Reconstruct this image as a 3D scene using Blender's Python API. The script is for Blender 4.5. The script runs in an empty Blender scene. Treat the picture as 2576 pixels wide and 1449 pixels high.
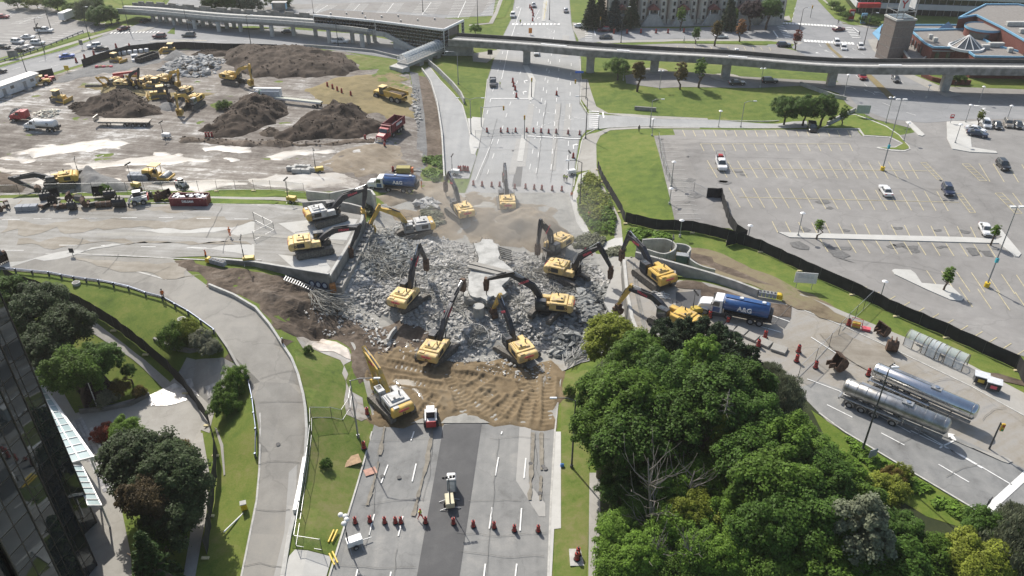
import bpy,bmesh,math,random
import numpy as np
from mathutils import Vector,Matrix,noise as mnoise
from mathutils.geometry import tessellate_polygon
R=math.radians
rnd=random.Random(7)
sc=bpy.context.scene
COL=sc.collection

# ==== camera, sky, sun, exposure
CAM_H,PITCH,LENS=78.0,R(33.1),28.0
cam_d=bpy.data.cameras.new('camera');cam_d.lens=LENS;cam_d.sensor_width=36.0
cam_d.clip_start=1.0;cam_d.clip_end=6000.0
cam=bpy.data.objects.new('camera',cam_d);COL.objects.link(cam)
cam.location=(0,0,CAM_H);cam.rotation_euler=(R(90)-PITCH,0,0)
sc.camera=cam
SUN_EL,SUN_AZ=R(44),math.atan2(-0.467,0.884)      # the sun stands beyond the site, to the left
world=bpy.data.worlds.new('World');sc.world=world;world.use_nodes=True
wn=world.node_tree.nodes;wl=world.node_tree.links
bg=wn['Background']
sky=wn.new('ShaderNodeTexSky');sky.sky_type='NISHITA';sky.sun_disc=False
sky.sun_elevation=SUN_EL;sky.sun_rotation=SUN_AZ;sky.air_density=1.3;sky.dust_density=2.5
wl.new(sky.outputs[0],bg.inputs[0]);bg.inputs[1].default_value=0.115
sun_d=bpy.data.lights.new('sun','SUN');sun_d.energy=4.4;sun_d.angle=R(0.6);sun_d.color=(1.0,0.945,0.86)
sun=bpy.data.objects.new('sun',sun_d);COL.objects.link(sun)
sd=Vector((math.sin(SUN_AZ)*math.cos(SUN_EL),math.cos(SUN_AZ)*math.cos(SUN_EL),math.sin(SUN_EL)))
sun.rotation_euler=(-sd).to_track_quat('-Z','Y').to_euler()
sun.location=sd*300
vs=sc.view_settings;vs.view_transform='Standard';vs.look='None';vs.gamma=1.0;vs.use_curve_mapping=False
vs.exposure=0.25
sc.render.engine='CYCLES';sc.cycles.use_denoising=True
sc.cycles.max_bounces=6;sc.cycles.transparent_max_bounces=12;sc.cycles.volume_step_rate=2.0
sc.cycles.glossy_bounces=3;sc.cycles.transmission_bounces=4;sc.cycles.diffuse_bounces=3
sc.cycles.use_adaptive_sampling=True

# ==== survey: where a point of the plan lies on the ground
# Points were surveyed from the drone's position as bearings on a 2576 x 1449 chart.
FPX,CX,CY=LENS/36.0*2576,1288.0,724.5
cp,sp=math.cos(PITCH),math.sin(PITCH)
def bearing(x,y):
 dx,dy=(x-CX)/FPX,(y-CY)/FPX
 return dx,cp-dy*sp,-sp-dy*cp
def PZ(x,y,z=0.0):
 a,b,c=bearing(x,y);t=(z-CAM_H)/c
 return (a*t,b*t)
def top_z(X,Y,yt):
 """height of a plumb line over (X, Y) whose head is seen at chart row yt"""
 k=(yt-CY)/FPX
 return CAM_H-Y*(sp+k*cp)/(cp-k*sp)

# ==== numpy helpers
def in_poly(px,py,poly):
 px=np.asarray(px,float);py=np.asarray(py,float)
 ins=np.zeros(px.shape,bool);n=len(poly)
 for i in range(n):
  x0,y0=poly[i];x1,y1=poly[(i+1)%n]
  if y0==y1:continue
  c=((y0>py)!=(y1>py))& (px<(x1-x0)*(py-y0)/(y1-y0)+x0)
  ins ^= c
 return ins
def poly_dist(px,py,poly,closed=True):
 d=np.full(np.shape(px),1e9);n=len(poly)
 for i in range(n if closed else n-1):
  x0,y0=poly[i];x1,y1=poly[(i+1)%n]
  vx,vy=x1-x0,y1-y0;L=vx*vx+vy*vy+1e-9
  t=np.clip(((px-x0)*vx+(py-y0)*vy)/L,0,1)
  d=np.minimum(d,np.hypot(px-x0-t*vx,py-y0-t*vy))
 return d
_ng=np.random.default_rng(5);_lat=_ng.random((256,256))
def vnoise(x,y):
 xi=np.floor(x).astype(int);yi=np.floor(y).astype(int);u=x-xi;v=y-yi
 u=u*u*(3-2*u);v=v*v*(3-2*v)
 a=_lat[xi & 255,yi & 255];b=_lat[(xi+1)& 255,yi & 255]
 c=_lat[xi & 255,(yi+1)& 255];d=_lat[(xi+1)& 255,(yi+1)& 255]
 return (a*(1-u)+b*u)*(1-v)+(c*(1-u)+d*u)*v
def fbm(x,y,f=1.0,o=4,gain=0.5):
 s=0;a=1;t=0
 for k in range(o):
  s=s+a*(vnoise(x*f+17.3*k,y*f+9.1*k)*2-1);t+=a;a*=gain;f*=2.03
 return s/t
def ridged(x,y,f=1.0,o=4):
 s=0;a=1;t=0
 for k in range(o):
  s=s+a*(1-abs(vnoise(x*f+31.7*k,y*f+5.9*k)*2-1));t+=a;a*=.5;f*=2.1
 return s/t
def sstep(t):
 t=np.clip(t,0,1);return t*t*(3-2*t)

# ==== the lie of the land: levels of the roads, lots and banks
GS=4.0;GX0,GY0,NX,NY=-252.0,28.0,127,94
gx=GX0+GS*np.arange(NX);gy=GY0+GS*np.arange(NY)
GXX,GYY=np.meshgrid(gx,gy,indexing='ij')
zones=[
 ([(560,1700),(829,1449),(936,1087),(1395,1087),(1378,1449),(1376,1700)],0),
 ([(936,1087),(950,960),(930,860),(900,800),(905,760),(960,560),(1120,490),(1180,460),(1205,370),(1226,200),(1260,100),(1305,-60),(1430,-60),(1440,57),(1462,150),(1460,200),(1480,290),(1450,400),(1440,480),(1450,560),(1540,660),(1545,800),(1480,900),(1420,930),(1395,1087)],0),
 ([(-700,150),(-700,-200),(3300,-200),(3300,110),(2200,130),(1960,120),(1450,100),(1250,110),(850,125),(420,100),(200,150),(0,190)],0),
 ([(-400,330),(0,250),(300,180),(700,160),(900,200),(960,300),(900,400),(-400,420)],2.0),
 ([(-700,470),(-700,455),(0,455),(500,455),(740,470),(740,485),(0,490)],5.0),
 ([(-700,505),(0,505),(500,510),(780,522),(850,540),(790,660),(700,650),(520,645),(430,640),(180,640),(0,665),(-700,680)],6.0),
 ([(60,960),(250,1010),(380,995),(440,960),(540,990),(535,1120),(500,1300),(440,1560),(420,1900),(-300,1900),(-100,1100)],0),
 ([(225,822),(330,892),(415,970),(400,975),(310,895),(215,830)],0.3),
 ([(750,860),(800,850),(880,870),(880,900),(760,878)],0),
 ([(1625,690),(1700,690),(1960,760),(2576,1015),(3300,1300),(3300,1700),(2576,1330),(2080,1085),(1930,910),(1640,850)],6.0),
 ([(1710,540),(1850,560),(2000,640),(2576,860),(3300,1150),(3300,330),(2150,335),(1720,350)],4.2),
 ([(1480,290),(1520,295),(1520,312),(1480,330)],0.2),([(1560,290),(1950,300),(1950,316),(1560,310)],1.0),
 ([(2200,150),(3300,170),(3300,290),(2250,290),(2180,250)],2.6),
 ([(1700,180),(2080,190),(2080,215),(1700,215)],2.6),([(1540,185),(1600,178),(1600,205),(1550,210)],1.6),
 ([(1500,130),(1900,150),(1900,120),(1500,110)],0.6),
]
ramp_line=[(250,668,6),(400,695,6),(500,745,6),(580,800,5.8),(640,855,5.5),(685,930,5),(708,1020,4.2),(712,1120,3.2),(705,1220,2.2),(690,1320,1.4),(660,1449,0.7),(635,1600,0.3)]
for (x0,y0,z0),(x1,y1,z1)in zip(ramp_line[:-1],ramp_line[1:]):
 for k in range(4):
  f=(k+.5)/4;x,y,z=x0+(x1-x0)*f,y0+(y1-y0)*f,z0+(z1-z0)*f
  X,Y=PZ(x,y,z);zones.append((('disc',X,Y,5.0),z))
slip_line=[(1185,440,0),(1165,360,0),(1150,300,0),(1120,240,0),(1085,190,0),(1060,165,0)]
for (x0,y0,z0),(x1,y1,z1)in zip(slip_line[:-1],slip_line[1:]):
 for k in range(3):
  f=(k+.5)/3;X,Y=PZ(x0+(x1-x0)*f,y0+(y1-y0)*f,0);zones.append((('disc',X,Y,4.0),z0+(z1-z0)*f))
fixed=np.zeros((NX,NY),bool);ZG=np.zeros((NX,NY))
def stamp(reg,z):
 if reg[0]=='disc':m=np.hypot(GXX-reg[1],GYY-reg[2])<reg[3]
 else:m=in_poly(GXX,GYY,[PZ(x,y,z)for x,y in reg])
 fixed[m]=True;ZG[m]=z
for reg,z in zones:stamp(reg,z)
RUBBLE=[(905,600),(1000,555),(1090,590),(1180,620),(1330,640),(1500,670),(1548,720),(1545,800),(1470,880),(1400,905),(1300,850),(1180,890),(1080,850),(1000,800),(900,770),(850,745)]
stamp([(935,620),(1000,590),(1090,620),(1180,650),(1330,660),(1480,690),(1520,760),(1440,850),(1300,820),(1180,850),(1080,810),(1000,770),(910,745)],1.8)
stamp([(1180,520),(1300,530),(1400,560),(1420,600),(1330,590),(1190,580)],1.2)
fixed[0]=fixed[-1]=True;fixed[:,-1]=True;fixed[:,0]=True
free=~fixed
ZG[free]=2.0
for it in range(900):
 av=.25*(np.roll(ZG,1,0)+np.roll(ZG,-1,0)+np.roll(ZG,1,1)+np.roll(ZG,-1,1))
 ZG[free]=av[free]
def Zs(X,Y):
 u=np.clip((np.asarray(X,float)-GX0)/GS,0,NX-1.001);v=np.clip((np.asarray(Y,float)-GY0)/GS,0,NY-1.001)
 i=np.floor(u).astype(int);j=np.floor(v).astype(int);u=u-i;v=v-j
 a,b,c,d=ZG[i,j],ZG[i+1,j],ZG[i,j+1],ZG[i+1,j+1]
 return np.where(u+v<=1,a+(b-a)*u+(c-a)*v,d+(c-d)*(1-u)+(b-d)*(1-v))
def Z(X,Y):return float(Zs(X,Y))
def G(x,y):
 """ground point under a chart bearing"""
 a,b,c=bearing(x,y)
 ts=np.linspace((9.0-CAM_H)/c,(-4.0-CAM_H)/c,500)
 h=CAM_H+c*ts-Zs(a*ts,b*ts)
 k=int(np.argmax(h<=0))
 if k==0:k=499 if h[0]>0 else 1
 f=h[k-1]/(h[k-1]-h[k]+1e-9);t=ts[k-1]+f*(ts[k]-ts[k-1])
 return (a*t,b*t)
def G3(x,y,dz=0.0):
 X,Y=G(x,y);return Vector((X,Y,Z(X,Y)+dz))
def P3(x,y,z):return Vector((*PZ(x,y,z),z))

# ==== materials
MATS={}
def mat(name,col,rough=.7,metal=0.0,var=.12,scale=2.0,bump=0.0,col2=None,spec=.5,island=0.0,objvar=0.0,trans=0.0,detail=6,emis=0,coat=0,stops=(.35,.65)):
 if name in MATS:return MATS[name]
 m=bpy.data.materials.new(name);m.use_nodes=True;MATS[name]=m
 nt=m.node_tree;N=nt.nodes;L=nt.links;b=N['Principled BSDF']
 b.inputs['Roughness'].default_value=rough;b.inputs['Metallic'].default_value=metal
 b.inputs['Specular IOR Level'].default_value=spec
 if coat:b.inputs['Coat Weight'].default_value=coat;b.inputs['Coat Roughness'].default_value=.08
 tc=N.new('ShaderNodeTexCoord');nz=N.new('ShaderNodeTexNoise');nz.inputs['Scale'].default_value=scale;nz.inputs['Detail'].default_value=detail
 L.new(tc.outputs['Object'],nz.inputs['Vector'])
 cr=N.new('ShaderNodeValToRGB');L.new(nz.outputs['Fac'],cr.inputs['Fac'])
 c2=col2 if col2 else tuple(min(1,c*(1+var))for c in col);c1=col if col2 else tuple(c*(1-var)for c in col)
 cr.color_ramp.elements[0].position=stops[0];cr.color_ramp.elements[1].position=stops[1]
 cr.color_ramp.elements[0].color=(*c1,1);cr.color_ramp.elements[1].color=(*c2,1)
 out=cr.outputs['Color']
 def vary(src,amt,out):
  mr=N.new('ShaderNodeMapRange');mr.inputs['To Min'].default_value=1-amt;mr.inputs['To Max'].default_value=1+amt
  L.new(src,mr.inputs['Value'])
  mx=N.new('ShaderNodeVectorMath');mx.operation='SCALE';L.new(out,mx.inputs[0]);L.new(mr.outputs[0],mx.inputs['Scale'])
  return mx.outputs[0]
 if island:g=N.new('ShaderNodeNewGeometry');out=vary(g.outputs['Random Per Island'],island,out)
 if objvar:o=N.new('ShaderNodeObjectInfo');out=vary(o.outputs['Random'],objvar,out)
 L.new(out,b.inputs['Base Color'])
 if bump:
  bp=N.new('ShaderNodeBump');bp.inputs['Strength'].default_value=bump;bp.inputs['Distance'].default_value=.2
  n2=N.new('ShaderNodeTexNoise');n2.inputs['Scale'].default_value=scale*4;n2.inputs['Detail'].default_value=8
  L.new(tc.outputs['Object'],n2.inputs['Vector']);L.new(n2.outputs['Fac'],bp.inputs['Height']);L.new(bp.outputs[0],b.inputs['Normal'])
 if trans:
  tl=N.new('ShaderNodeBsdfTranslucent');L.new(out,tl.inputs['Color']);ms=N.new('ShaderNodeMixShader');ms.inputs[0].default_value=trans
  L.new(b.outputs[0],ms.inputs[1]);L.new(tl.outputs[0],ms.inputs[2]);L.new(ms.outputs[0],N['Material Output'].inputs['Surface'])
 return m
def ground_mat(name,cols,scales=(.05,.35,3.0),crack=0.0,rough=.9,streak=0.0,streak_ang=0.0,bump=.15,gloss_patch=0.0,weights=(.5,.35,.15),crack_scale=.12,pos=None):
 """weathered ground: broad stains, middling mottle and fine grain between the given colours, optional cracks and wheel streaks"""
 m=bpy.data.materials.new(name);m.use_nodes=True;MATS[name]=m
 nt=m.node_tree;N=nt.nodes;L=nt.links;b=N['Principled BSDF'];b.inputs['Roughness'].default_value=rough
 tc=N.new('ShaderNodeTexCoord');acc=None
 for s,w in zip(scales,weights):
  nz=N.new('ShaderNodeTexNoise');nz.inputs['Scale'].default_value=s;nz.inputs['Detail'].default_value=7;nz.inputs['Roughness'].default_value=.6;nz.inputs['Distortion'].default_value=.4
  L.new(tc.outputs['Object'],nz.inputs['Vector'])
  ml=N.new('ShaderNodeMath');ml.operation='MULTIPLY_ADD';ml.inputs[1].default_value=w;L.new(nz.outputs['Fac'],ml.inputs[0])
  if acc is not None:L.new(acc,ml.inputs[2])
  else:ml.inputs[2].default_value=0
  acc=ml.outputs[0]
 if streak:
  mp=N.new('ShaderNodeMapping');mp.vector_type='TEXTURE';mp.inputs['Rotation'].default_value=(0,0,streak_ang);mp.inputs['Scale'].default_value=(1.1,45,1)
  L.new(tc.outputs['Object'],mp.inputs['Vector']);nz=N.new('ShaderNodeTexNoise');nz.inputs['Scale'].default_value=1.0;nz.inputs['Detail'].default_value=5
  L.new(mp.outputs[0],nz.inputs['Vector'])
  sb=N.new('ShaderNodeMath');sb.operation='SUBTRACT';sb.inputs[1].default_value=.5;L.new(nz.outputs['Fac'],sb.inputs[0])
  ml=N.new('ShaderNodeMath');ml.operation='MULTIPLY_ADD';ml.inputs[1].default_value=streak;L.new(sb.outputs[0],ml.inputs[0]);L.new(acc,ml.inputs[2]);acc=ml.outputs[0]
 cr=N.new('ShaderNodeValToRGB');L.new(acc,cr.inputs['Fac']);e=cr.color_ramp.elements
 n=len(cols)
 ps=pos or [.36+.28*k/max(1,n-1)for k in range(n)]
 e[0].position=ps[0];e[0].color=(*cols[0],1);e[1].position=ps[-1];e[1].color=(*cols[-1],1)
 for k in range(1,n-1):el=e.new(ps[k]);el.color=(*cols[k],1)
 out=cr.outputs['Color']
 if crack:
  vo=N.new('ShaderNodeTexVoronoi');vo.feature='DISTANCE_TO_EDGE';vo.inputs['Scale'].default_value=crack_scale
  nd=N.new('ShaderNodeTexNoise');nd.inputs['Scale'].default_value=.5;nd.inputs['Detail'].default_value=5
  L.new(tc.outputs['Object'],nd.inputs['Vector'])
  va=N.new('ShaderNodeVectorMath');va.operation='MULTIPLY_ADD';va.inputs[1].default_value=(3,3,0);L.new(nd.outputs['Color'],va.inputs[0]);L.new(tc.outputs['Object'],va.inputs[2])
  L.new(va.outputs[0],vo.inputs['Vector'])
  mr=N.new('ShaderNodeMapRange');mr.inputs['From Max'].default_value=.012;mr.inputs['To Min'].default_value=1-crack;mr.inputs['To Max'].default_value=1
  L.new(vo.outputs['Distance'],mr.inputs['Value'])
  sc_=N.new('ShaderNodeVectorMath');sc_.operation='SCALE';L.new(out,sc_.inputs[0]);L.new(mr.outputs[0],sc_.inputs['Scale']);out=sc_.outputs[0]
 L.new(out,b.inputs['Base Color'])
 if gloss_patch:
  mr=N.new('ShaderNodeMapRange');mr.inputs['From Min'].default_value=.55;mr.inputs['From Max'].default_value=.62;mr.inputs['To Min'].default_value=rough;mr.inputs['To Max'].default_value=gloss_patch
  L.new(acc,mr.inputs['Value']);L.new(mr.outputs[0],b.inputs['Roughness'])
 if bump:
  bp=N.new('ShaderNodeBump');bp.inputs['Strength'].default_value=bump;bp.inputs['Distance'].default_value=.15
  L.new(acc,bp.inputs['Height']);L.new(bp.outputs[0],b.inputs['Normal'])
 return m

# ==== objects
def tag(o,label=None,cat=None,group=None,kind=None):
 if label:o['label']=label
 if cat:o['category']=cat
 if group:o['group']=group
 if kind:o['kind']=kind
 return o
def thing(name,label,cat,loc=(0,0,0),rz=0.0,group=None):
 o=bpy.data.objects.new(name,None);COL.objects.link(o);o.empty_display_size=.2
 o.location=loc;o.rotation_euler=(0,0,rz)
 return tag(o,label,cat,group)
def mk(name,me,parent=None,loc=None,rz=None,mats=None):
 o=bpy.data.objects.new(name,me);COL.objects.link(o)
 if parent is not None:o.parent=parent
 if loc is not None:o.location=loc
 if rz is not None:o.rotation_euler=(0,0,rz)
 if mats:
  for k,m in enumerate(mats):
   o.material_slots[k].link='OBJECT';o.material_slots[k].material=m
 return o
def dup(o,parent=None):
 c=o.copy();COL.objects.link(c)
 if parent is not None:c.parent=parent
 for ch in o.children:dup(ch,c)
 return c
def place(root,loc,rz,label,group=None,scale=None):
 root.location=loc;root.rotation_euler=(0,0,rz);root['label']=label
 if group:root['group']=group
 if scale:root.scale=(scale,)*3 if isinstance(scale,(int,float))else scale
 return root

class MB:
 """collects boxes, bars, tubes and prisms into one mesh"""
 def __init__(s):s.v=[];s.f=[];s.m=[];s.sm=[]
 def add(s,vs,fs,m=0,M=None,smooth=False):
  o=len(s.v)
  s.v+=[tuple(M@Vector(v))for v in vs]if M is not None else [tuple(v)for v in vs]
  s.f+=[tuple(i+o for i in f)for f in fs];s.m+=[m]*len(fs);s.sm+=[smooth]*len(fs);return s
 def box(s,c,d,m=0,M=None,tx=1.0,ty=1.0,rz=0.0):
  x,y,z=(q/2 for q in d)
  vs=[(-x,-y,-z),(x,-y,-z),(x,y,-z),(-x,y,-z),(-x*tx,-y*ty,z),(x*tx,-y*ty,z),(x*tx,y*ty,z),(-x*tx,y*ty,z)]
  T=Matrix.Translation(c)@Matrix.Rotation(rz,4,'Z')
  if M is not None:T=M@T
  return s.add(vs,[(3,2,1,0),(4,5,6,7),(0,1,5,4),(1,2,6,5),(2,3,7,6),(3,0,4,7)],m,T)
 def bar(s,p,q,w,h,m=0,M=None,w2=None,h2=None):
  p,q=Vector(p),Vector(q);d=(q-p);L=d.length
  if L<1e-6:return s
  d/=L;up=Vector((0,0,1))if abs(d.z)<.95 else Vector((0,1,0))
  sx=d.cross(up).normalized();uz=sx.cross(d);w2=w if w2 is None else w2;h2=h if h2 is None else h2
  vs=[]
  for c,ww,hh in ((p,w,h),(q,w2,h2)):
   for a,b in ((-1,-1),(1,-1),(1,1),(-1,1)):vs.append(c+sx*a*ww/2+uz*b*hh/2)
  return s.add(vs,[(3,2,1,0),(4,5,6,7),(0,1,5,4),(1,2,6,5),(2,3,7,6),(3,0,4,7)],m,M)
 def cyl(s,p,q,r,r2=None,n=10,m=0,M=None,caps=True,smooth=True):
  p,q=Vector(p),Vector(q);d=(q-p).normalized();r2=r if r2 is None else r2
  up=Vector((0,0,1))if abs(d.z)<.95 else Vector((1,0,0))
  a=d.cross(up).normalized();b=d.cross(a)
  vs=[]
  for c,rr in ((p,r),(q,r2)):
   for k in range(n):
    t=2*math.pi*k/n;vs.append(c+(a*math.cos(t)+b*math.sin(t))*rr)
  s.add(vs,[(k,(k+1)%n,n+(k+1)%n,n+k)for k in range(n)],m,M,smooth)
  if caps:s.add(vs,[tuple(range(n))[::-1],tuple(range(n,2*n))],m,M)
  return s
 def tube(s,pts,r,n=6,m=0,M=None):
  pts=[Vector(p)for p in pts];rs=r if isinstance(r,(list,tuple))else [r]*len(pts);vs=[];N=len(pts)
  for i,p in enumerate(pts):
   d=(pts[min(i+1,N-1)]-pts[max(i-1,0)]).normalized()
   up=Vector((0,0,1))if abs(d.z)<.9 else Vector((1,0,0));a=d.cross(up).normalized();b=d.cross(a)
   for k in range(n):t=2*math.pi*k/n;vs.append(p+(a*math.cos(t)+b*math.sin(t))*rs[i])
  fs=[(i*n+k,i*n+(k+1)%n,(i+1)*n+(k+1)%n,(i+1)*n+k)for i in range(N-1)for k in range(n)]
  return s.add(vs,fs+[tuple(range(n))[::-1],tuple(range((N-1)*n,N*n))],m,M,True)
 def prism(s,prof,y0,y1,m=0,M=None,in0=0.0,smooth=False):
  """profile in x-z, extruded along y"""
  n=len(prof);A=sum(prof[i][0]*prof[(i+1)%n][1]-prof[(i+1)%n][0]*prof[i][1]for i in range(n))
  if A<0:prof=prof[::-1]
  vs=[(x,y0,z)for x,z in prof]+[(x,y1,z)for x,z in prof]
  fs=[tuple(range(n)),tuple(range(n,2*n))[::-1]]+[(k,n+k,n+(k+1)%n,(k+1)%n)for k in range(n)]
  return s.add(vs,fs,m,M,smooth)
 def slab(s,poly,z0,z1,m=0,M=None):
  """plan outline extruded upwards; z0/z1 numbers or functions of x, y"""
  A=sum(poly[i][0]*poly[(i+1)%len(poly)][1]-poly[(i+1)%len(poly)][0]*poly[i][1]for i in range(len(poly)))
  if A<0:poly=poly[::-1]
  n=len(poly);f0=z0 if callable(z0)else (lambda x,y:z0);f1=z1 if callable(z1)else (lambda x,y:z1)
  vs=[(x,y,f0(x,y))for x,y in poly]+[(x,y,f1(x,y))for x,y in poly]
  tri=tessellate_polygon([[Vector((x,y,0))for x,y in poly]]);fs=[]
  for t in tri:
   a,b,c=t;cr=(poly[b][0]-poly[a][0])*(poly[c][1]-poly[a][1])-(poly[b][1]-poly[a][1])*(poly[c][0]-poly[a][0])
   if cr<0:a,b,c=c,b,a
   fs+=[(a+n,b+n,c+n),(c,b,a)]
  fs+=[(k,(k+1)%n,n+(k+1)%n,n+k)for k in range(n)]
  return s.add(vs,fs,m,M)
 def sphere(s,c,r,n=8,k=6,m=0,M=None,sz=1.0):
  vs=[];c=Vector(c)
  for i in range(k+1):
   ph=math.pi*i/k
   for j in range(n):t=2*math.pi*j/n;vs.append(c+Vector((r*math.sin(ph)*math.cos(t),r*math.sin(ph)*math.sin(t),r*sz*math.cos(ph))))
  return s.add(vs,[(i*n+j,(i+1)*n+j,(i+1)*n+(j+1)%n,i*n+(j+1)%n)for i in range(k)for j in range(n)],m,M,True)
 def mesh(s,name,mats,bevel=0.0):
  me=bpy.data.meshes.new(name);me.from_pydata(s.v,[],s.f)
  for m in (mats if isinstance(mats,(list,tuple))else [mats]):me.materials.append(m)
  me.polygons.foreach_set('material_index',s.m);me.polygons.foreach_set('use_smooth',s.sm)
  if bevel:
   bm=bmesh.new();bm.from_mesh(me);bmesh.ops.remove_doubles(bm,verts=bm.verts,dist=1e-4)
   es=[e for e in bm.edges if len(e.link_faces)==2 and e.calc_face_angle(0)>.5]
   bmesh.ops.bevel(bm,geom=es,offset=bevel,segments=1,affect='EDGES',clamp_overlap=True);bm.to_mesh(me);bm.free()
  me.update();return me
 def obj(s,name,mats,parent=None,bevel=0.0):return mk(name,s.mesh(name,mats,bevel),parent)

def text_mesh(body,size,m,name='lettering',extrude=.02,bold=0.0):
 cu=bpy.data.curves.new(name,'FONT');cu.body=body;cu.size=size;cu.align_x='CENTER';cu.align_y='CENTER';cu.extrude=extrude;cu.offset=bold;cu.resolution_u=2
 o=bpy.data.objects.new(name,cu);COL.objects.link(o)
 dg=bpy.context.evaluated_depsgraph_get();dg.update()
 me=bpy.data.meshes.new_from_object(o.evaluated_get(dg));bpy.data.objects.remove(o);bpy.data.curves.remove(cu)
 me.materials.clear();me.materials.append(m);me.name=name;return me

# ==== sheets laid on the land
def drape_mesh(name,polys,m,lift,world_xy=False):
 bm=bmesh.new()
 for poly in polys:
  pts=[Vector((*p,0))for p in (poly if world_xy else [G(x,y)for x,y in poly])]
  vs=[bm.verts.new(p)for p in pts]
  for t in tessellate_polygon([pts]):
   try:bm.faces.new([vs[i]for i in t])
   except ValueError:pass
 bmesh.ops.recalc_face_normals(bm,faces=bm.faces)
 xs=[v.co.x for v in bm.verts];ys=[v.co.y for v in bm.verts]
 i0,i1=max(1,int((min(xs)-GX0)/GS)),min(NX-2,int((max(xs)-GX0)/GS)+1)
 j0,j1=max(1,int((min(ys)-GY0)/GS)),min(NY-2,int((max(ys)-GY0)/GS)+1)
 TH=.012
 def cut(co,no):
  bmesh.ops.bisect_plane(bm,geom=bm.verts[:]+bm.edges[:]+bm.faces[:],plane_co=co,plane_no=no,dist=1e-4)
 if i1>=i0 and j1>=j0:
  S=ZG[:,j0:j1+1]
  for i in range(i0,i1+1):
   if np.abs(S[i-1]-2*S[i]+S[i+1]).max()>TH:cut((GX0+i*GS,0,0),(1,0,0))
  S=ZG[i0:i1+1]
  for j in range(j0,j1+1):
   if np.abs(S[:,j-1]-2*S[:,j]+S[:,j+1]).max()>TH:cut((0,GY0+j*GS,0),(0,1,0))
  tw=np.abs(ZG[:-1,:-1]+ZG[1:,1:]-ZG[1:,:-1]-ZG[:-1,1:])
  for k in range(i0+j0-2,i1+j1+2):
   mx=0
   for i in range(i0-1,i1+1):
    j=k-i
    if j0-1<=j<=j1:mx=max(mx,tw[i,j])
   if mx>TH:cut((GX0+GS*(k+1),GY0,0),(1,1,0))
 co=np.array([v.co[:]for v in bm.verts])
 zz=Zs(co[:,0],co[:,1])+lift
 for v,z in zip(bm.verts,zz):v.co.z=z
 for f in bm.faces:
  if f.normal.z<0:f.normal_flip()
 me=bpy.data.meshes.new(name);bm.to_mesh(me);bm.free();me.materials.append(m)
 return me
def sheet(name,poly,m,layer=1,parent=None,kind='structure',world_xy=False,many=False,rag=0.0):
 if rag:poly=ragged(gl(poly),rag);world_xy=True
 sheet.n=getattr(sheet,'n',0)+1
 o=mk(name,drape_mesh(name,poly if many else [poly],m,.03*layer+.003*(sheet.n%9),world_xy),parent)
 if parent is None:o['kind']=kind
 return o
def strip_xy(line,w,closed=False):
 """plan outline of a band of width w along a line of plan points"""
 L=[Vector(p)for p in line];lf,rt=[],[]
 for i,p in enumerate(L):
  d=(L[min(i+1,len(L)-1)]-L[max(i-1,0)]).normalized();n=Vector((-d.y,d.x))
  lf.append(tuple(p+n*w/2));rt.append(tuple(p-n*w/2))
 return lf+rt[::-1]
def gl(pts):return [G(x,y)for x,y in pts]
def resample(line,step):
 out=[Vector(line[0])]
 for a,b in zip(line[:-1],line[1:]):
  a,b=Vector(a),Vector(b);n=max(1,int((b-a).length/step))
  out+=[a+(b-a)*(k+1)/n for k in range(n)]
 return out
def dashes(name,a,b,w,on,off,m,parent,layer=5):
 """painted dashes from chart point a to b"""
 A,B=Vector(G(*a)),Vector(G(*b));L=(B-A).length;d=(B-A)/L;t=0
 while t<L-.3:
  e=min(L,t+on);q=[A+d*t,A+d*e]
  mk(name,drape_mesh(name,[strip_xy([tuple(p)for p in q],w)],m,.03*layer,True),parent);t=e+off
  if off<=0:break
def line(name,pts,w,m,parent,layer=5):
 return mk(name,drape_mesh(name,[strip_xy([tuple(p)for p in gl(pts)],w)],m,.03*layer,True),parent)
def kerb(name,pts,parent,m,h=.14,w=.22,world_xy=False):
 L=resample(pts if world_xy else gl(pts),4.0);mb=MB()
 for a,b in zip(L[:-1],L[1:]):mb.bar((a.x,a.y,Z(a.x,a.y)+h/2),(b.x,b.y,Z(b.x,b.y)+h/2),w,h)
 return mb.obj(name,m,parent)
def ragged(P,amp,step=1.6,f=.28):
 """plan outline with an uneven natural edge"""
 out=[];n=len(P)
 for i in range(n):
  a,b=Vector(P[i]),Vector(P[(i+1)%n]);k=max(1,int((b-a).length/step));d=(b-a).normalized()if (b-a).length else Vector((1,0));nn=Vector((-d.y,d.x))
  for q in range(k):
   p=a+(b-a)*q/k;o=float(fbm(np.array(p.x),np.array(p.y),f,4))*amp;out.append(tuple(p+nn*o+d*o*.3))
 return out
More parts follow.
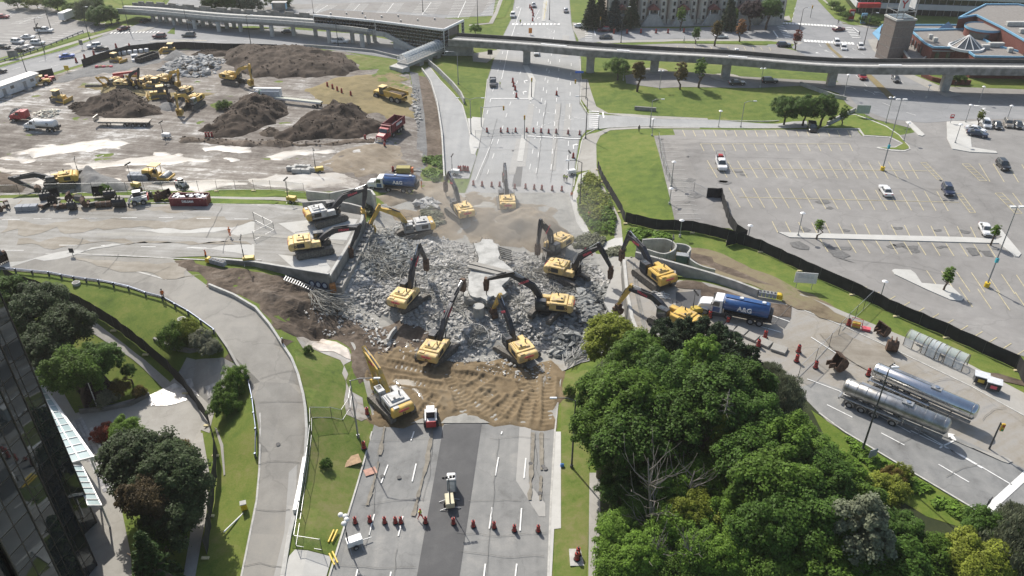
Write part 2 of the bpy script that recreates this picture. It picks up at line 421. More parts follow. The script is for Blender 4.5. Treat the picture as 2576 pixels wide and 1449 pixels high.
def relief(name,poly,m,res,func,lip=.25,parent=None,kind='structure',world_xy=False,smooth=True,rag=0.0):
 """fine-meshed ground with bumps; func(x, y, d) is the height over the land, d the distance from the outline"""
 P=poly if world_xy else gl(poly)
 if rag:P=ragged(P,rag)
 xs=[p[0]for p in P];ys=[p[1]for p in P]
 ax=np.arange(min(xs)-res,max(xs)+2*res,res);ay=np.arange(min(ys)-res,max(ys)+2*res,res)
 XX,YY=np.meshgrid(ax,ay,indexing='ij');XX=XX+fbm(XX,YY,1.3,2)*res*.3
 d=poly_dist(XX,YY,P);ins=in_poly(XX,YY,P);d=np.where(ins,d,-d)
 zz=Zs(XX,YY)-.15+lip*np.clip(d/.7+.4,-.5,1)+func(XX,YY,np.maximum(d,0))*(d>0)
 n1,n2=XX.shape;keep=d>-res*1.2;idx=-np.ones((n1,n2),int);idx[keep]=np.arange(keep.sum())
 vs=np.stack([XX[keep],YY[keep],zz[keep]],1)
 q=np.stack([idx[:-1,:-1],idx[1:,:-1],idx[1:,1:],idx[:-1,1:]],-1).reshape(-1,4);q=q[(q>=0).all(1)]
 me=bpy.data.meshes.new(name);me.from_pydata(vs.tolist(),[],q.tolist());me.materials.append(m)
 me.polygons.foreach_set('use_smooth',[smooth]*len(q));me.update()
 o=mk(name,me,parent)
 if parent is None and kind:o['kind']=kind
 return o
# ==== ground materials
M_grass=ground_mat('mown_grass',[(.06,.098,.012),(.098,.145,.019),(.14,.172,.03),(.205,.19,.065)],(.05,.45,4.0),rough=1,bump=.5,pos=[.38,.47,.55,.66],weights=(.4,.38,.22))
M_lush=ground_mat('lush_grass',[(.065,.11,.011),(.10,.155,.017),(.14,.178,.027),(.20,.19,.06)],(.07,.6,5.0),rough=1,bump=.5,weights=(.38,.38,.24),pos=[.38,.47,.55,.66])
M_weeds=ground_mat('weedy_grass',[(.045,.075,.012),(.10,.145,.022),(.15,.165,.045),(.20,.175,.085)],(.09,.8,4.0),rough=1,bump=.7)
M_dry=ground_mat('dry_grass',[(.12,.095,.05),(.19,.155,.075),(.25,.20,.10),(.16,.14,.06)],(.06,.4,3.0),rough=1,bump=.5)
M_road=ground_mat('worn_asphalt',[(.135,.135,.13),(.20,.202,.198),(.245,.245,.237),(.31,.303,.285)],(.06,.5,6.0),crack=.12,streak=.18,rough=.85,bump=.05,crack_scale=.09)
M_roadup=ground_mat('dusty_glare_asphalt',[(.26,.265,.265),(.31,.315,.315),(.36,.36,.355)],(.05,.3,5.0),crack=.1,streak=.22,rough=.85,bump=.05,crack_scale=.08)  # dusty grey, with the glare off the dust put into the pale colour
M_black=ground_mat('fresh_asphalt',[(.06,.061,.064),(.078,.079,.082),(.105,.105,.107)],(.08,.5,6.0),rough=.8,bump=.05,streak=.1)
M_lot=ground_mat('lot_asphalt',[(.17,.163,.155),(.218,.21,.20),(.252,.243,.232),(.30,.29,.275)],(.045,.35,6.0),crack=.15,rough=.88,bump=.04,streak=.06,streak_ang=R(80),crack_scale=.06)
M_street=ground_mat('street_asphalt',[(.19,.195,.2),(.235,.24,.245),(.28,.28,.285)],(.05,.3,5.0),crack=.2,rough=.85,bump=.04,streak=.15,streak_ang=R(60))
M_conc=ground_mat('pavement_concrete',[(.27,.258,.23),(.33,.318,.29),(.39,.375,.345)],(.08,.6,5.0),crack=.12,rough=.9,bump=.06,crack_scale=.14)
M_concw=ground_mat('pale_concrete',[(.40,.395,.37),(.47,.465,.44),(.53,.525,.5)],(.1,.8,5.0),rough=.9,bump=.05)
M_ramp=ground_mat('ramp_concrete',[(.20,.19,.172),(.245,.234,.212),(.285,.273,.248),(.32,.30,.265)],(.06,.4,5.0),crack=.16,streak=.12,streak_ang=R(10),rough=.88,bump=.06,crack_scale=.07)
M_deck=ground_mat('dusty_bridge_road',[(.19,.178,.158),(.25,.242,.222),(.31,.302,.285),(.42,.415,.40)],(.05,.25,3.0),crack=.16,streak=.4,streak_ang=R(84),rough=.88,bump=.08,crack_scale=.06,pos=[.34,.46,.56,.68])
M_deckr=ground_mat('muddy_bridge_road',[(.21,.18,.14),(.27,.245,.205),(.30,.285,.26),(.25,.245,.235)],(.06,.3,3.0),crack=.16,streak=.3,streak_ang=R(-62),rough=.85,bump=.08,crack_scale=.07)
M_site=ground_mat('site_mud',weights=(.4,.4,.2),cols=[(.085,.07,.058),(.15,.13,.112),(.215,.195,.172),(.28,.262,.24),(.48,.465,.44)],scales=(.045,.22,1.6),rough=.9,streak=.28,streak_ang=R(78),bump=.35,pos=[.38,.46,.52,.56,.60])
M_silt=ground_mat('wet_silt',[(.20,.175,.15),(.36,.33,.29),(.34,.322,.295),(.44,.425,.40)],(.1,.5,2.5),pos=[.40,.46,.52,.62],rough=.5,streak=.3,streak_ang=R(85),bump=.1)
M_soil=ground_mat('dark_soil',[(.024,.016,.011),(.043,.03,.021),(.066,.047,.034),(.10,.074,.055)],(.2,.9,5.0),rough=1,bump=.8)
M_brown=ground_mat('brown_mud',[(.038,.026,.018),(.08,.058,.04),(.13,.10,.075),(.20,.165,.13)],(.18,.9,5.0),rough=.95,bump=.8)
M_sand=ground_mat('trodden_sand',[(.105,.074,.04),(.16,.116,.063),(.21,.156,.09),(.20,.16,.105)],(.15,.8,5.0),rough=.95,bump=.5)
M_tan=ground_mat('tan_fill',[(.16,.128,.09),(.23,.19,.14),(.30,.26,.205)],(.1,.6,4.0),rough=.95,bump=.6,streak=.3,streak_ang=R(50))
M_gravel=ground_mat('grey_gravel',[(.10,.10,.10),(.17,.17,.168),(.24,.24,.235)],(.3,2.0,12.0),rough=1,bump=.9)
M_dust=ground_mat('crushed_concrete_dust',[(.19,.19,.18),(.28,.275,.255),(.35,.345,.32),(.32,.29,.235)],(.12,.9,5.0),rough=1,bump=.8)
M_tanfilm=ground_mat('mud_film',[(.20,.175,.14),(.26,.235,.195),(.33,.305,.265)],(.1,.5,3.0),rough=.9,bump=.1,streak=.4,streak_ang=R(84))
M_water=mat('puddle_water',(.33,.30,.25),rough=.12,var=.1,scale=.4,spec=.6)
M_white=mat('white_paint',(.74,.74,.72),.7,var=.12,scale=3)
M_yellowline=mat('faded_yellow_paint',(.52,.455,.27),.8,var=.2,scale=2)
M_kerb=mat('kerb_concrete',(.47,.46,.43),.9,var=.15,scale=1.5)
M_patch=ground_mat('patched_concrete',[(.30,.295,.28),(.34,.335,.32),(.39,.38,.36)],(.1,.6,4.0),rough=.88,bump=.05)

# ==== the land and everything laid on it
me=bpy.data.meshes.new('ground')
me.from_pydata([(-4000,-2500,-1.2),(4000,-2500,-1.2),(4000,5000,-1.2),(-4000,5000,-1.2)],[],[(0,1,2,3)]);me.materials.append(M_grass)
tag(mk('ground',me),kind='structure')
vs=np.stack([GXX.ravel(),GYY.ravel(),ZG.ravel()],1).tolist();fs=[]
for i in range(NX-1):
 for j in range(NY-1):
  a,b,c,d=i*NY+j,(i+1)*NY+j,i*NY+j+1,(i+1)*NY+j+1
  fs+=[(a,b,c),(b,d,c)]
me=bpy.data.meshes.new('terrain');me.from_pydata(vs,[],fs);me.materials.append(M_grass)
me.polygons.foreach_set('use_smooth',[True]*len(fs));tag(mk('terrain',me),kind='structure')

# ---- main road
road=sheet('road',[(640,1720),(829,1449),(936,1087),(990,900),(1080,700),(1140,560),(1180,460),(1205,370),(1219,260),(1226,200),(1251,120),(1285,50),(1305,-60),(1428,-60),(1438,57),(1462,150),(1462,200),(1459,260),(1480,290),(1478,325),(1458,350),(1450,400),(1440,480),(1430,700),(1412,930),(1395,1087),(1378,1449),(1374,1720)],M_road,1)
sheet('road_surface',[(1152,545),(1182,460),(1207,370),(1221,260),(1228,200),(1253,120),(1287,50),(1307,-50),(1426,-50),(1436,57),(1459,150),(1459,200),(1457,262),(1478,292),(1474,325),(1456,350),(1447,400),(1437,480),(1432,545)],M_roadup,2,parent=road)
sheet('fresh_asphalt_lane',[(1116,1070),(1049,1449),(1010,1700),(1120,1700),(1156,1449),(1213,1060)],M_black,2,parent=road)
sheet('road_patch',[(1307,1075),(1336,1075),(1330,1215),(1372,1268),(1372,1300),(1356,1300),(1298,1210)],M_patch,2,parent=road)
for q in ([(1330,262),(1345,262),(1322,420),(1300,420)],[(1398,262),(1410,262),(1398,430),(1384,430)],[(1300,350),(1314,350),(1296,440),(1278,440)],[(1415,90),(1432,90),(1430,145),(1412,145)],[(1424,262),(1440,262),(1432,345),(1415,345)]):
 sheet('road_patch',q,M_patch,3,parent=road)
for a,b in (((1038,1085),(979,1200)),((935,1290),(905,1449)),):
 pass
def lanes(pts_list,on,off,w=.16):
 for a,b in pts_list:dashes('lane_dash',a,b,w,on,off,M_white,road)
for pts in ([(976,1171),(959,1217)],[(942,1295),(928,1348)],[(900,1434),(885,1500)],[(1042,1087),(1034,1110)],[(1047,1168),(1037,1213)],[(1014,1300),(1002,1350)],[(984,1440),(975,1490)],
   [(1254,1152),(1246,1198)],[(1238,1278),(1231,1332)],[(1221,1420),(1214,1480)],[(1263,1087),(1261,1094)],[(1323,1154),(1318,1205)],[(1312,1280),(1308,1337)],[(1300,1420),(1293,1480)]):
 line('lane_dash',pts,.18,M_white,road)
lanes([((1397,60),(1348,440)),((1380,150),(1330,440)),((1437,160),(1427,440)),((1408,150),(1385,440)),((1310,180),(1226,440)),((1265,130),(1222,300))],3,6)
line('solid_line',[(1311,20),(1283,105),(1262,200)],.18,M_white,road)
line('solid_line',[(1241,350),(1196,455)],.15,M_white,road);line('solid_line',[(1357,25),(1340,58)],.15,M_white,road)
line('stop_line',[(1327,343),(1460,350)],.6,M_white,road);line('stop_line',[(1236,249),(1330,249)],.5,M_white,road)
line('stop_line',[(1293,57),(1350,57)],.4,M_white,road)
for k in range(13):line('crossing_bar',[(1292+9.5*k,59.5),(1291+9.5*k,64)],.9,M_white,road)
for a,b in (((1333,258),(1360,280)),((1375,284),(1470,300)),((1350,322),(1395,307)),((1398,306),(1470,297)),((1370,68),(1395,85)),((1300,85),(1385,95))):dashes('turn_dash',a,b,.14,1.0,1.0,M_white,road)
def arrow(name,at,ang,L,parent,m=M_white,turn=0):
 X,Y=G(*at);c,s=math.cos(ang),math.sin(ang)
 P=[(-.08,-L/2),(.08,-L/2),(.08,L/2-1),(.4,L/2-1),(0,L/2),(-.4,L/2-1),(-.08,L/2-1)]
 if turn:P=[(-.1,-L/2),(.1,-L/2),(.1,.1),(turn*.7,.45),(turn*.7,.1),(turn*1.3,.75),(turn*.7,1.4),(turn*.7,1.0),(-.1*turn,.6)]
 if turn<0:P=[(-.1,-L/2),(.1,-L/2),(.1,.6),(-.7,1.0),(-.7,1.4),(-1.3,.75),(-.7,.1),(-.7,.45),(-.1,.1)]
 mk(name,drape_mesh(name,[[(X+x*c-y*s,Y+x*s+y*c)for x,y in P]],m,.15,True),parent)
for at in ((1319,206),(1316,234),(1300,20),(1352,47)):arrow('turn_arrow',at,R(8),3.4,road,turn=1)
arrow('turn_arrow',(1442,368),0,4,road,turn=1)
kerb('kerb',[(936,1087),(829,1449),(780,1600)],road,M_kerb);kerb('kerb',[(1378,1470),(1386,1250),(1396,1087),(1411,940)],road,M_kerb)
kerb('kerb',[(1226,200),(1219,262),(1203,375)],road,M_kerb);kerb('kerb',[(1459,150),(1462,200),(1460,255),(1480,288),(1530,291)],road,M_kerb)
kerb('kerb',[(1530,322),(1497,326),(1475,337),(1464,355),(1452,410),(1443,470)],road,M_kerb)
# raised medians of the main road
for q in ([(1315,165),(1328,165),(1348,203),(1342,250),(1333,254),(1328,250),(1334,203)],[(1312,340),(1325,340),(1315,407),(1300,407)],[(1368,0),(1380,0),(1372,54),(1362,54)],[(1188,250+45),(1219,298),(1206,362),(1194,391),(1185,388),(1180,360)]):
 mb=MB();mb.slab(gl(q),lambda x,y:Z(x,y)-.1,lambda x,y:Z(x,y)+.16);tag(mb.obj('median',M_concw),kind='structure')
sheet('road_patch',[(1299,408),(1316,408),(1310,470),(1288,470)],M_black,3,parent=road)
mb=MB();mb.slab(gl([(1366,2),(1378,2),(1371,51),(1364,51)]),lambda x,y:Z(x,y)+.1,lambda x,y:Z(x,y)+.2)
for a,b in (((1375,5),(1368,50)),((1367,8),(1377,14)),((1366,22),(1375,28))):line('median_stripe',[a,b],.3,M_yellowline,road,8)

# ---- slip road left of the main road
slip=sheet('slip_road',[(1180,450),(1120,448),(1112,360),(1100,270),(1084,215),(1064,178),(1080,168),(1105,200),(1140,235),(1165,265),(1178,310),(1190,360),(1198,395)],M_roadup,3)
kerb('kerb',[(1082,170),(1107,202),(1140,236),(1163,265),(1176,312),(1188,360)],slip,M_kerb)
sheet('pavement',[(1176,298),(1220,298),(1206,362),(1196,390),(1188,360)],M_concw,2)
sheet('pavement',[(1188,135),(1260,125),(1250,140),(1225,158),(1190,155)],M_conc,2)
sheet('bare_slope',[(1052,190),(1078,196),(1102,270),(1114,360),(1116,455),(1068,440),(1060,330)],M_brown,2)
sheet('gravel_track',[(1030,180),(1052,185),(1068,290),(1075,380),(1068,450),(1046,440),(1050,330),(1040,230)],M_gravel,3)

# ---- pavements right of the main road
rp=sheet('pavement',[(1462,200),(1478,200),(1490,240),(1500,268),(1530,285),(1640,292),(1780,298),(1780,303),(1600,296),(1500,283),(1480,276),(1462,250)],M_conc,2)
sheet('pavement',[(1440,57),(1470,60),(1476,70),(1480,90),(1455,100),(1442,75)],M_conc,2)
sheet('pavement',[(1460,362),(1466,345),(1480,338),(1500,334),(1530,323),(1640,319),(1760,320),(1760,324),(1640,323),(1535,328),(1510,342),(1500,362),(1501,420),(1508,450),(1562,555),(1566,600),(1546,602),(1545,580),(1540,530),(1498,455),(1480,430),(1452,432)],M_conc,2)
sheet('pavement',[(1444,480),(1456,440),(1480,430),(1470,470),(1450,500),(1456,540),(1472,560),(1482,582),(1470,610),(1430,600),(1425,540),(1430,505)],M_concw,2)
sheet('pavement',[(1545,600),(1566,598),(1568,625),(1520,640),(1500,620)],M_concw,2)
access=sheet('access_road',[(1478,289),(1535,291),(1640,299),(1800,303),(2030,305),(2030,322),(1800,322),(1640,318),(1535,322),(1476,328)],M_roadup,3)
for k in range(9):line('crossing_bar',[(1481,281+5*k),(1507,282+5*k)],.55,M_white,access,6)
line('stop_line',[(1516,283),(1519,298)],.4,M_white,access,6)
kerb('kerb',[(1530,291),(1640,299),(1800,303),(1960,304)],access,M_kerb);kerb('kerb',[(1530,322),(1640,318),(1800,322),(1990,322)],access,M_kerb)

# ---- upper left street, station forecourt and the far car parks
street=sheet('street',[(-500,270),(-300,200),(-20,168),(105,132),(235,95),(330,67),(400,40),(440,-20),(700,-30),(1250,-30),(1240,40),(1120,45),(1090,60),(800,60),(640,80),(440,90),(1000,128),(1050,165),(1010,165),(1000,150),(800,122),(700,122),(420,115),(330,125),(210,160),(60,205),(-40,262)],M_street,1)
carpark_nw=sheet('car_park',[(-400,150),(-300,60),(-100,6),(0,5),(110,8),(185,50),(265,60),(265,76),(225,84),(100,118),(-20,152)],M_lot,2)
sheet('car_park',[(640,25),(700,12),(1000,5),(1250,-2),(1215,30),(1190,42),(1000,30),(830,22)],M_lot,2)
sheet('forecourt',[(430,92),(560,90),(700,80),(850,84),(1000,112),(1060,132),(1040,160),(1000,148),(800,120),(640,112),(430,112)],M_street,3)
sheet('forecourt',[(440,66),(560,70),(700,72),(900,86),(1000,104),(960,112),(700,96),(440,92)],M_street,3)
sheet('forecourt',[(430,100),(640,108),(1000,128),(1048,160),(1000,150),(800,121),(560,116)],M_street,2)
for q in ([(-20,152),(100,119),(225,80),(232,88),(120,122),(-20,164)],[(235,83),(322,58),(318,66),(245,87)],[(-20,171),(150,121),(258,87),(258,91),(170,124),(60,152),(-20,177)],[(420,84),(436,70),(575,74),(640,82),(575,87),(450,88)],[(235,-30),(440,-30),(405,12),(300,11)],[(1178,60),(1240,45),(1262,0),(1285,-20),(1250,40),(1240,57)],[(1245,47),(1275,0),(1290,-20),(1298,-20),(1270,45)],[(520,70),(640,66),(700,72),(640,76)]):
 sheet('grass_verge',q,M_lush,3)
for q in ([(-20,165),(100,132),(230,92),(330,64),(332,67),(232,97),(102,137),(-20,170)],[(138,143),(207,124),(222,125),(188,137),(150,146)],[(372,104),(520,101),(520,104),(380,107)],[(1230,58),(1245,30),(1262,-20),(1272,-20),(1252,35),(1240,60),(1180,66),(1180,63)],[(345,78),(395,62),(400,66),(360,82)],[(338,82),(370,70),(395,68),(360,82)]):
 sheet('pavement',q,M_conc,4)
def stall_rows(name,parent,rows,m=M_white,w=.14,layer=5):
 """rows of stall lines: spine from a to b, n lines whose halves reach the given chart offset"""
 for a,b,n,off,spine in rows:
  if spine:line(name,[a,b],w,m,parent,layer)
  for k in range(n):
   f=k/max(1,n-1);x,y=a[0]+(b[0]-a[0])*f,a[1]+(b[1]-a[1])*f
   line(name,[(x-off[0],y-off[1]),(x+off[0],y+off[1])],w,m,parent,layer)
stall_rows('stall_line',carpark_nw,[((15,42),(62,15),8,(16,0),True),((48,60),(130,30),9,(19,.5),True),((135,62),(180,50),4,(12,0),False),((0,110),(42,80),5,(22,1),False),((36,122),(88,92),7,(22,1),True),((118,105),(200,77),7,(14,.5),False),((212,64),(262,60),4,(5,-2.5),False)],w=.2)
stall_rows('stall_line',street,[((795,33),(825,14),8,(24,.5),True),((890,27),(905,11),8,(24,.5),True),((972,33),(990,9),9,(26,.5),True),((1062,38),(1085,6),9,(28,.5),True),((1152,46),(1172,3),12,(28,.5),True),((1225,38),(1245,0),11,(14,.5),False),((505,58),(530,46),4,(14,1),True),((560,62),(580,54),4,(14,1),True)],w=.25)
for k in range(14):line('crossing_bar',[(278+9*k,86-.2*k),(283+9*k,82-.2*k)],.5,M_white,street)
for a,b in (((60,188),(330,110)),((30,176),(230,118)),((340,100),(620,112)),((420,100),(640,104))):dashes('lane_dash',a,b,.15,3,6,M_white,street)
line('yellow_line',[(395,100),(520,103)],.15,M_yellowline,street)
kerb('kerb',[(-20,177),(60,154),(170,125),(258,92),(330,70)],street,M_kerb)

# ---- the cross road west of the bridge, the bridge approach and the loop ramp
west=sheet('cross_road',[(-700,512),(0,510),(130,512),(500,515),(780,522),(862,535),(805,672),(700,655),(520,645),(430,648),(180,645),(0,672),(-700,720)],M_deck,2)
loop=sheet('loop_ramp',[(-300,660),(60,655),(180,645),(435,652),(480,690),(527,724),(590,750),(644,782),(680,825),(706,865),(735,910),(751,950),(764,1000),(769,1037),(772,1087),(769,1150),(755,1230),(742,1294),(728,1350),(711,1449),(680,1620),(560,1620),(605,1449),(625,1350),(643,1260),(650,1180),(652,1087),(640,1010),(620,950),(595,920),(572,875),(542,835),(510,808),(475,788),(410,752),(325,726),(250,710),(125,690),(0,679),(-300,680)],M_ramp,3)
sheet('ramp_shoulder',[(742,1294),(728,1350),(711,1449),(680,1620),(655,1620),(690,1449),(716,1340),(727,1190),(748,1170)],M_patch,4,parent=loop)
kerb('kerb',[(654,1040),(655,1087),(653,1180),(646,1260),(628,1350),(608,1449),(585,1560)],loop,M_kerb)
for (x0,x1,y)in ((5,50,554),(85,130,552),(200,245,551),(305,345,549),(400,435,549),(495,530,551),(590,625,552),(10,60,631),(150,195,618),(255,290,619),(355,392,622),(470,520,625)):line('lane_dash',[(x0,y),(x1,y)],.15,M_white,west,4)
line('edge_line',[(115,640),(185,638),(225,641),(380,648),(520,655)],.3,M_kerb,west,4)
line('edge_line',[(178,650),(300,672),(420,705)],.35,M_kerb,loop,5)
sheet('worn_median',[(245,588),(330,585),(560,588),(800,600),(835,608),(833,613),(560,597),(330,594),(240,594)],M_conc,3,parent=west)
sheet('silt_wash',[(330,580),(460,572),(600,565),(760,545),(845,548),(835,585),(700,592),(560,586),(400,585)],M_concw,3,parent=west,rag=2.5)
sheet('silt_wash',[(460,625),(560,615),(700,625),(815,640),(800,665),(700,648),(560,640)],M_concw,3,parent=west,rag=2.5)
sheet('silt_wash',[(0,662),(60,650),(200,625),(330,612),(200,640),(80,665),(0,676)],M_concw,4,parent=west,rag=2.5)

# ---- verge, pavement and fence line between the cross road and the site
sheet('grass_verge',[(-20,493),(300,480),(640,476),(740,480),(778,490),(778,498),(640,497),(300,492),(-20,503)],M_lush,2)
sheet('pavement',[(-20,500),(110,498),(300,492),(640,497),(775,503),(775,512),(640,503),(300,498),(110,504),(-20,507)],M_conc,3)
sheet('grass_verge',[(500,499),(640,504),(702,509),(690,515),(640,514),(505,513)],M_lush,4)
kerb('kerb',[(-20,512),(120,513),(400,511),(640,516),(770,521)],west,M_kerb)

# ---- the building site
def site_bumps(x,y,d):return sstep(d/4)*(.18*fbm(x,y,.35,4)+.12*(ridged(x*.35,y,.5,2)-.6))
site=relief('site_ground',[(-500,330),(-60,252),(85,202),(135,189),(210,165),(330,133),(420,124),(560,124),(860,128),(1000,165),(1030,185),(1045,240),(1062,330),(1075,400),(1085,450),(1040,478),(950,486),(940,478),(780,484),(640,478),(300,482),(-60,494),(-500,500)],M_site,.9,site_bumps)
def lay(name,poly,m,amp=.2,f=.5,res=.7,h=.12):
 return relief(name,poly,m,res,rag=3.2,func=lambda x,y,d:h*sstep(d/1.2)+sstep(d/4)*(.18*fbm(x,y,.35,4)+.12*(ridged(x*.35,y,.5,2)-.6))+sstep(d/2)*amp*fbm(x,y,f,4),lip=.3)
lay('dry_grass',[(770,226),(830,205),(920,188),(1010,180),(1034,230),(1042,300),(1000,302),(940,288),(860,280),(780,250)],M_dry)
lay('dry_grass',[(210,214),(330,222),(440,232),(560,238),(470,246),(380,246),(300,242),(222,230)],M_dry)
lay('grass_patch',[(826,134),(900,141),(1000,158),(1006,180),(960,176),(900,176),(886,158)],M_weeds,.3)
lay('grass_patch',[(960,165),(1012,175),(1028,225),(1000,235),(950,215),(930,190)],M_weeds,.4)
lay('grass_patch',[(1062,400),(1112,394),(1116,440),(1098,468),(1060,450)],M_weeds,.4)
lay('grass_patch',[(530,268),(560,256),(596,252),(580,266),(545,278)],M_weeds,.4)
lay('gravel_apron',[(245,160),(330,150),(420,148),(380,165),(260,186),(160,208),(110,212),(180,180)],M_gravel,.1)
sheet('mud_film',[(0,545),(120,560),(260,552),(420,558),(560,548),(640,556),(560,572),(400,568),(240,580),(100,590),(0,588)],M_tanfilm,3,parent=west,rag=3.5)
sheet('mud_film',[(40,606),(200,600),(420,606),(600,604),(640,612),(480,618),(300,616),(120,622)],M_tanfilm,3,parent=west,rag=3.0)
sheet('mud_film',[(60,522),(200,520),(400,522),(520,528),(380,534),(200,530)],M_tanfilm,3,parent=west,rag=2.5)
sheet('mud_film',[(180,648),(330,655),(430,662),(500,700),(440,705),(330,690),(220,668)],M_tanfilm,5,parent=loop,rag=2.5)
for k in range(26):
 x,y=rnd.uniform(-20,860),rnd.uniform(352,465);w,h=rnd.uniform(14,60),rnd.uniform(2.5,7)
 if (y<372 and x>440):continue
 lay('silt_flat',[(x+w*math.cos(q)*(1+.3*math.sin(3*q+k)),y+h*math.sin(q)+.1*w*math.cos(q))for q in [6.283*j/10 for j in range(10)]],M_silt,.05)
lay('silt_flat',[(20,384),(80,376),(160,362),(260,355),(330,358),(280,374),(200,388),(110,396),(40,394)],M_silt,.08)
lay('silt_flat',[(215,412),(330,395),(480,392),(560,402),(470,410),(330,416),(240,428),(190,440)],M_silt,.08)
lay('silt_flat',[(620,452),(760,430),(860,440),(940,470),(900,480),(780,478),(640,468)],M_silt,.08)
lay('silt_flat',[(480,372),(560,366),(640,372),(600,384),(500,386)],M_silt,.08)
lay('silt_flat',[(20,436),(130,430),(190,428),(160,450),(120,478),(80,470),(60,452)],M_silt,.08)
lay('silt_flat',[(720,376),(800,372),(850,380),(790,392),(690,402),(660,396)],M_silt,.08)
lay('silt_flat',[(400,468),(480,458),(600,455),(640,466),(520,474),(400,478)],M_silt,.08)
lay('tan_fill',[(870,372),(950,360),(1020,370),(1010,420),(960,440),(900,446),(840,432),(800,410)],M_tan,.5,.3)
lay('tan_fill',[(1000,470),(1050,455),(1120,460),(1190,500),(1180,560),(1100,560),(1030,520),(960,520),(930,490)],M_tan,.7,.3)
# ---- the right hand car park, the cross road east of the bridge
lot=sheet('parking_lot',[(1645,342),(1698,340),(1693,326),(2030,326),(2155,327),(2167,342),(2240,346),(2320,330),(2200,300),(2130,262),(2110,235),(2040,215),(1900,222),(1660,222),(1575,210),(1572,190),(1640,178),(1820,190),(2080,205),(2300,215),(2700,230),(3400,260),(3400,1200),(2700,940),(2562,893),(2374,822),(2157,727),(1932,640),(1870,612),(1870,590),(1835,575),(1700,571),(1665,417),(1650,362)],M_lot,2)
ms=sheet('mall_street',[(1925,118),(1990,62),(2010,-20),(2060,-20),(2120,60),(2180,70),(2240,80),(2200,105),(2230,150),(2300,200),(2420,262),(2700,270),(2700,300),(2450,300),(2330,310),(2230,300),(2180,280),(2150,260),(2120,220),(2060,160),(1990,120)],M_street,3)
sheet('street',[(1455,72),(1480,62),(1520,68),(1700,72),(1940,62),(2000,62),(2000,100),(1930,102),(1700,98),(1480,108),(1455,105)],M_street,2)
sheet('car_park',[(1500,118),(1540,112),(1700,110),(1940,115),(1990,125),(2080,150),(1900,155),(1700,145),(1560,130)],M_lot,2)
sheet('grass_verge',[(1545,110),(1700,104),(1950,103),(1998,112),(1990,121),(1950,112),(1700,109),(1560,116)],M_lush,3)
sheet('pavement',[(1500,104),(1700,99),(1930,98),(1985,102),(2020,108),(2010,113),(1940,104),(1700,104),(1520,110)],M_conc,3)
sheet('pavement',[(1475,66),(1500,60),(1700,60),(1930,52),(1985,40),(1990,52),(1930,62),(1700,68),(1520,68)],M_conc,3)
sheet('pavement',[(2055,0),(2075,0),(2120,45),(2155,62),(2230,68),(2240,74),(2180,70),(2120,58)],M_conc,4)
sheet('grass_verge',[(2055,0),(2068,0),(2125,45),(2170,64),(2200,66),(2140,63),(2100,48)],M_lush,5)
sheet('pavement',[(2182,100),(2240,96),(2260,150),(2300,190),(2420,240),(2380,245),(2270,190),(2215,145)],M_conc,4)
for k in range(17):line('crossing_bar',[(1970+8*k,57+.5*k),(1971.5+8*k,61.5+.5*k)],.9,M_white,ms,7)
for k in range(15):line('crossing_bar',[(2024+8.5*k,101+.5*k),(2027+8.5*k,107+.5*k)],.9,M_white,ms,7)
for k in range(9):line('crossing_bar',[(1952+2.8*k,64+4*k),(1968+2.8*k,62+4*k)],.7,M_white,ms,7)
for k in range(7):line('crossing_bar',[(2125+3*k,72+4*k),(2142+4*k,71+4*k)],.7,M_white,ms,7)
line('stop_line',[(1945,79),(1957,96)],.5,M_white,ms,7);line('stop_line',[(2146,71),(2160,82)],.4,M_white,ms,7)
for at,t in (((2055,135),1),((2083,131),0),((2135,145),-1),((2140,220),-1),((2185,231),0),((2213,234),-1),((2465,268),-1),((2475,278),1)):arrow('lane_arrow',at,R(25),3.6,ms,turn=t)
for a,b in (((2060,112),(2200,240)),((2125,105),(2300,235)),((2220,260),(2330,300)),((2000,20),(1990,60))):dashes('lane_dash',a,b,.14,3,5,M_white,ms,6)
for q in ([(2075,108),(2083,108),(2120,145),(2112,147)],[(2175,190),(2190,188),(2250,245),(2235,250)]):sheet('worn_median',q,M_dry,6)
for k in range(6):line('crossing_bar',[(1471.5,74+5.5*k),(1490,74+5.5*k)],.5,M_white,lot,4)
line('stop_line',[(1494,74),(1498,90)],.4,M_white,lot,4)
for k in range(17):line('stall_line',[(1598+21*k,116+.2*k),(1603+21*k,125+.2*k)],.14,M_yellowline,lot,4)
# painted stalls
n=0
def stalls(a,b,k,v,spine=None):
 for i in range(k):
  f=i/(k-1);x,y=a[0]+(b[0]-a[0])*f,a[1]+(b[1]-a[1])*f;s=1+.0*f
  line('stall_line',[(x,y),(x+v[0],y+v[1])],.13,M_yellowline,lot,4)
 if spine:line('stall_line',spine,.13,M_yellowline,lot,4)
stalls((1717,328),(2132,329),17,(7,16))
stalls((1762,363),(2136,363),15,(9,18),[(1762,363),(2136,363)])
stalls((1779,405),(2285,408),21,(25,43),[(1779,424),(2332,431)])
stalls((1833,473),(2356,482),18,(29,50),[(1860,497),(2412,510)])
stalls((1942,558),(2441,572),16,(14,28));stalls((2062,602),(2484,616),13,(21,33))
stalls((1953,628),(2212,736),9,(-20,11));stalls((2252,746),(2580,880),10,(-24,15))
stalls((2330,681),(2594,695),8,(34,50));stalls((2412,724),(2600,740),5,(34,50))
for k in range(5):line('stall_line',[(2462+36*k,412+k),(2490+36*k,458+k)],.13,M_yellowline,lot,4)
for k in range(4):line('stall_line',[(2547+30*k,487+k),(2580+30*k,530+k)],.13,M_yellowline,lot,4)
for i in range(19):                                             # left edge stalls, perpendicular to the hill
 f=i/18;y=360+202*f;x0=1657+45*f;line('stall_line',[(x0+4,y),(x0+44+20*f,y+1)],.12,M_concw,lot,4)
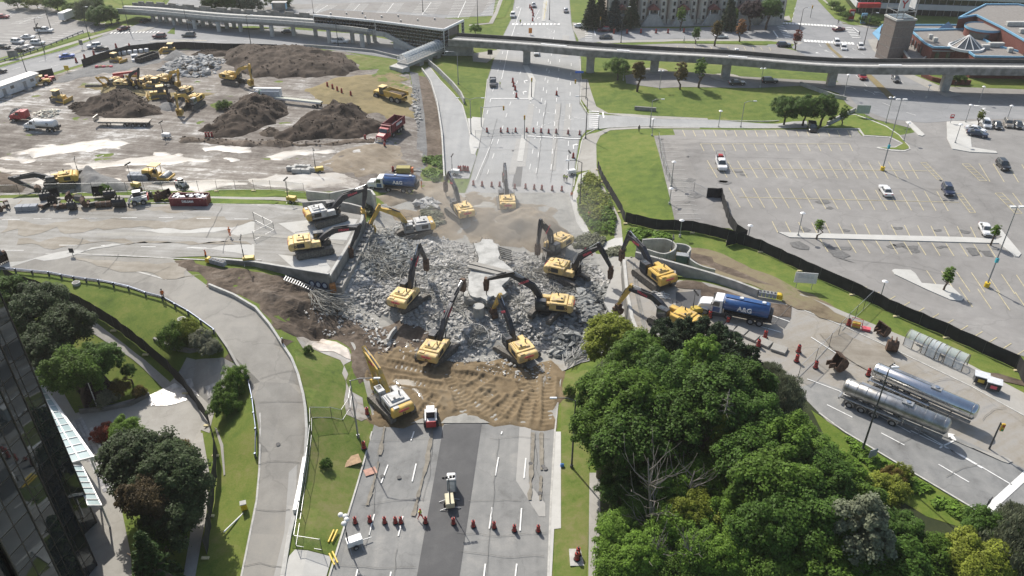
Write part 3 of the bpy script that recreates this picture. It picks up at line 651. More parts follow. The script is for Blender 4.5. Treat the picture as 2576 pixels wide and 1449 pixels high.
def hatch(a,b,w):
 (ax,ay),(bx,by)=a,b
 line('hatch_line',[a,b],.12,M_yellowline,lot,4);line('hatch_line',[(ax+w,ay),(bx+w,by)],.12,M_yellowline,lot,4)
 for k in range(7):f=k/6;line('hatch_line',[(ax+(bx-ax)*f,ay+(by-ay)*f),(ax+(bx-ax)*f+w,ay+(by-ay)*f)],.12,M_yellowline,lot,4)
hatch((2316,410),(2358,453),13);hatch((2404,488),(2440,536),14);hatch((2420,413),(2465,456),17);hatch((2503,487),(2553,538),18)
def island(poly,m=M_concw,h=.16):
 mb=MB();mb.slab(gl(poly),lambda x,y:Z(x,y)-.2,lambda x,y:Z(x,y)+.06+h);return tag(mb.obj('kerbed_island',m),kind='structure')
island([(1957,586),(2160,592),(2440,599),(2508,604),(2520,598),(2488,580),(2495,573),(2515,576),(2568,640),(2562,648),(2552,647),(2512,614),(2440,612),(2160,604),(1986,599)])
island([(2243,682),(2250,679),(2290,681),(2302,690),(2318,714),(2390,720),(2424,752),(2418,759),(2390,756),(2330,730),(2250,692)])
island([(2381,308),(2400,306),(2440,308),(2470,305),(2440,335),(2444,372),(2505,382),(2508,387),(2440,384),(2395,376),(2382,350)])
island([(2277,307),(2290,306),(2326,340),(2320,344),(2310,342)])
island([(2540,310),(2700,312),(2700,318),(2540,316)])
isl=island([(2130,290),(2150,288),(2185,300),(2230,318),(2262,340),(2288,370),(2290,376),(2275,382),(2240,380),(2205,374),(2206,371),(2250,371),(2268,362),(2236,347),(2172,343),(2158,326),(2060,325),(2090,312)],M_kerb,.1)
sheet('island_grass',[(2133,292),(2150,290),(2183,302),(2228,320),(2259,341),(2285,370),(2286,375),(2274,379),(2240,377),(2212,373),(2252,373),(2272,362),(2240,345),(2174,341),(2162,324),(2070,324),(2095,313)],M_lush,7)
for k in range(26):                                              # oil stains and patched tar in the stalls
 x,y=rnd.choice([(1975+rnd.random()*480,572+rnd.random()*12),(2050+rnd.random()*480,606+rnd.random()*28),(1800+rnd.random()*600,455+rnd.random()*100),(1720+rnd.random()*150,380+rnd.random()*150)])
 r=.5+rnd.random()*.8;X,Y=G(x,y)
 mk('tar_stain',drape_mesh('tar_stain',[[(X+r*(1.2+.3*math.sin(3*t+k))*math.cos(t),Y+r*(.8+.3*math.cos(2*t+k))*math.sin(t))for t in [2*math.pi*q/12 for q in range(12)]]],MATS.get('tar')or mat('tar',(.13,.128,.125),.8,var=.2),.11,True),lot)
for poly in ([(1986,612),(2010,608),(2036,622),(2034,630),(2010,628),(1992,622)],[(2082,630),(2110,628),(2140,645),(2120,652),(2155,664),(2125,656),(2095,645)],[(2436,624),(2455,626),(2465,642),(2445,645),(2434,634)],[(2465,632),(2490,632),(2500,648),(2478,645)]):
 sheet('tar_stain',poly,MATS['tar'],4,parent=lot)

M_scrub=ground_mat('scrubby_dirt',[(.10,.075,.045),(.17,.135,.085),(.20,.17,.10),(.13,.14,.05)],(.12,.7,4.0),rough=1,bump=.6)
east=sheet('cross_road',[(1618,690),(1700,705),(1790,715),(1960,757),(1982,767),(2127,824),(2257,884),(2444,974),(2576,1047),(3300,1400),(3300,1800),(2620,1380),(2477,1297),(2300,1192),(2124,1087),(2080,1060),(1960,940),(1850,890),(1660,850),(1628,850)],M_deckr,2)
sheet('clean_asphalt',[(2200,1010),(2300,1050),(2576,1180),(2700,1240),(2700,1420),(2477,1297),(2300,1192),(2124,1087),(2060,1040),(2000,980),(2060,960)],M_road,3,parent=east)
sheet('wet_asphalt',[(1700,735),(1770,728),(1830,745),(1900,772),(1990,800),(1975,825),(1850,800),(1760,790),(1690,770)],M_black,3,parent=east,rag=1.8)
sheet('pavement',[(1985,765),(2014,740),(2157,800),(2432,914),(2576,990),(2800,1090),(2800,1150),(2576,1045),(2444,972),(2257,882),(2127,822)],M_conc,3)
kerb('kerb',[(1985,767),(2127,824),(2257,884),(2444,974),(2576,1047),(2700,1105)],east,M_kerb)
kerb('kerb',[(2060,1040),(2124,1087),(2300,1192),(2477,1297),(2560,1345)],east,M_kerb)
for a,b in (((1935,793),(1986,811)),((1885,815),(1965,838)),((2040,850),(2110,895)),((2214,899),(2260,925)),((2320,960),(2380,995)),((2300,1080),(2470,1180)),((2080,1020),(2144,1052)),((2216,1091),(2275,1122)),((2360,1170),(2437,1215))):line('lane_dash',[a,b],.16,M_white,east,5)
line('solid_line',[(2030,955),(2110,985),(2180,1030),(2290,1090)],.15,M_white,east,5);line('solid_line',[(2290,1085),(2420,1148),(2545,1222)],.16,M_white,east,5)
line('stop_line',[(2475,1295),(2576,1200),(2600,1178)],.9,M_white,east,5)
arrow('turn_arrow',(2396,1112),R(-62),5,east,turn=-1)
mb=MB();mb.slab(gl([(2330,1085),(2345,1088),(2440,1128),(2535,1155),(2546,1163),(2536,1168),(2520,1163),(2430,1122)]),lambda x,y:Z(x,y)-.1,lambda x,y:Z(x,y)+.2);tag(mb.obj('median',M_conc),kind='structure')
sheet('mud_spill',[(1960,748),(2010,742),(2080,775),(2150,812),(2110,815),(2060,800),(1990,778)],M_scrub,5,rag=2.0)
sheet('mud_spill',[(2060,840),(2120,830),(2180,870),(2240,905),(2200,930),(2140,905),(2080,880)],M_tanfilm,6,parent=east,rag=2.5)
sheet('mud_spill',[(1690,720),(1760,730),(1800,775),(1900,790),(1990,800),(1985,775),(1900,755),(1790,718),(1720,705)],M_brown,4,rag=1.8)
sheet('mud_verge',[(1705,618),(1760,622),(1820,640),(1900,675),(2000,722),(2080,765),(2160,806),(2120,812),(2050,788),(1980,752),(1900,724),(1800,694),(1740,668)],M_scrub,2,rag=1.8)
sheet('bare_verge',[(1722,632),(1790,648),(1870,685),(1950,722),(1900,715),(1800,680),(1735,655)],M_brown,3,rag=1.8)
sheet('tyre_ruts',[(2440,935),(2510,940),(2576,960),(2576,972),(2500,955),(2450,945)],M_brown,3)

# ---- office forecourt lower left
plaza=sheet('plaza',[(-200,1300),(-40,900),(50,880),(110,900),(190,1040),(330,1005),(380,995),(412,977),(440,950),(470,900),(560,900),(600,920),(600,960),(560,985),(545,1000),(527,1090),(505,1082),(510,1130),(430,1130),(330,1140),(280,1190),(300,1250),(330,1400),(340,1620),(-200,1800)],M_conc,2)
sheet('pavement',[(215,805),(245,815),(345,892),(428,962),(412,979),(330,902),(222,832)],M_conc,3)
sheet('pavement',[(482,1087),(510,1090),(527,1190),(520,1290),(492,1449),(470,1620),(440,1620),(462,1449),(488,1290),(502,1190)],M_conc,3)
sheet('pavement',[(540,1075),(546,1080),(562,1120),(567,1195),(563,1198),(555,1125)],M_conc,3)
for poly in ([(380,1000),(415,975),(440,965),(470,1000),(468,1012),(440,1012),(425,1018),(395,1014)],[(465,960),(480,955),(498,975),(500,990),(490,1002),(478,992)],[(515,975),(540,965),(540,985),(528,1000),(515,995)]):sheet('water_film',poly,mat('wet_concrete',(.55,.53,.50),.18,var=.25,scale=1.2,bump=.35,spec=.8),4,rag=1.8)
sheet('driveway_mud',[(560,905),(640,930),(700,880),(740,860),(700,850),(620,880)],M_brown,1)
M_paver=[mat('paver_%d'%i,c,.85,var=.1)for i,c in enumerate([(.42,.41,.40),(.33,.325,.33),(.26,.26,.27)])]
pav=thing('paving','light and dark grey squares paved beside the glass canopy','paving');pav['kind']='structure';del pav['category']
A,B,C_=Vector(G(180,1062)),Vector(G(262,1240)),Vector(G(206,1050))
ev=(B-A);eu=(C_-A);nu,nv=max(3,int(eu.length/.6)),int(ev.length/.6)
for i in range(nu):
 for j in range(nv):
  p=A+eu*(i+.5)/nu+ev*(j+.5)/nv;r=rnd.random()
  mb=MB();mb.box((p.x,p.y,Z(p.x,p.y)+.09),(.57,.57,.05),0,rz=math.atan2(ev.y,ev.x))
  mb.obj('paver',M_paver[0 if r<.55 else 1 if r<.8 else 2],pav)
sheet('pavement',[(742,1384),(835,1402),(822,1449),(790,1560),(690,1560),(716,1449),(728,1400)],M_concw,4)
sheet('pavement',[(1483,1190),(1509,1190),(1510,1300),(1506,1449),(1500,1560),(1466,1560),(1480,1449)],M_conc,2)
mb=MB();L=resample(gl([(1406,1087),(1398,1320),(1390,1449),(1386,1560)]),4)
sheet('pavement',[(1397,1087),(1411,1087),(1411,1330),(1394,1332),(1388,1449),(1384,1560),(1377,1560),(1380,1449),(1388,1250)],M_concw,3)
sheet('verge',[(772,1040),(780,1090),(772,1160),(745,1310),(735,1380),(835,1400),(850,1380),(936,1090),(928,1060),(880,1040),(868,1000),(884,940),(880,900),(800,880),(740,880),(752,950)],M_weeds,1)
sheet('verge',[(1412,940),(1480,930),(1483,1190),(1482,1300),(1470,1560),(1388,1560),(1396,1330),(1411,1330)],M_weeds,1)
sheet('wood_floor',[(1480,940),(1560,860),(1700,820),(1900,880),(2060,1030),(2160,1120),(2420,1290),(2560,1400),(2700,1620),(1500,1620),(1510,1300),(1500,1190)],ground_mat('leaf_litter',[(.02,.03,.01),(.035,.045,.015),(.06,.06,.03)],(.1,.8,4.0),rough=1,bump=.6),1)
sheet('verge',[(2040,1032),(2124,1092),(2300,1197),(2476,1302),(2440,1335),(2330,1300),(2200,1220),(2090,1130)],M_lush,2)

# ---- the pit: mud, sand, crushed concrete
sheet('pit_floor',[(880,640),(940,560),(960,515),(1120,485),(1430,485),(1450,560),(1500,640),(1600,650),(1640,840),(1560,870),(1480,910),(1415,935),(1398,1060),(940,1060),(900,900),(840,760)],M_dust,4)
relief('mud_bank',[(430,652),(520,662),(640,680),(760,705),(835,735),(900,790),(950,830),(985,860),(1000,880),(960,930),(910,960),(885,930),(880,890),(820,855),(745,850),(700,830),(644,782),(590,745),(527,722),(480,690)],M_brown,.4,rag=2.0,smooth=False,func=lambda x,y,d:sstep(d/3)*(.9*fbm(x,y,.22,5)+.55*ridged(x,y,.5,3)-.1))
relief('dark_mud',[(880,890),(905,835),(960,815),(1010,800),(1070,830),(1085,885),(1020,905),(970,912),(930,960),(900,985)],M_brown,.4,rag=2.0,func=lambda x,y,d:.12+sstep(d/2)*(.4*fbm(x,y,.3,4)+.3*ridged(x,y,.6,3)-.1))
def tread(x,y,d):
 rims=0*x
 h=.34*fbm(x,y,.18,4)+.12*ridged(x*.5,y,.7,3)-.05+.07*fbm(x,y,1.2,3)
 for (x0,y0),(x1,y1)in tread_lines:
  vx,vy=x1-x0,y1-y0;L=math.hypot(vx,vy);t=((x-x0)*vx+(y-y0)*vy)/L;e=np.abs((x-x0)*vy-(y-y0)*vx)/L+.25*fbm(x,y,.3,2)
  m=((t>0)& (t<L))*sstep((1.0-e)/.35)
  rim=((t>0)& (t<L))*np.exp(-((e-1.0)/.3)**2)
  h=h*(1-.8*m)+m*(-.15+.12*(np.sin(t*2*math.pi/.8)>0));rims=np.maximum(rims*(1-.7*m),rim)
 return sstep(d/2.0)*(h+.26*rims+.2)
tread_lines=[(G(*a),G(*b))for a,b in (((965,918),(1250,965)),((985,957),(1245,1000)),((1265,925),(1180,985)),((1245,990),(1150,1050)),((1320,980),(1270,1060)),((1340,940),(1345,1060)),((1380,950),(1375,1080)),((1210,1000),(1190,1060)),((1290,920),(1320,990)),((990,870),(960,900)),((1060,990),(1100,1040)),((1120,930),(1170,1045)),((1290,1000),(1235,1062)),((1330,1010),(1310,1085)),((1100,1000),(1060,1050)),((1150,985),(1260,1062)),((940,930),(925,1050)),((1000,1000),(970,1060)),((1200,930),(1330,960)),((1090,925),(1010,900)))]
relief('sand_fill',[(898,950),(925,900),(970,880),(1008,845),(1060,850),(1080,890),(1120,905),(1200,905),(1260,900),(1330,920),(1400,888),(1424,935),(1416,1000),(1404,1080),(1340,1090),(1250,1068),(1200,1060),(1130,1072),(1090,1085),(1065,1060),(1020,1068),(960,1070),(925,1060),(930,1000),(905,950)],M_sand,.22,tread,rag=2.2)
for poly in ([(985,965),(1010,955),(1040,960),(1060,985),(1075,1010),(1072,1018),(1050,1012),(1030,985),(1000,985)],[(1012,880),(1025,860),(1035,870),(1020,905),(1022,940),(1010,925)],[(1352,925),(1375,920),(1378,940),(1368,960),(1360,1005),(1352,1000),(1358,960)],[(1306,915),(1320,930),(1318,955),(1308,945)]):
 relief('puddle',poly,M_water,.35,lambda x,y,d:.42+0*x,lip=.1,rag=1.5)
sheet('pump_pool',[(745,850),(800,848),(850,858),(882,880),(884,910),(868,920),(880,985),(905,1000),(930,1050),(915,1055),(880,1045),(866,1010),(870,980),(860,905),(820,893),(790,880),(758,880)],M_silt,3,rag=1.5)
sheet('pump_water',[(810,850),(850,858),(880,878),(884,905),(870,903),(840,888),(800,885),(780,872)],mat('muddy_water',(.62,.55,.48),.15,var=.25,scale=.7,bump=.25,spec=.7),5,rag=1.8)
relief('pit_dirt',[(960,520),(1030,520),(1100,560),(1120,490),(1190,480),(1300,500),(1400,525),(1440,560),(1430,620),(1330,640),(1240,620),(1180,620),(1090,600),(1000,560)],M_tan,.5,rag=3.0,func=lambda x,y,d:sstep(d/3)*(.6*fbm(x,y,.2,4)+.5*ridged(x,y,.3,3)-.1))
relief('spoil_bank',[(1240,545),(1290,520),(1340,522),(1400,545),(1432,580),(1430,620),(1380,640),(1330,640),(1270,600)],M_tan,.45,rag=2.0,func=lambda x,y,d:sstep(d/5)*(1.9+.5*fbm(x,y,.35,4)))
rub_ground=relief('rubble_bed',RUBBLE,M_dust,.45,rag=3.0,func=lambda x,y,d:sstep(d/3)*(.55*fbm(x,y,.25,4)+.35*ridged(x,y,.8,2)))

# ---- cracks and joints in the road surfaces
M_crack=mat('road_crack',(.165,.162,.155),.95,var=.3)
def crack(parent,pts,w=.10,layer=6,jit=.13):
 w*=.5
 L=resample(gl(pts),1.2);L=[tuple(p+Vector((rnd.uniform(-jit,jit),rnd.uniform(-jit,jit))))for p in L]
 mk('crack',drape_mesh('crack',[strip_xy(L,w)],M_crack,.03*layer,True),parent)
for pts in ([(930,1112),(1010,1108),(1085,1104)],[(905,1270),(1010,1260),(1072,1256)],[(1090,1090),(1080,1200),(1062,1262)],[(958,1105),(946,1190),(940,1280),(920,1380)],[(1180,1262),(1270,1258),(1310,1262)],[(1256,1105),(1248,1180),(1236,1290),(1226,1440)],[(1160,1390),(1260,1402),(1370,1398)],[(850,1420),(950,1430),(1050,1426)],[(1150,1342),(1250,1348),(1376,1342)],[(1000,1380),(990,1449)],[(1345,1090),(1350,1180),(1366,1260)],[(1230,1105),(1300,1100),(1385,1106)]):crack(road,pts)
for pts in ([(1230,380),(1320,376),(1445,382)],[(1210,440),(1330,436),(1440,440)],[(1375,260),(1362,340),(1350,450)],[(1412,260),(1400,350),(1385,460)],[(1250,300),(1225,400),(1200,460)]):crack(road,pts,.14,7)
for pts in ([(655,955),(700,940),(748,936)],[(648,1015),(700,1010),(766,1012)],[(650,1170),(700,1160),(768,1168)],[(640,1285),(690,1290),(730,1286)],[(560,790),(600,800),(640,790)],[(612,1425),(655,1420),(712,1428)],[(330,724),(390,690),(430,672)]):crack(loop,pts,.12,7)
for pts in ([(100,552),(240,550),(420,556)],[(210,600),(196,625),(170,640)],[(560,520),(540,560),(520,600)],[(300,640),(290,660),(260,690)],[(600,565),(570,600),(560,640)]):crack(west,pts,.14,6)
for pts in ([(2060,860),(2100,850),(2140,838)],[(2180,980),(2200,1010),(2170,1040)],[(2260,1120),(2300,1100),(2340,1090)],[(2300,1000),(2350,960),(2400,955)],[(2380,1200),(2420,1180),(2470,1170)],[(2470,1060),(2500,1030),(2530,1026)],[(1990,770),(1960,800),(1930,830)],[(2100,900),(2180,930),(2250,990),(2330,1040)]):crack(east,pts,.12,7)
for pts in ([(1700,400),(1850,396),(2050,402)],[(2100,650),(2250,665),(2420,700)]):crack(lot,pts,.12,5)
M_iron=mat('cast_iron',(.09,.09,.092),.7,.5)
for x,y,par in ((1124,1262,road),(1004,1203,road),(1372,1181,road),(1366,1175,road),(1358,1243,road),(1335,1168,road),(962,1200,road),(700,1120,loop),(2310,1060,east),(1290,380,road),(1700,480,lot),(1730,395,lot),(2365,455,lot)):
 X,Y=G(x,y);mk('manhole_cover',drape_mesh('manhole_cover',[[(X+.3*math.cos(q),Y+.3*math.sin(q))for q in [math.pi*k/6 for k in range(12)]]],M_iron,.2,True),par)
# dirt tracked out of the pit by tyres and tracks
M_track=mat('tracked_dirt',(.225,.205,.17),.95,var=.2,scale=1.2)
for pts,par in (([(1090,1075),(1070,1180),(1040,1300)],road),([(968,1075),(950,1180),(920,1290)],road),([(1340,1090),(1338,1170),(1332,1260)],road),([(1362,1090),(1362,1170),(1358,1260)],road)):
 for q in range(9):
  f0=q/9+rnd.uniform(0,.04);L=resample(gl(pts),1.0);i0=int(f0*(len(L)-1));i1=min(len(L)-1,i0+rnd.randint(2,4))
  if i1>i0 and rnd.random()>.15*q/3:mk('dirt_track',drape_mesh('dirt_track',[ragged(strip_xy([tuple(p)for p in L[i0:i1+1]],rnd.uniform(.25,.5)),.25,.5,.9)],M_track,.175+.002*q,True),par)

# ---- heaps of soil and gravel
HEAPS={};M_soil2=ground_mat('brown_soil',[(.03,.021,.014),(.054,.039,.028),(.08,.059,.044),(.115,.088,.068)],(.2,.9,5.0),rough=1,bump=.8)
def heap(name,label,cx,cy,foot,h,m,res=.5,rough=1.0,lobes=None):
 """a heap on an irregular outline (chart points); lobes add summits"""
 P=gl(foot);o_=np.array(P);c=o_.mean(0)
 lb=[(*G(x,y),r,a)for x,y,r,a in (lobes or [])]
 def f(x,y,d):
  b=1-np.exp(-d/(h*1.0));z=h*.62*b
  for X,Y,r,a in lb:z=z+a*np.exp(-((x-X)**2+(y-Y)**2)/r**2)*sstep(d/2)
  return z*(1+.14*fbm(x,y,.3,3))+rough*sstep(d/2)*(.9*fbm(x,y,.3,4)+.9*(ridged(x,y,.4,3)-.6))
 P=gl(foot);X=np.array([rnd.uniform(min(p[0]for p in P),max(p[0]for p in P))for _ in range(600)]);Y=np.array([rnd.uniform(min(p[1]for p in P),max(p[1]for p in P))for _ in range(600)])
 k=in_poly(X,Y,P)& (poly_dist(X,Y,P)>.8);X,Y=X[k],Y[k];d_=poly_dist(X,Y,P);zz=Zs(X,Y)+.1+f(X,Y,d_);cl_mb=MB()
 for x,y,z in zip(X,Y,zz):s_=.1+.3*rnd.random()**3;cl_mb.box((x,y,z+.05),(s_*1.4,s_,s_*.8),tx=rnd.uniform(.5,.9),ty=rnd.uniform(.5,.9),rz=rnd.uniform(0,3))
 o=relief(name,foot,m,res*.8,f,kind=None,rag=2.5 if 'soil' in name else 1.2)
 if 'soil' in name and len(X):tag(cl_mb.obj('clods',m,o),kind='stuff')
 return tag(o,label,'heap','heaps of soil and gravel on the site')
heap('soil_heap','long brown soil heap at the back of the site by the station',0,0,[(575,128),(640,119),(720,122),(800,128),(860,140),(900,160),(905,175),(870,190),(800,195),(720,196),(640,198),(590,182),(560,160)],4.0,M_soil2,.6,.8,[(670,150,12,.8),(800,150,10,.6)])
heap('soil_heap','dark brown soil heap in the middle of the equipment row',0,0,[(195,288),(225,262),(270,240),(320,238),(370,250),(400,268),(412,290),(360,298),(280,298)],3.6,M_soil,.5,1.0,[(320,252,5,1.2),(265,256,5,.6)])
heap('soil_heap','steep dark soil heap right of the flatbed trailer',0,0,[(500,332),(530,312),(560,286),(600,262),(650,255),(700,262),(735,272),(730,288),(690,310),(650,330),(590,345),(540,348)],5.0,M_soil,.5,1.1,[(655,275,6,1.6),(620,290,6,.8)])
heap('soil_heap','dark soil heap beside the red dump truck',0,0,[(690,345),(740,315),(790,290),(850,272),(900,278),(940,298),(965,312),(960,335),(920,345),(860,352),(780,358),(720,358)],4.6,M_soil,.5,1.1,[(865,290,5,1.6),(790,310,6,.8)])
heap('soil_heap','low ragged brown bank along the front of the soil heaps',0,0,[(450,345),(540,350),(640,352),(760,360),(880,355),(960,348),(940,362),(840,370),(700,375),(560,368),(445,358)],1.6,M_brown,.5,.8)
heap('gravel_heap','pointed grey gravel heap behind the bucket row',0,0,[(178,486),(180,470),(205,442),(235,436),(280,446),(330,470),(320,484),(250,488)],3.6,M_gravel,.45,.25,[(222,445,3,1.6)])
heap('sand_heap','brown sand heap at the left edge of the site',0,0,[(-40,486),(-40,445),(10,436),(50,446),(70,466),(60,484),(20,488)],2.8,M_brown,.5,.4)
heap('gravel_heap','grey gravel heap left of the broken concrete',0,0,[(402,152),(420,140),(455,136),(480,144),(484,154),(450,160)],2.6,M_gravel,.5,.2,[(455,140,4,.8)])
heap('soil_heap','brown soil heap behind the broken concrete',0,0,[(480,140),(500,130),(540,128),(580,133),(560,142),(520,146)],2.2,M_soil,.6,.6)
heap('gravel_heap','small grey gravel heap behind the yellow excavator',0,0,[(396,272),(405,260),(430,258),(450,266),(445,280),(415,282)],1.8,M_gravel,.5,.2)
heap('soil_heap','small dark gravel heap beside the red lorry cab',0,0,[(12,300),(25,280),(50,272),(78,280),(70,296),(40,306)],1.6,M_gravel,.5,.2)
heap('soil_heap','small brown heap between two larger soil heaps',0,0,[(650,335),(680,322),(705,328),(700,340),(670,346)],1.6,M_brown,.45,.5)
heap('soil_heap','low dark spoil bank in front of the bulldozer',0,0,[(165,275),(180,262),(215,258),(235,264),(215,278),(185,282)],1.5,M_soil,.5,.5)
# ==== structures
M_cw=mat('wall_concrete',(.36,.355,.335),.9,var=.18,scale=.8,bump=.15)
M_cd=mat('stained_concrete',(.22,.215,.20),.9,var=.3,scale=.6,bump=.15)
M_cl=mat('light_concrete',(.46,.455,.43),.9,var=.12,scale=1.2,bump=.1)
M_steel=mat('galvanised_steel',(.42,.43,.44),.45,.7,var=.1)
M_pole=mat('pole_grey',(.30,.31,.32),.5,.4,var=.1)
M_dpole=mat('dark_pole',(.07,.075,.08),.5,.3,var=.1)
M_wht=mat('white_gloss',(.72,.72,.71),.4,var=.05)
M_blk=mat('black_rubber',(.022,.022,.023),.8,var=.2)
M_glass=mat('dark_glass',(.015,.019,.024),.06,var=.2,spec=.45,scale=.3)
M_gtint=mat('grey_glass',(.05,.06,.065),.1,var=.2,spec=1.0,scale=.3)
M_brick=mat('red_brick',(.165,.055,.042),.9,var=.18,scale=3)
M_blue=mat('sky_blue_metal',(.20,.42,.60),.45,var=.06)
M_roofg=mat('gravel_roof',(.22,.205,.19),1,var=.15,scale=1.5)
M_red=mat('red_paint',(.42,.03,.035),.45,var=.1)
M_fab=mat('black_mesh_fabric',(.018,.018,.02),.9,var=.3,scale=.8)
M_clear=bpy.data.materials.new('clear_panel');M_clear.use_nodes=True
_n=M_clear.node_tree.nodes;_b=_n['Principled BSDF'];_b.inputs['Base Color'].default_value=(.75,.8,.82,1);_b.inputs['Roughness'].default_value=.12;_b.inputs['Alpha'].default_value=.38
M_mesh=bpy.data.materials.new('chain_link');M_mesh.use_nodes=True
_n=M_mesh.node_tree.nodes;_b=_n['Principled BSDF'];_b.inputs['Base Color'].default_value=(.30,.33,.33,1);_b.inputs['Roughness'].default_value=.5;_b.inputs['Metallic'].default_value=.5;_b.inputs['Alpha'].default_value=.16

# ---- elevated guideway east of the station, each span and pier
pier_obs=[(1325,160,113),(1484,182,127),(1645,180,137),(1824,195,147),(2089,214,168),(2373,229,171)]
piers=[]
for x,y,yt in pier_obs:X,Y=G(x,y);piers.append((X,Y,Z(X,Y),top_z(X,Y-4.3,yt)))
cl=[(-19.0,piers[0][1]+7.5,piers[0][3]-.6)]+[(p[0],p[1],p[3])for p in piers]+[(160,piers[-1][1]-2,piers[-1][3]+.3),(215,piers[-1][1]-3,piers[-1][3]+.5)]
M_dkc=mat('dark_and_shade_concrete',(.075,.072,.067),.9,var=.25,scale=.5)  # dark deck tone; on the far parapet it is painted shade
gw=thing('guideway','long elevated concrete railway guideway crossing the main road on piers','viaduct',(cl[1][0],cl[1][1],0))
off=Vector((cl[1][0],cl[1][1],0))
def spline(pts,n):
 out=[];P=[Vector(p)for p in pts]
 for i in range(len(P)-1):
  p0,p1,p2,p3=P[max(i-1,0)],P[i],P[i+1],P[min(i+2,len(P)-1)]
  for k in range(n):
   t=k/n;out.append(.5*((2*p1)+(p2-p0)*t+(2*p0-5*p1+4*p2-p3)*t*t+(3*p1-p0-3*p2+p3)*t**3))
 return out+[P[-1]]
GL=spline(cl,5)
def along(line,o,w,z0,z1,mb,m=0,zoff=0.0):
 """box section swept along a line at sideways offset o"""
 L=[Vector(p)for p in line];ring=[]
 for i,p in enumerate(L):
  d=(L[min(i+1,len(L)-1)]-L[max(i-1,0)]);d.z=0;d.normalize();n=Vector((-d.y,d.x,0))
  ring.append([p+n*(o+s*w/2)+Vector((0,0,z))for s,z in ((-1,z0),(1,z0),(1,z1),(-1,z1))])
 vs=[v for r in ring for v in r];fs=[(3,2,1,0),tuple(4*(len(L)-1)+q for q in range(4))]
 for i in range(len(L)-1):
  for q in range(4):a=4*i+q;b=4*i+(q+1)%4;fs.append((a,b,b+4,a+4))
 mb.add(vs,fs,m);return mb
GLr=[p-off for p in GL]
along(GLr,0,7.4,-2.1,-1.0,MB()).obj('deck',M_dkc,gw)
for s in (-1,1):along(GLr,4.0*s,.35,-2.0,0,MB()).obj('parapet',M_cd if s<0 else M_dkc,gw)  # far parapet: shade of its inner side put into the darker colour
along(GLr,0,1.5,-1.0,-.75,MB()).obj('walkway',M_cl,gw)
for o in (-2.6,-1.5,1.5,2.6):along(GLr,o,.16,-1.0,-.82,MB()).obj('rail',M_steel,gw)
for o in (-2.05,2.05):along(GLr,o,.5,-1.0,-.88,MB()).obj('track_bed',M_dkc,gw)
for i0,i1,o in ((6,9,.4),(11,13,-3.1),(12,14,.2),(20,22,.3),(20,22,-3.2),(27,29,.2),(28,31,-3.2)):along(GLr[i0:i1],o,.9,-.74,-.6,MB()).obj('cover_panel',M_wht,gw)
for (X,Y,z,zt)in piers:
 p=Vector((X,Y,0))-off;mb=MB();h=zt-2.1-z
 mb.box((p.x,p.y,z+h*.4),(2.3,1.7,h*.8));mb.prism([(-1.15,z+h*.8),(1.15,z+h*.8),(2.3,z+h),(-2.3,z+h)],-1.2,1.2,M=Matrix.Translation((p.x,p.y,0)));mb.obj('pier',M_cw,gw,.08)
for q,(X,Y,z,zt)in enumerate(piers):
 if q in (2,3):
  mb=MB();mb.slab([(X+4.2*math.cos(t),Y+3.0*math.sin(t))for t in [k*math.pi/8 for k in range(16)]],z-.2,z+.25);tag(mb.obj('pier_island',M_conc),kind='structure')

# ---- viaduct west of the station
wv=thing('viaduct','grey concrete viaduct with twin rows of columns leaving the station','viaduct',(-95,283,0));off=Vector((-95,283,0))
near_obs=[(387,54,26),(552,80,42),(607,80,46),(686,92,50),(830,109,62),(913,120,72)]
wl_=[]
for x,y,yt in ((300,52,22),(390,62,27),(552,80,42),(686,92,50),(830,109,61),(930,122,73)):
 X,Y=G(x,y);wl_.append((X,Y,top_z(X,Y,yt)))
WL=[p-off for p in spline(wl_,4)]
along(WL,4.2,8.6,-1.9,-1.0,MB()).obj('deck',M_cw,wv)
along(WL,.1,.4,-1.9,.1,MB()).obj('parapet',M_cl,wv);along(WL,8.4,.4,-1.9,.3,MB()).obj('parapet',M_cd,wv)
along(WL,3.9,1.6,-1.0,.1,MB()).obj('platform',M_cl,wv)
for o in (1.6,2.7,5.9,7.0):along(WL,o,.2,-1.0,-.8,MB()).obj('rail',M_steel,wv)
for k in range(14):
 i=k+1
 if i+1<len(WL):along([WL[i]+(WL[i+1]-WL[i])*.1,WL[i]+(WL[i+1]-WL[i])*.75],8.4,.5,.3,.9,MB()).obj('screen_panel',M_cd,wv)
for x,y in ((387,54),(405,55),(420,55),(440,63),(455,60),(492,73),(512,66),(530,62),(552,80),(572,72),(590,70),(607,80),(660,78),(686,92),(740,91),(795,91),(830,109),(888,107),(913,120),(928,110),(943,105)):
 X,Y=G(x,y);k=min(range(len(WL)),key=lambda q:(WL[q]+off-Vector((X,Y,0))).xy.length);zt=WL[k].z-1.9
 mb=MB();mb.cyl((X-off.x,Y-off.y,Z(X,Y)),(X-off.x,Y-off.y,zt),.75,n=12);mb.obj('column',M_cl,wv)
# platform shelter with blue ends
p=P3(705,22,6.5);t=thing('platform_shelter','small grey platform shelter with blue end panels on the viaduct','shelter',(p.x,p.y,Z(p.x,p.y)))
mb=MB();mb.box((0,0,7.6),(4.6,2.2,2.2));mb.obj('wall',M_cd,t);mb=MB();mb.box((0,0,8.8),(5.2,2.6,.2));mb.obj('roof',M_cl,t)
for s in (-1,1):mb=MB();mb.box((2.35*s,-.4,7.6),(.15,1.9,2.0));mb.obj('end_panel',M_blue,t)

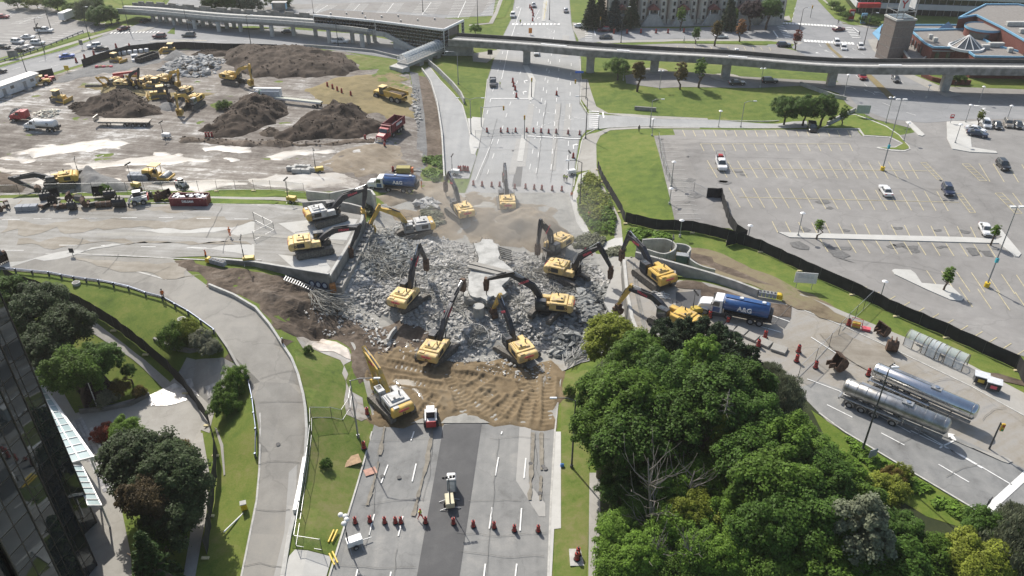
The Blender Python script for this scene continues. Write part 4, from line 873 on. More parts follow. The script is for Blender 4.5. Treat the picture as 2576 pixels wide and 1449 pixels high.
# ---- station: curved-eave glass hall on the viaduct
ZR=8.6
fr=[Vector((*PZ(x,y,ZR),0))for x,y in ((788,37),(943,52),(1116,74))];bk=[Vector((*PZ(x,y,ZR),0))for x,y in ((829,24),(999,35),(1166,50))]
st=thing('station','dark glass railway station hall with a flat grey roof and white frame','station',(fr[2].x,fr[2].y,0));off=fr[2].copy()
F=[v-off for v in fr];B_=[v-off for v in bk]
mb=MB();mb.slab([(v.x,v.y)for v in (F+B_[::-1])],ZR-.4,ZR);mb.obj('roof',M_roofg,st)
for k in range(9):
 f=.1+.09*k;a=F[0].lerp(F[2],f).lerp(B_[0].lerp(B_[2],f),.3+.25*(k%3));mb=MB();mb.cyl((a.x,a.y,ZR),(a.x,a.y,ZR+.6),.3,n=8);mb.obj('roof_vent',M_steel,st)
frame=MB();edge=MB()
pane_cache={}
def pane_row(a,b,n,zs_fn,rows,parent,skip=None):
 """glazed wall from plan point a to b: n bays, row heights; each pane an own object"""
 d=(b-a);L=d.length;d/=L;nrm=Vector((d.y,-d.x,0));w=L/n;ang=math.atan2(d.y,d.x)
 for i in range(n):
  for r,(z0,z1)in enumerate(rows):
   if skip and skip((i+.5)/n,z0,z1):continue
   key=(round(w,2),round(z1-z0,2))
   if key not in pane_cache:
    m=MB();m.box((0,0,0),(w-.16,.06,z1-z0-.16));pane_cache[key]=m.mesh('pane',M_glass)
   c=a+d*(w*(i+.5))+Vector((0,0,(z0+z1)/2));mk('pane',pane_cache[key],parent,c,ang)
   q=[a+d*(w*i),a+d*(w*(i+1))]
   frame.bar(q[0]+nrm*.09+Vector((0,0,z0)),q[1]+nrm*.09+Vector((0,0,z0)),.17,.17)
   frame.bar(q[0]+nrm*.09+Vector((0,0,z1)),q[1]+nrm*.09+Vector((0,0,z1)),.17,.17)
   frame.bar(q[0]+nrm*.09+Vector((0,0,z0)),q[0]+nrm*.09+Vector((0,0,z1)),.17,.17)
   frame.bar(q[1]+nrm*.09+Vector((0,0,z0)),q[1]+nrm*.09+Vector((0,0,z1)),.17,.17)
pane_row(F[0],F[1],19,None,[(5.6,6.9),(6.9,8.3)],st)
pane_row(F[1],F[2],22,None,[(.6+1.1*k,1.7+1.1*k)for k in range(7)],st,lambda f,z0,z1:(z0<4.6-(f-.12)*8.6)if f>.12 else z0<4.9)
E=[F[2],B_[2]]
frame.obj('glazing_frame',M_wht,st);frame=MB()
pane_row(F[2],F[2].lerp(B_[2],.22),3,None,[(.6+1.1*k,1.7+1.1*k)for k in range(7)],st);frame.obj('glazing_frame',M_wht,st);frame=MB();pane_row(F[2].lerp(B_[2],.88),B_[2],2,None,[(3.9+1.1*k,5+1.1*k)for k in range(4)],st)
frame.obj('glazing_frame',M_wht,st)
for a,b in ((F[0],F[1]),(F[1],F[2]),(F[2],B_[2])):mb=MB();mb.bar(a+Vector((0,0,ZR-.2)),b+Vector((0,0,ZR-.2)),.7,.8);mb.obj('eave',M_wht,st,.15)
m_=F[1].lerp(F[2],.5)
mb=MB();mb.bar(F[1]+Vector((0,-.3,4.6)),F[1].lerp(F[2],.14)+Vector((0,-.3,4.6)),.5,1.6);mb.bar(F[1].lerp(F[2],.12)+Vector((0,-.3,4.7)),F[1].lerp(F[2],.62)+Vector((0,-.3,.4)),.5,1.6);mb.obj('stair_fascia',M_cl,st)
mb=MB();mb.bar(F[0]+Vector((0,0,4.7)),F[1]+Vector((0,0,4.7)),.5,1.7);mb.obj('platform_fascia',M_cl,st)
mb=MB();a,b=F[1].lerp(F[2],.3),F[2];mb.slab([(a.x,a.y+.5),(b.x,b.y+.5),(B_[2].x-2,B_[2].y-3),(B_[1].x,B_[1].y-3)],-.4,.6);mb.bar(F[1].lerp(F[2],.25)+Vector((0,.2,1)),F[1].lerp(F[2],.45)+Vector((0,.2,1)),.3,2.6);mb.obj('plinth',M_cl,st)
mb=MB();a=F[2].lerp(B_[2],.22);b=F[2].lerp(B_[2],.88);mb.bar(a+Vector((-1,0,5.5)),b+Vector((-1,0,5.5)),.4,4.6);mb.obj('portal_interior',M_glass,st)
mb=MB();a=F[2].lerp(B_[2],.1)+Vector((3,0,0));mb.box((a.x+1,a.y+2,1.4),(9,5,3.0));mb.obj('kiosk',M_cw,st);mb=MB();mb.box((a.x+1,a.y+2,3.05),(9.6,5.6,.3));mb.obj('kiosk_roof',M_cd,st)
# ---- glass tube footbridge
ta,tb=P3(1113,116,2.6),P3(1012,158,2.6);d=tb-ta;L=d.length;ang=math.atan2(d.y,d.x)
tb_t=thing('tube_footbridge','clear barrel-roofed footbridge from the station over the slip road','footbridge',(ta.x,ta.y,0),ang)
mb=MB();mb.box((L/2,0,2.0),(L,4.2,.9));mb.obj('deck',M_cw,tb_t)
for k in range(3):mb=MB();x=L*(.2+.22*k);mb.prism([(-.5,-2),(.5,-2),(1.2,1.6),(-1.2,1.6)],-1.6,1.6,M=Matrix.Translation((x,0,0)));mb.obj('pier',M_cw,tb_t)
NB=16;rib=MB()
arc=[(2.0*math.cos(t),1.1+2.2*math.sin(t))for t in [math.pi*q/8 for q in range(9)]]
for k in range(NB):
 x0,x1=L*k/NB+.06,L*(k+1)/NB-.06;m=MB()
 m.add([(x,y,z+1.9)for x in (x0,x1)for y,z in arc],[(q,q+1,9+q+1,9+q)for q in range(8)],smooth=True);m.obj('roof_pane',M_clear,tb_t)
for k in range(NB+1):
 x=L*k/NB;rib.tube([(x,y,z+1.9)for y,z in arc],.07,5)
for s in (-1,1):rib.bar((0,2.02*s,3.0),(L,2.02*s,3.0),.12,.2)
rib.obj('rib_frame',M_wht,tb_t)
mb=MB();mb.box((L+1.5,0,1.0),(3.5,5,2.0));mb.obj('landing',M_cl,tb_t)
# ---- slip road walls
def wall_line(name,label,pts,z0,z1,w,m,cat='wall',group=None,step=5.0,cap=None,piece='wall_panel'):
 L=resample([Vector(p)for p in pts],step);c=L[0];t=thing(name,label,cat,(c.x,c.y,Z(c.x,c.y)),0,group);o=Vector((c.x,c.y,Z(c.x,c.y)))
 for a,b in zip(L[:-1],L[1:]):
  mb=MB();d=(b-a).normalized();n=Vector((-d.y,d.x))*w/2;e=d*.02;a2,b2=a-d*.0,b-e
  f0=z0 if callable(z0)else (lambda x,y:Z(x,y)+z0);f1=z1 if callable(z1)else (lambda x,y:Z(x,y)+z1)
  q=[(a2+n),(a2-n),(b2-n),(b2+n)];vs=[(p.x-o.x,p.y-o.y,f0(*((a2 if i<2 else b2)))-o.z)for i,p in enumerate(q)]+[(p.x-o.x,p.y-o.y,f1(*((a2 if i<2 else b2)))-o.z)for i,p in enumerate(q)]
  mb.add(vs,[(3,2,1,0),(4,5,6,7),(0,1,5,4),(1,2,6,5),(2,3,7,6),(3,0,4,7)]);mb.obj(piece,m,t)
 return t
wall_line('retaining_wall','curved concrete wall right of the slip road below the station',gl([(1078,162),(1105,185),(1140,220),(1160,245),(1168,262)]),-2,1.6,.4,M_cw)
wall_line('retaining_wall','long thin concrete wall left of the curving slip road',gl([(1062,178),(1084,210),(1100,262),(1112,340),(1118,452)]),-1.5,.9,.35,M_cl)
wall_line('retaining_wall','low concrete wall in front of the station columns',gl([(765,118),(850,124),(940,132),(1005,148)]),-1,.9,.4,M_cw)

# ---- west bridge stub
ZD=6.16
stub=thing('bridge_stub','broken dusty concrete bridge end left of the rubble','bridge',(*PZ(760,600,ZD),6.0));o=stub.location.copy()
def pl(pts,z):return [(PZ(x,y,z)[0]-o.x,PZ(x,y,z)[1]-o.y)for x,y in pts]
mb=MB();mb.slab(pl([(640,560),(780,524),(846,530),(911,541),(909,556),(880,610),(827,694),(760,684),(640,664)],ZD),-1.3,.16);mb.obj('deck_slab',M_deck,stub)
mb=MB();mb.slab(pl([(700,562),(845,546),(900,552),(872,604),(760,600)],ZD),.165,.185);mb.obj('dust_film',M_concw,stub)
mb=MB();mb.slab(pl([(700,640),(820,655),(832,676),(818,690),(740,676)],ZD),.165,.185);mb.obj('dust_film',M_concw,stub)
mb=MB();mb.slab(pl([(640,588),(780,597),(868,608),(864,616),(780,604),(640,594)],ZD),.165,.2);mb.obj('median_strip',M_conc,stub)
fp=[Vector(p)for p in pl([(520,654),(640,664),(760,684),(828,695)],ZD)]
for a,b in zip(fp[:-1],fp[1:]):mb=MB();mb.bar((a.x,a.y,-2.7),(b.x,b.y,-2.7),.6,6.6);mb.obj('wing_wall',M_cd,stub)
for a,b in zip(fp[:-1],fp[1:]):mb=MB();mb.bar((a.x,a.y,.45),(b.x,b.y,.45),.45,.55);mb.obj('parapet',M_cl,stub)
ep=[Vector(p)for p in pl([(828,695),(880,610),(910,555),(914,535)],ZD)]
for a,b in zip(ep[:-1],ep[1:]):
 d=(b-a).normalized();n=Vector((d.y,-d.x))
 mb=MB();mb.bar((a.x,a.y,-2.6),(b.x,b.y,-2.6),.7,5.6);mb.obj('abutment_wall',M_cd,stub)
 mb=MB();mb.bar((a.x,a.y,.1),(b.x,b.y,.1),.5,.45);mb.obj('end_beam',M_cl,stub)
 a2,b2=a+n*1.2,b+n*1.2;mb=MB();mb.bar((a2.x,a2.y,-3.2),(b2.x,b2.y,-3.2),1.6,2.6);mb.obj('bearing_ledge',M_conc,stub)
 for k in range(5):q=a2.lerp(b2,(k+.5)/5);mb=MB();mb.box((q.x,q.y,-1.75),(.9,.9,.35));mb.obj('bearing_pad',M_cd,stub)
p=fp[2].lerp(fp[3],.35);d=(fp[3]-fp[2]).normalized()
M_graf=mat('graffiti_paint',(.55,.58,.62),.7,var=.3);M_grafd=mat('graffiti_outline',(.03,.04,.10),.7)
for k in range(3):
 q=p+d*(1.2*k)+Vector((d.y,-d.x))*.34;mb=MB();n=Vector((d.y,-d.x,0))
 c=Vector((q.x,q.y,-1.7));ring=[c+Vector((d.x,d.y,0))*.62*math.cos(t)+Vector((0,0,.75*math.sin(t)))for t in [math.pi*j/5 for j in range(10)]]
 mb.add([v+n*.02 for v in ring],[tuple(range(10))]);mb.obj('graffiti',M_grafd,stub)
 mb=MB();mb.add([c+(v-c)*.62+n*.04 for v in ring],[tuple(range(10))]);mb.obj('graffiti',M_graf,stub)
mb=MB();q=fp[3]+Vector((.4,-.3));mb.box((q.x,q.y,-2.0),(1.0,.8,1.6),rz=.4);mb.obj('rusty_plate',mat('rust_orange',(.38,.16,.05),.8,var=.3,scale=2),stub)
# wing walls beyond the stub
wall_line('wing_wall','curved pale concrete wall behind the upper left excavator',[Vector(PZ(x,y,5))for x,y in ((772,494),(830,500),(870,492),(905,486),(935,492),(944,505))],lambda x,y:2.0,lambda x,y:6.3,.4,M_cl)
wall_line('wing_wall','straight concrete parapet wall along the upper edge of the stub',[Vector(PZ(x,y,6))for x,y in ((762,521),(830,516),(880,524),(914,533))],lambda x,y:3.0,lambda x,y:7.1,.4,M_cw)

# ---- middle of the bridge still standing on its column
rem=thing('bridge_remnant','broken white slab of the old bridge standing on its round column','bridge',(*PZ(1225,700,4.6),0));o=rem.location.copy()
outl=[(1192,612),(1215,602),(1240,603),(1252,622),(1258,640),(1252,652),(1268,660),(1288,682),(1284,700),(1262,722),(1276,738),(1250,748),(1236,744),(1226,758),(1208,748),(1188,744),(1178,735),(1180,712),(1176,692),(1196,666),(1206,648),(1196,630)]
fine=[]
for i,(x,y)in enumerate(outl):
 x2,y2=outl[(i+1)%len(outl)]
 for k in range(3):fine.append((x+(x2-x)*k/3+rnd.uniform(-2.5,2.5),y+(y2-y)*k/3+rnd.uniform(-2,2)))
sl=[(Vector(PZ(x,y,4.6))-o.xy)for x,y in fine];sl=[(v.x,v.y)for v in sl]
mb=MB();mb.slab(sl,lambda x,y:4.0+.05*x,lambda x,y:4.6+.05*x);mb.obj('deck_slab',mat('broken_white_concrete',(.30,.30,.285),.9,col2=(.46,.46,.44),scale=.55,stops=(.36,.56),bump=.3),rem)
for q in ([(1180,664),(1196,660),(1290,684),(1284,690)],[(1176,674),(1184,668),(1282,693),(1276,697)]):
 mb=MB();mb.slab([(Vector(PZ(x,y,4.8))-o.xy)[:]for x,y in q],4.6,4.95);mb.obj('kerb_beam',M_conc,rem)
for x,y,r,h in ((1205,806,.95,4.4),(1180,770,.9,4.0),(1245,650,.9,4.2)):
 X,Y=PZ(x,y,1.5);mb=MB();mb.cyl((X-o.x,Y-o.y,.5),(X-o.x,Y-o.y,h),r,n=16);mb.obj('column',M_cw,rem)
mb=MB();a,b=Vector(PZ(1178,752,3.6))-o.xy,Vector(PZ(1246,764,3.6))-o.xy;mb.bar((a.x,a.y,3.5),(b.x,b.y,3.5),1.6,1.2);mb.obj('cross_beam',M_cd,rem,.2)
mb=MB()
for k in range(60):
 x,y=fine[rnd.randrange(len(fine))];X,Y=PZ(x,y,4.4);v=Vector((X-o.x,Y-o.y,4.4));dr=Vector((v.x,v.y,0)).normalized()if v.xy.length>.1 else Vector((1,0,0))
 mb.tube([v-dr*.5,v+dr*rnd.uniform(.4,1.2)+Vector((0,0,rnd.uniform(-.3,.1))),v+dr*rnd.uniform(1,2.4)+Vector((rnd.uniform(-.6,.6),rnd.uniform(-.6,.6),rnd.uniform(-2.2,-.6)))],.045,4)
tag(mb.obj('rebar',mat('rebar_grey',(.20,.19,.17),.7,.3,var=.3),rem),kind='stuff')
mb=MB()
for k in range(10):
 a,b=P3(1258+2*k,735+4*k,3.6-.2*k),P3(1296+2*k,742+4*k,2.6-.15*k)
 MB().bar(a-o,b-o,.3,.35).obj('beam_end',M_cd,rem)
for k in range(6):MB().bar(P3(1256+k,622+5*k,3.8)-o,P3(1284+k,630+5*k,2.6)-o,.3,.3).obj('beam_end',M_cd,rem)
# fallen slab in front of the east abutment
fs_=thing('fallen_slab','flat grey road slab fallen against the right hand abutment','slab',(*PZ(1550,740,2.5),0));o=fs_.location.copy()
pts=[(1536,702),(1558,690),(1574,700),(1580,745),(1586,792),(1560,800),(1534,780),(1520,752),(1528,722)]
mb=MB();q=[(Vector(PZ(x,y,3))-o.xy)[:]for x,y in pts];mb.slab(q,lambda x,y:2.4+.22*x,lambda x,y:2.9+.22*x);mb.obj('slab',M_patch,fs_)
# ---- east abutment
ea=thing('bridge_abutment','muddy concrete bridge end right of the rubble under the excavators','bridge',(*PZ(1610,740,ZD),6.0));o=ea.location.copy()
mb=MB();mb.slab(pl([(1572,655),(1598,646),(1700,680),(1700,860),(1612,860),(1592,800),(1580,740)],ZD),-1.3,.16);mb.obj('deck_slab',M_deckr,ea)
ep=[Vector(p)for p in pl([(1570,655),(1578,740),(1590,800),(1612,862)],ZD)]
for a,b in zip(ep[:-1],ep[1:]):
 mb=MB();mb.bar((a.x,a.y,-2.8),(b.x,b.y,-2.8),.7,5.8);mb.obj('abutment_wall',M_cd,ea)
 mb=MB();mb.bar((a.x,a.y,.2),(b.x,b.y,.2),.5,.35);mb.obj('end_beam',M_cl,ea)
for dx in (18,24):mb=MB();q=[Vector(p)for p in pl([(1572+dx,660),(1583+dx,745),(1604+dx,840)],ZD)];[mb.bar((a.x,a.y,.2),(b.x,b.y,.2),.25,.12)for a,b in zip(q[:-1],q[1:])];mb.obj('joint_strip',M_cd,ea)
# ---- east barriers and curved walls
wall_line('barrier_wall','long concrete barrier wall beside the upper right excavator',[Vector(PZ(x,y,6))for x,y in ((1598,648),(1640,660),(1720,682),(1790,702),(1850,722),(1906,744))],lambda x,y:5.0,lambda x,y:7.2,.45,M_cw,step=6)
wall_line('curved_wall','curved concrete planter wall forming an oval loop behind the excavator',[v.xy for v in spline([(*PZ(x,y,5),0)for x,y in ((1600,632),(1630,640),(1668,650),(1694,640),(1698,626),(1678,614),(1650,612),(1615,614))],4)],lambda x,y:3.0,lambda x,y:6.0,.3,M_cw,step=1.4)
wall_line('curved_wall','winding concrete path wall right of the oval loop',[v.xy for v in spline([(*PZ(x,y,5),0)for x,y in ((1700,624),(1722,627),(1736,636),(1728,650),(1736,664),(1762,680),(1798,690))],4)],lambda x,y:3.0,lambda x,y:6.0,.3,M_cw,step=1.4)
# ---- loop ramp walls
wall_line('ramp_wall','long concrete wall along the inner edge of the loop ramp',gl([(527,723),(590,749),(644,781),(680,824),(706,864),(735,909),(751,949),(764,999),(770,1037),(773,1087),(770,1150),(757,1226)]),-4.5,.75,.35,M_cl,step=4)
wall_line('white_barrier','white painted low barrier along the lower end of the ramp',gl([(768,1160),(756,1230),(743,1294)]),-2.5,.8,.45,M_wht,step=4)
wall_line('ramp_kerb','pale concrete upstand at the foot of the loop ramp',gl([(740,1300),(728,1350),(712,1449),(700,1520)]),-.2,.3,.5,M_cl,step=4)
wall_line('ramp_wall','concrete edge wall where the ramp passes over the driveway',gl([(548,842),(575,880),(598,922),(620,952)]),-5.5,.5,.35,M_conc,step=3)
wall_line('retaining_wall','curved dark retaining wall below the planted bed by the ramp',[Vector(PZ(x,y,0))for x,y in ((402,900),(440,918),(490,930),(540,930),(580,922),(600,905))],lambda x,y:-1,lambda x,y:4.0,.4,M_cd,step=3)
wall_line('retaining_wall','blue grey wing wall by the muddy pool beside the ramp',[Vector(PZ(x,y,0))for x,y in ((704,850),(718,852),(732,840),(738,818))],lambda x,y:-1,lambda x,y:3.2,.3,M_cw,step=3)
wall_line('retaining_wall','tapering concrete wall where the mall street bends',gl([(2012,214),(2050,228),(2100,246),(2128,252)]),-3,1.0,.4,M_cw)
wall_line('retaining_wall','low concrete wall behind the car park trees',gl([(2080,316),(2110,300),(2150,280)]),-1,1.0,.4,M_cw)
wall_line('low_wall','low concrete wall at the muddy edge of the lower lawn',gl([(976,868),(985,850),(998,836)]),-.5,1.2,.35,M_cl)
wall_line('low_wall','low brown wall with a bench on the grass bank',gl([(1596,276),(1650,280)]),-.3,1.0,.5,M_cd)
# ==== buildings
# ---- brick centre with blue parapets
GZ=1.5
bc=thing('brick_centre','red brick building with sky blue roof edges and a glass cone','building',(*PZ(2400,130,GZ),0));o=bc.location.copy()
def bl(pts,z):return [(PZ(x,y,z)[0]-o.x,PZ(x,y,z)[1]-o.y)for x,y in pts]
def block(pts,z,zb=-1,edge=M_blue,wallm=M_brick,roofm=M_roofg):
 q=bl(pts,z);mb=MB();mb.slab(q,zb,z-.5);mb.obj('wall',wallm,bc);mb=MB();mb.slab(q,z-.5,z-.35);mb.obj('roof',roofm,bc)
 n=len(q)
 for i in range(n):a,b=q[i],q[(i+1)%n];m=MB();m.bar((*a,z-.1),(*b,z-.1),.38,.5);m.obj('parapet',edge,bc)
 return q
qa=block([(2292,76),(2428,72),(2500,112),(2600,138),(2640,144),(2454,141),(2432,126),(2404,119),(2348,118),(2328,108)],9)
qb=block([(2412,44),(2456,37),(2520,68),(2576,100),(2680,150),(2720,40),(2560,10),(2480,10)],12.5)
qd=block([(2262,110),(2292,112),(2330,142),(2320,150),(2290,150)],5.5,edge=M_cw)
block([(2218,65),(2290,72),(2430,74),(2415,62),(2240,62)],7.5,edge=M_blue)
c=Vector(bl([(2476,66)],11.5)[0])
mb=MB();mb.cyl((c.x,c.y,4),(c.x,c.y,11.2),5.2,n=24);mb.obj('drum',M_brick,bc);mb=MB();mb.cyl((c.x,c.y,11.2),(c.x,c.y,11.3),5.0,n=24);mb.obj('drum_roof',M_roofg,bc)
mb=MB();mb.cyl((c.x,c.y,10.9),(c.x,c.y,11.6),5.45,n=24,caps=False);mb.obj('drum_parapet',M_blue,bc)
mb=MB();mb.add([(c.x+5.28*math.cos(t),c.y+5.28*math.sin(t),z)for z in (7.2,10.4)for t in [R(200+8*k)for k in range(9)]],[(k,k+1,10+k,9+k)for k in range(8)]);mb.obj('drum_window',M_gtint,bc)
c=Vector(bl([(2430,118)],9)[0])
mb=MB();mb.cyl((c.x,c.y,8.6),(c.x,c.y,9.3),4.9,n=24);mb.obj('cone_kerb',M_wht,bc)
for k in range(12):
 t0,t1=2*math.pi*k/12,2*math.pi*(k+1)/12;mb=MB()
 mb.add([(c.x+4.4*math.cos(t0),c.y+4.4*math.sin(t0),9.3),(c.x+4.4*math.cos(t1),c.y+4.4*math.sin(t1),9.3),(c.x,c.y,12.4)],[(0,1,2)]);mb.obj('cone_pane',M_gtint,bc)
 mb=MB();mb.bar((c.x+4.5*math.cos(t0),c.y+4.5*math.sin(t0),9.35),(c.x,c.y,12.5),.18,.18);mb.obj('cone_rib',M_wht,bc)
# arched windows along the left and front brick faces
def facewin(a,b,n,z0,z1,w=.7,off_=.3):
 a,b=Vector(a),Vector(b);d=(b-a).normalized();nr=Vector((d.y,-d.x))
 for k in range(n):
  p=a.lerp(b,(k+.5)/n)+nr*off_;m=MB();ring=[(-w/2,z0),(w/2,z0),(w/2,z1)]+[(w/2*math.cos(t),z1+w/2*math.sin(t))for t in (R(45),R(90),R(135))]+[(-w/2,z1)]
  M=Matrix.Translation((p.x,p.y,0))@Matrix.Rotation(math.atan2(d.y,d.x),4,'Z');wnd=m.prism(ring,-.08,.08,M=M).obj('window',M_gtint,bc)
  m=MB();m.box((0,0,z0-.12),(w+.3,.25,.2),M=M);m.obj('sill',M_cl,wnd)
facewin(qa[0],qa[9],5,5.5,7.4);facewin(qd[0],qd[4],3,2.6,4.0);facewin(qa[8],qa[7],2,5,7,1.2);facewin(qb[3],qb[4],3,7.6,9.6,1.4)
for z in (4.4,7.9):
 for i,j in ((8,7),(5,4)):a,b=Vector(qa[i]),Vector(qa[j]);m=MB();m.bar((a.x,a.y-.05,z),(b.x,b.y-.05,z),.75,.16);m.obj('string_course',M_cl,bc)
# grey tower with the sign frame
tw=bl([(2240,41),(2272,36),(2292,40),(2262,47)],15)
c=Vector((sum(p[0]for p in tw)/4,sum(p[1]for p in tw)/4));mb=MB();mb.box((c.x,c.y,6.5),(6.4,6.4,16),rz=.15);mb.obj('tower',mat('taupe_brick',(.20,.165,.145),.9,var=.12,scale=2),bc)
for z in (3.2,6.4,9.6,12.6):mb=MB();mb.box((c.x,c.y,z),(6.5,6.5,.12),rz=.15);mb.obj('tower_joint',M_cd,bc)
mb=MB();mb.box((c.x,c.y,14.7),(6.8,6.8,.5),rz=.15);mb.obj('tower_cap',M_cl,bc);mb=MB();mb.box((c.x,c.y,15.0),(5.6,5.6,.2),rz=.15);mb.obj('tower_skylight',M_gtint,bc)
# blue entrance canopy left of the tower and blue pyramid rooflight
q=bl([(2195,82),(2225,66),(2245,92),(2228,108)],5);mb=MB();zz=[5.0,6.6,4.8,4.0];mb.add([(x,y,z)for (x,y),z in zip(q,zz)]+[(x,y,z-.3)for (x,y),z in zip(q,zz)],[(0,1,2,3),(7,6,5,4),(0,4,5,1),(1,5,6,2),(2,6,7,3),(3,7,4,0)]);mb.obj('entrance_canopy',M_blue,bc)
q=bl([(2355,72),(2405,70),(2400,64),(2370,62)],8);cx_=(sum(p[0]for p in q)/4,sum(p[1]for p in q)/4);mb=MB();mb.add([(x,y,7.4)for x,y in q]+[(*cx_,9.6)],[(0,1,4),(1,2,4),(2,3,4),(3,0,4)]);mb.obj('rooflight',M_blue,bc)
for x,y,w in ((2340,94,1.2),(2352,102,1.2),(2505,115,4.5),(2540,128,1.4),(2478,120,2.4),(2560,62,7),(2585,80,5)):
 z=9 if y>90 else 12.5;p=bl([(x,y)],z)[0];mb=MB();mb.box((p[0],p[1],z+.3),(w,1.4,1.3));mb.obj('roof_unit',M_cl,bc,.1)
p=bl([(2385,206)],2.6)[0];mb=MB();mb.box((p[0]+32,p[1]+9,2.5),(36,4,7));mb.obj('ground_floor',M_brick,bc)
mb=MB();mb.box((p[0]+38,p[1]+6.8,2.4),(22,.4,3.4));mb.obj('shopfront',M_glass,bc)
pw=[Vector(PZ(x,y,2.6))for x,y in ((2318,192),(2345,204),(2385,212),(2440,212))]
wall_line('planter_wall','curved brick planter wall under the guideway',pw,-.2,1.2,.5,M_brick,'planter',step=3)

# ---- frame with Y sign boards above the tower
sg=thing('sign_frame','open steel frame carrying white boards with a red letter','sign',(*PZ(2266,34,15.2),15.2));rz_=R(8);sg.rotation_euler=(0,0,rz_)
mb=MB()
for x in (-3,3):
 for y in (-3,3):mb.bar((x,y,-.4),(x,y,9),.2,.2)
for z in (1.2,5.4,9):
 for s in (-3,3):mb.bar((-3,s,z),(3,s,z),.15,.15);mb.bar((s,-3,z),(s,3,z),.15,.15)
mb.obj('frame',M_pole,sg)
for x,rot in ((-1.6,0),(3.05,R(90))):
 mb=MB();M=Matrix.Translation((x if rot==0 else 3.1,-3.1 if rot==0 else-.2,3.4))@Matrix.Rotation(rot,4,'Z');mb.box((0,0,0),(3.2,.2,3.6),M=M);b_=mb.obj('sign_board',M_wht,sg)
 l=mk('letter',text_mesh('Y',3.2,M_red,bold=.06),b_);l.matrix_local=M@Matrix.Translation((0,-.13,0))@Matrix.Rotation(R(90),4,'X')

# ---- long white office block at the top right
ob=thing('office_block','long white banded office block along the top right edge','building',(*PZ(2340,48,0),0));o=ob.location.copy();a,b=Vector(PZ(2150,34,0))-o.xy,Vector(PZ(2620,52,0))-o.xy
d=(b-a).normalized();n=Vector((-d.y,d.x));Lw=(b-a).length;ang=math.atan2(d.y,d.x)
M_ow=mat('white_cladding',(.55,.57,.60),.5,var=.06,scale=.5)
M=Matrix.Translation((a.x,a.y,0))@Matrix.Rotation(ang,4,'Z')
for k in range(4):MB().box((Lw/2,10,3.2+3.9*k),(Lw,20,1.9),M=M).obj('spandrel',M_ow,ob)
for k in range(4):
 MB().box((Lw/2,10.4,1.2+3.9*k),(Lw-.6,19.4,2.1),M=M).obj('glazing',M_glass,ob)
 for q in range(26):MB().box((Lw*(q+.5)/26,.65,1.2+3.9*k),(.18,.3,2.1),M=M).obj('mullion',M_pole,ob)
sgn=thing('shop_sign','red awning sign on the corner of the office block','sign',(*PZ(2182,22,4),0));MB().box((0,-1,5.5),(8,1.4,1.6)).obj('board',M_red,sgn);MB().bar((-2,-.4,0),(-2,-.4,5),.2,.2).obj('post',M_dpole,sgn);MB().bar((2,-.4,0),(2,-.4,5),.2,.2).obj('post',M_dpole,sgn)
for nm,lb,x,y,m1 in (('banner_sign','pink and white upright banner sign beside the hedge',2140,50,M_red),('banner_sign','blue and white upright sign pillar beside the hedge',2170,60,M_blue)):
 t=thing(nm,lb,'sign',G3(x,y));MB().box((0,0,2.0),(2.0,.5,3.6)).obj('board',m1,t,.05);MB().box((0,-.28,2.4),(1.4,.06,1.4)).obj('panel',M_wht,t);MB().box((0,0,.1),(1.6,.8,.3)).obj('base',M_cl,t)

# ---- terraced town houses
M_cream=mat('cream_stone',(.56,.525,.46),.9,var=.08,scale=1.5);M_tan2=mat('taupe_brickwork',(.36,.30,.26),.9,var=.12,scale=3);M_rroof=mat('red_shingle',(.20,.075,.065),.9,var=.2,scale=4)
def town_house():
 t=thing('town_house','x','house',group='terraced town houses along the far street');W=10.6
 MB().box((0,5,4.8),(W,9,9.6)).obj('wall',M_tan2,t)
 MB().box((0,.35,.9),(W,.5,1.8)).obj('base_course',M_cream,t)
 for x in (-3.4,3.6):
  MB().prism([(-1.5,.6),(1.5,.6),(.85,-.7),(-.85,-.7)],1.6,9.2,M=Matrix.Translation((x,0,0))@Matrix.Rotation(R(90),4,'X')@Matrix.Scale(-1,4,(0,1,0))if False else Matrix(((1,0,0,x),(0,0,1,0),(0,1,0,0),(0,0,0,1)))).obj('bay',M_cream,t)
  for z in (2.6,5.0,7.4):
   w=MB().box((x,-.72,z),(1.0,.1,1.5)).obj('window',M_cl,t);MB().box((x,-.78,z),(.8,.06,1.3)).obj('pane',M_glass,w)
  MB().prism([(-1.7,9.2),(1.7,9.2),(0,10.6)],-.9,1.5,M=Matrix.Translation((x,0,0))).obj('bay_roof',M_rroof,t)
 for x in (-1.0,1.2):
  for z in (5.2,7.6):w=MB().box((x,.45,z),(.9,.12,1.3)).obj('window',M_cl,t);MB().box((x,.37,z),(.7,.06,1.1)).obj('pane',M_glass,w)
 MB().box((.1,-1.0,3.9),(3.4,2.8,.15)).obj('porch_floor',M_cream,t)
 for x in (-1.5,1.7):MB().box((x,-2.2,2.9+1.7),(.3,.3,1.9)).obj('porch_post',M_wht,t)
 MB().prism([(-2.1,5.6),(2.3,5.6),(.1,7.2)],-2.7,.5).obj('porch_roof',M_rroof,t)
 for x in (-.6,.9):MB().box((x,.4,3.2+1.2),(.85,.1,2.0)).obj('door',M_gtint,t)
 MB().prism([(-4.0,0),(4.2,0),(1.8,3.9),(-1.6,3.9)],-2.6,-1.0).obj('stair',M_cl,t)
 MB().prism([(-W/2,9.6),(W/2,9.6),(W/2,9.8),(-W/2,9.8)],-.1,9.9).obj('cornice',M_cream,t)
 MB().add([(-W/2,.3,9.8),(W/2,.3,9.8),(W/2,5,13),(-W/2,5,13),(-W/2,9.7,9.8),(W/2,9.7,9.8)],[(0,1,2,3),(3,2,5,4),(0,3,4),(1,5,2)]).obj('roof',M_rroof,t)
 return t
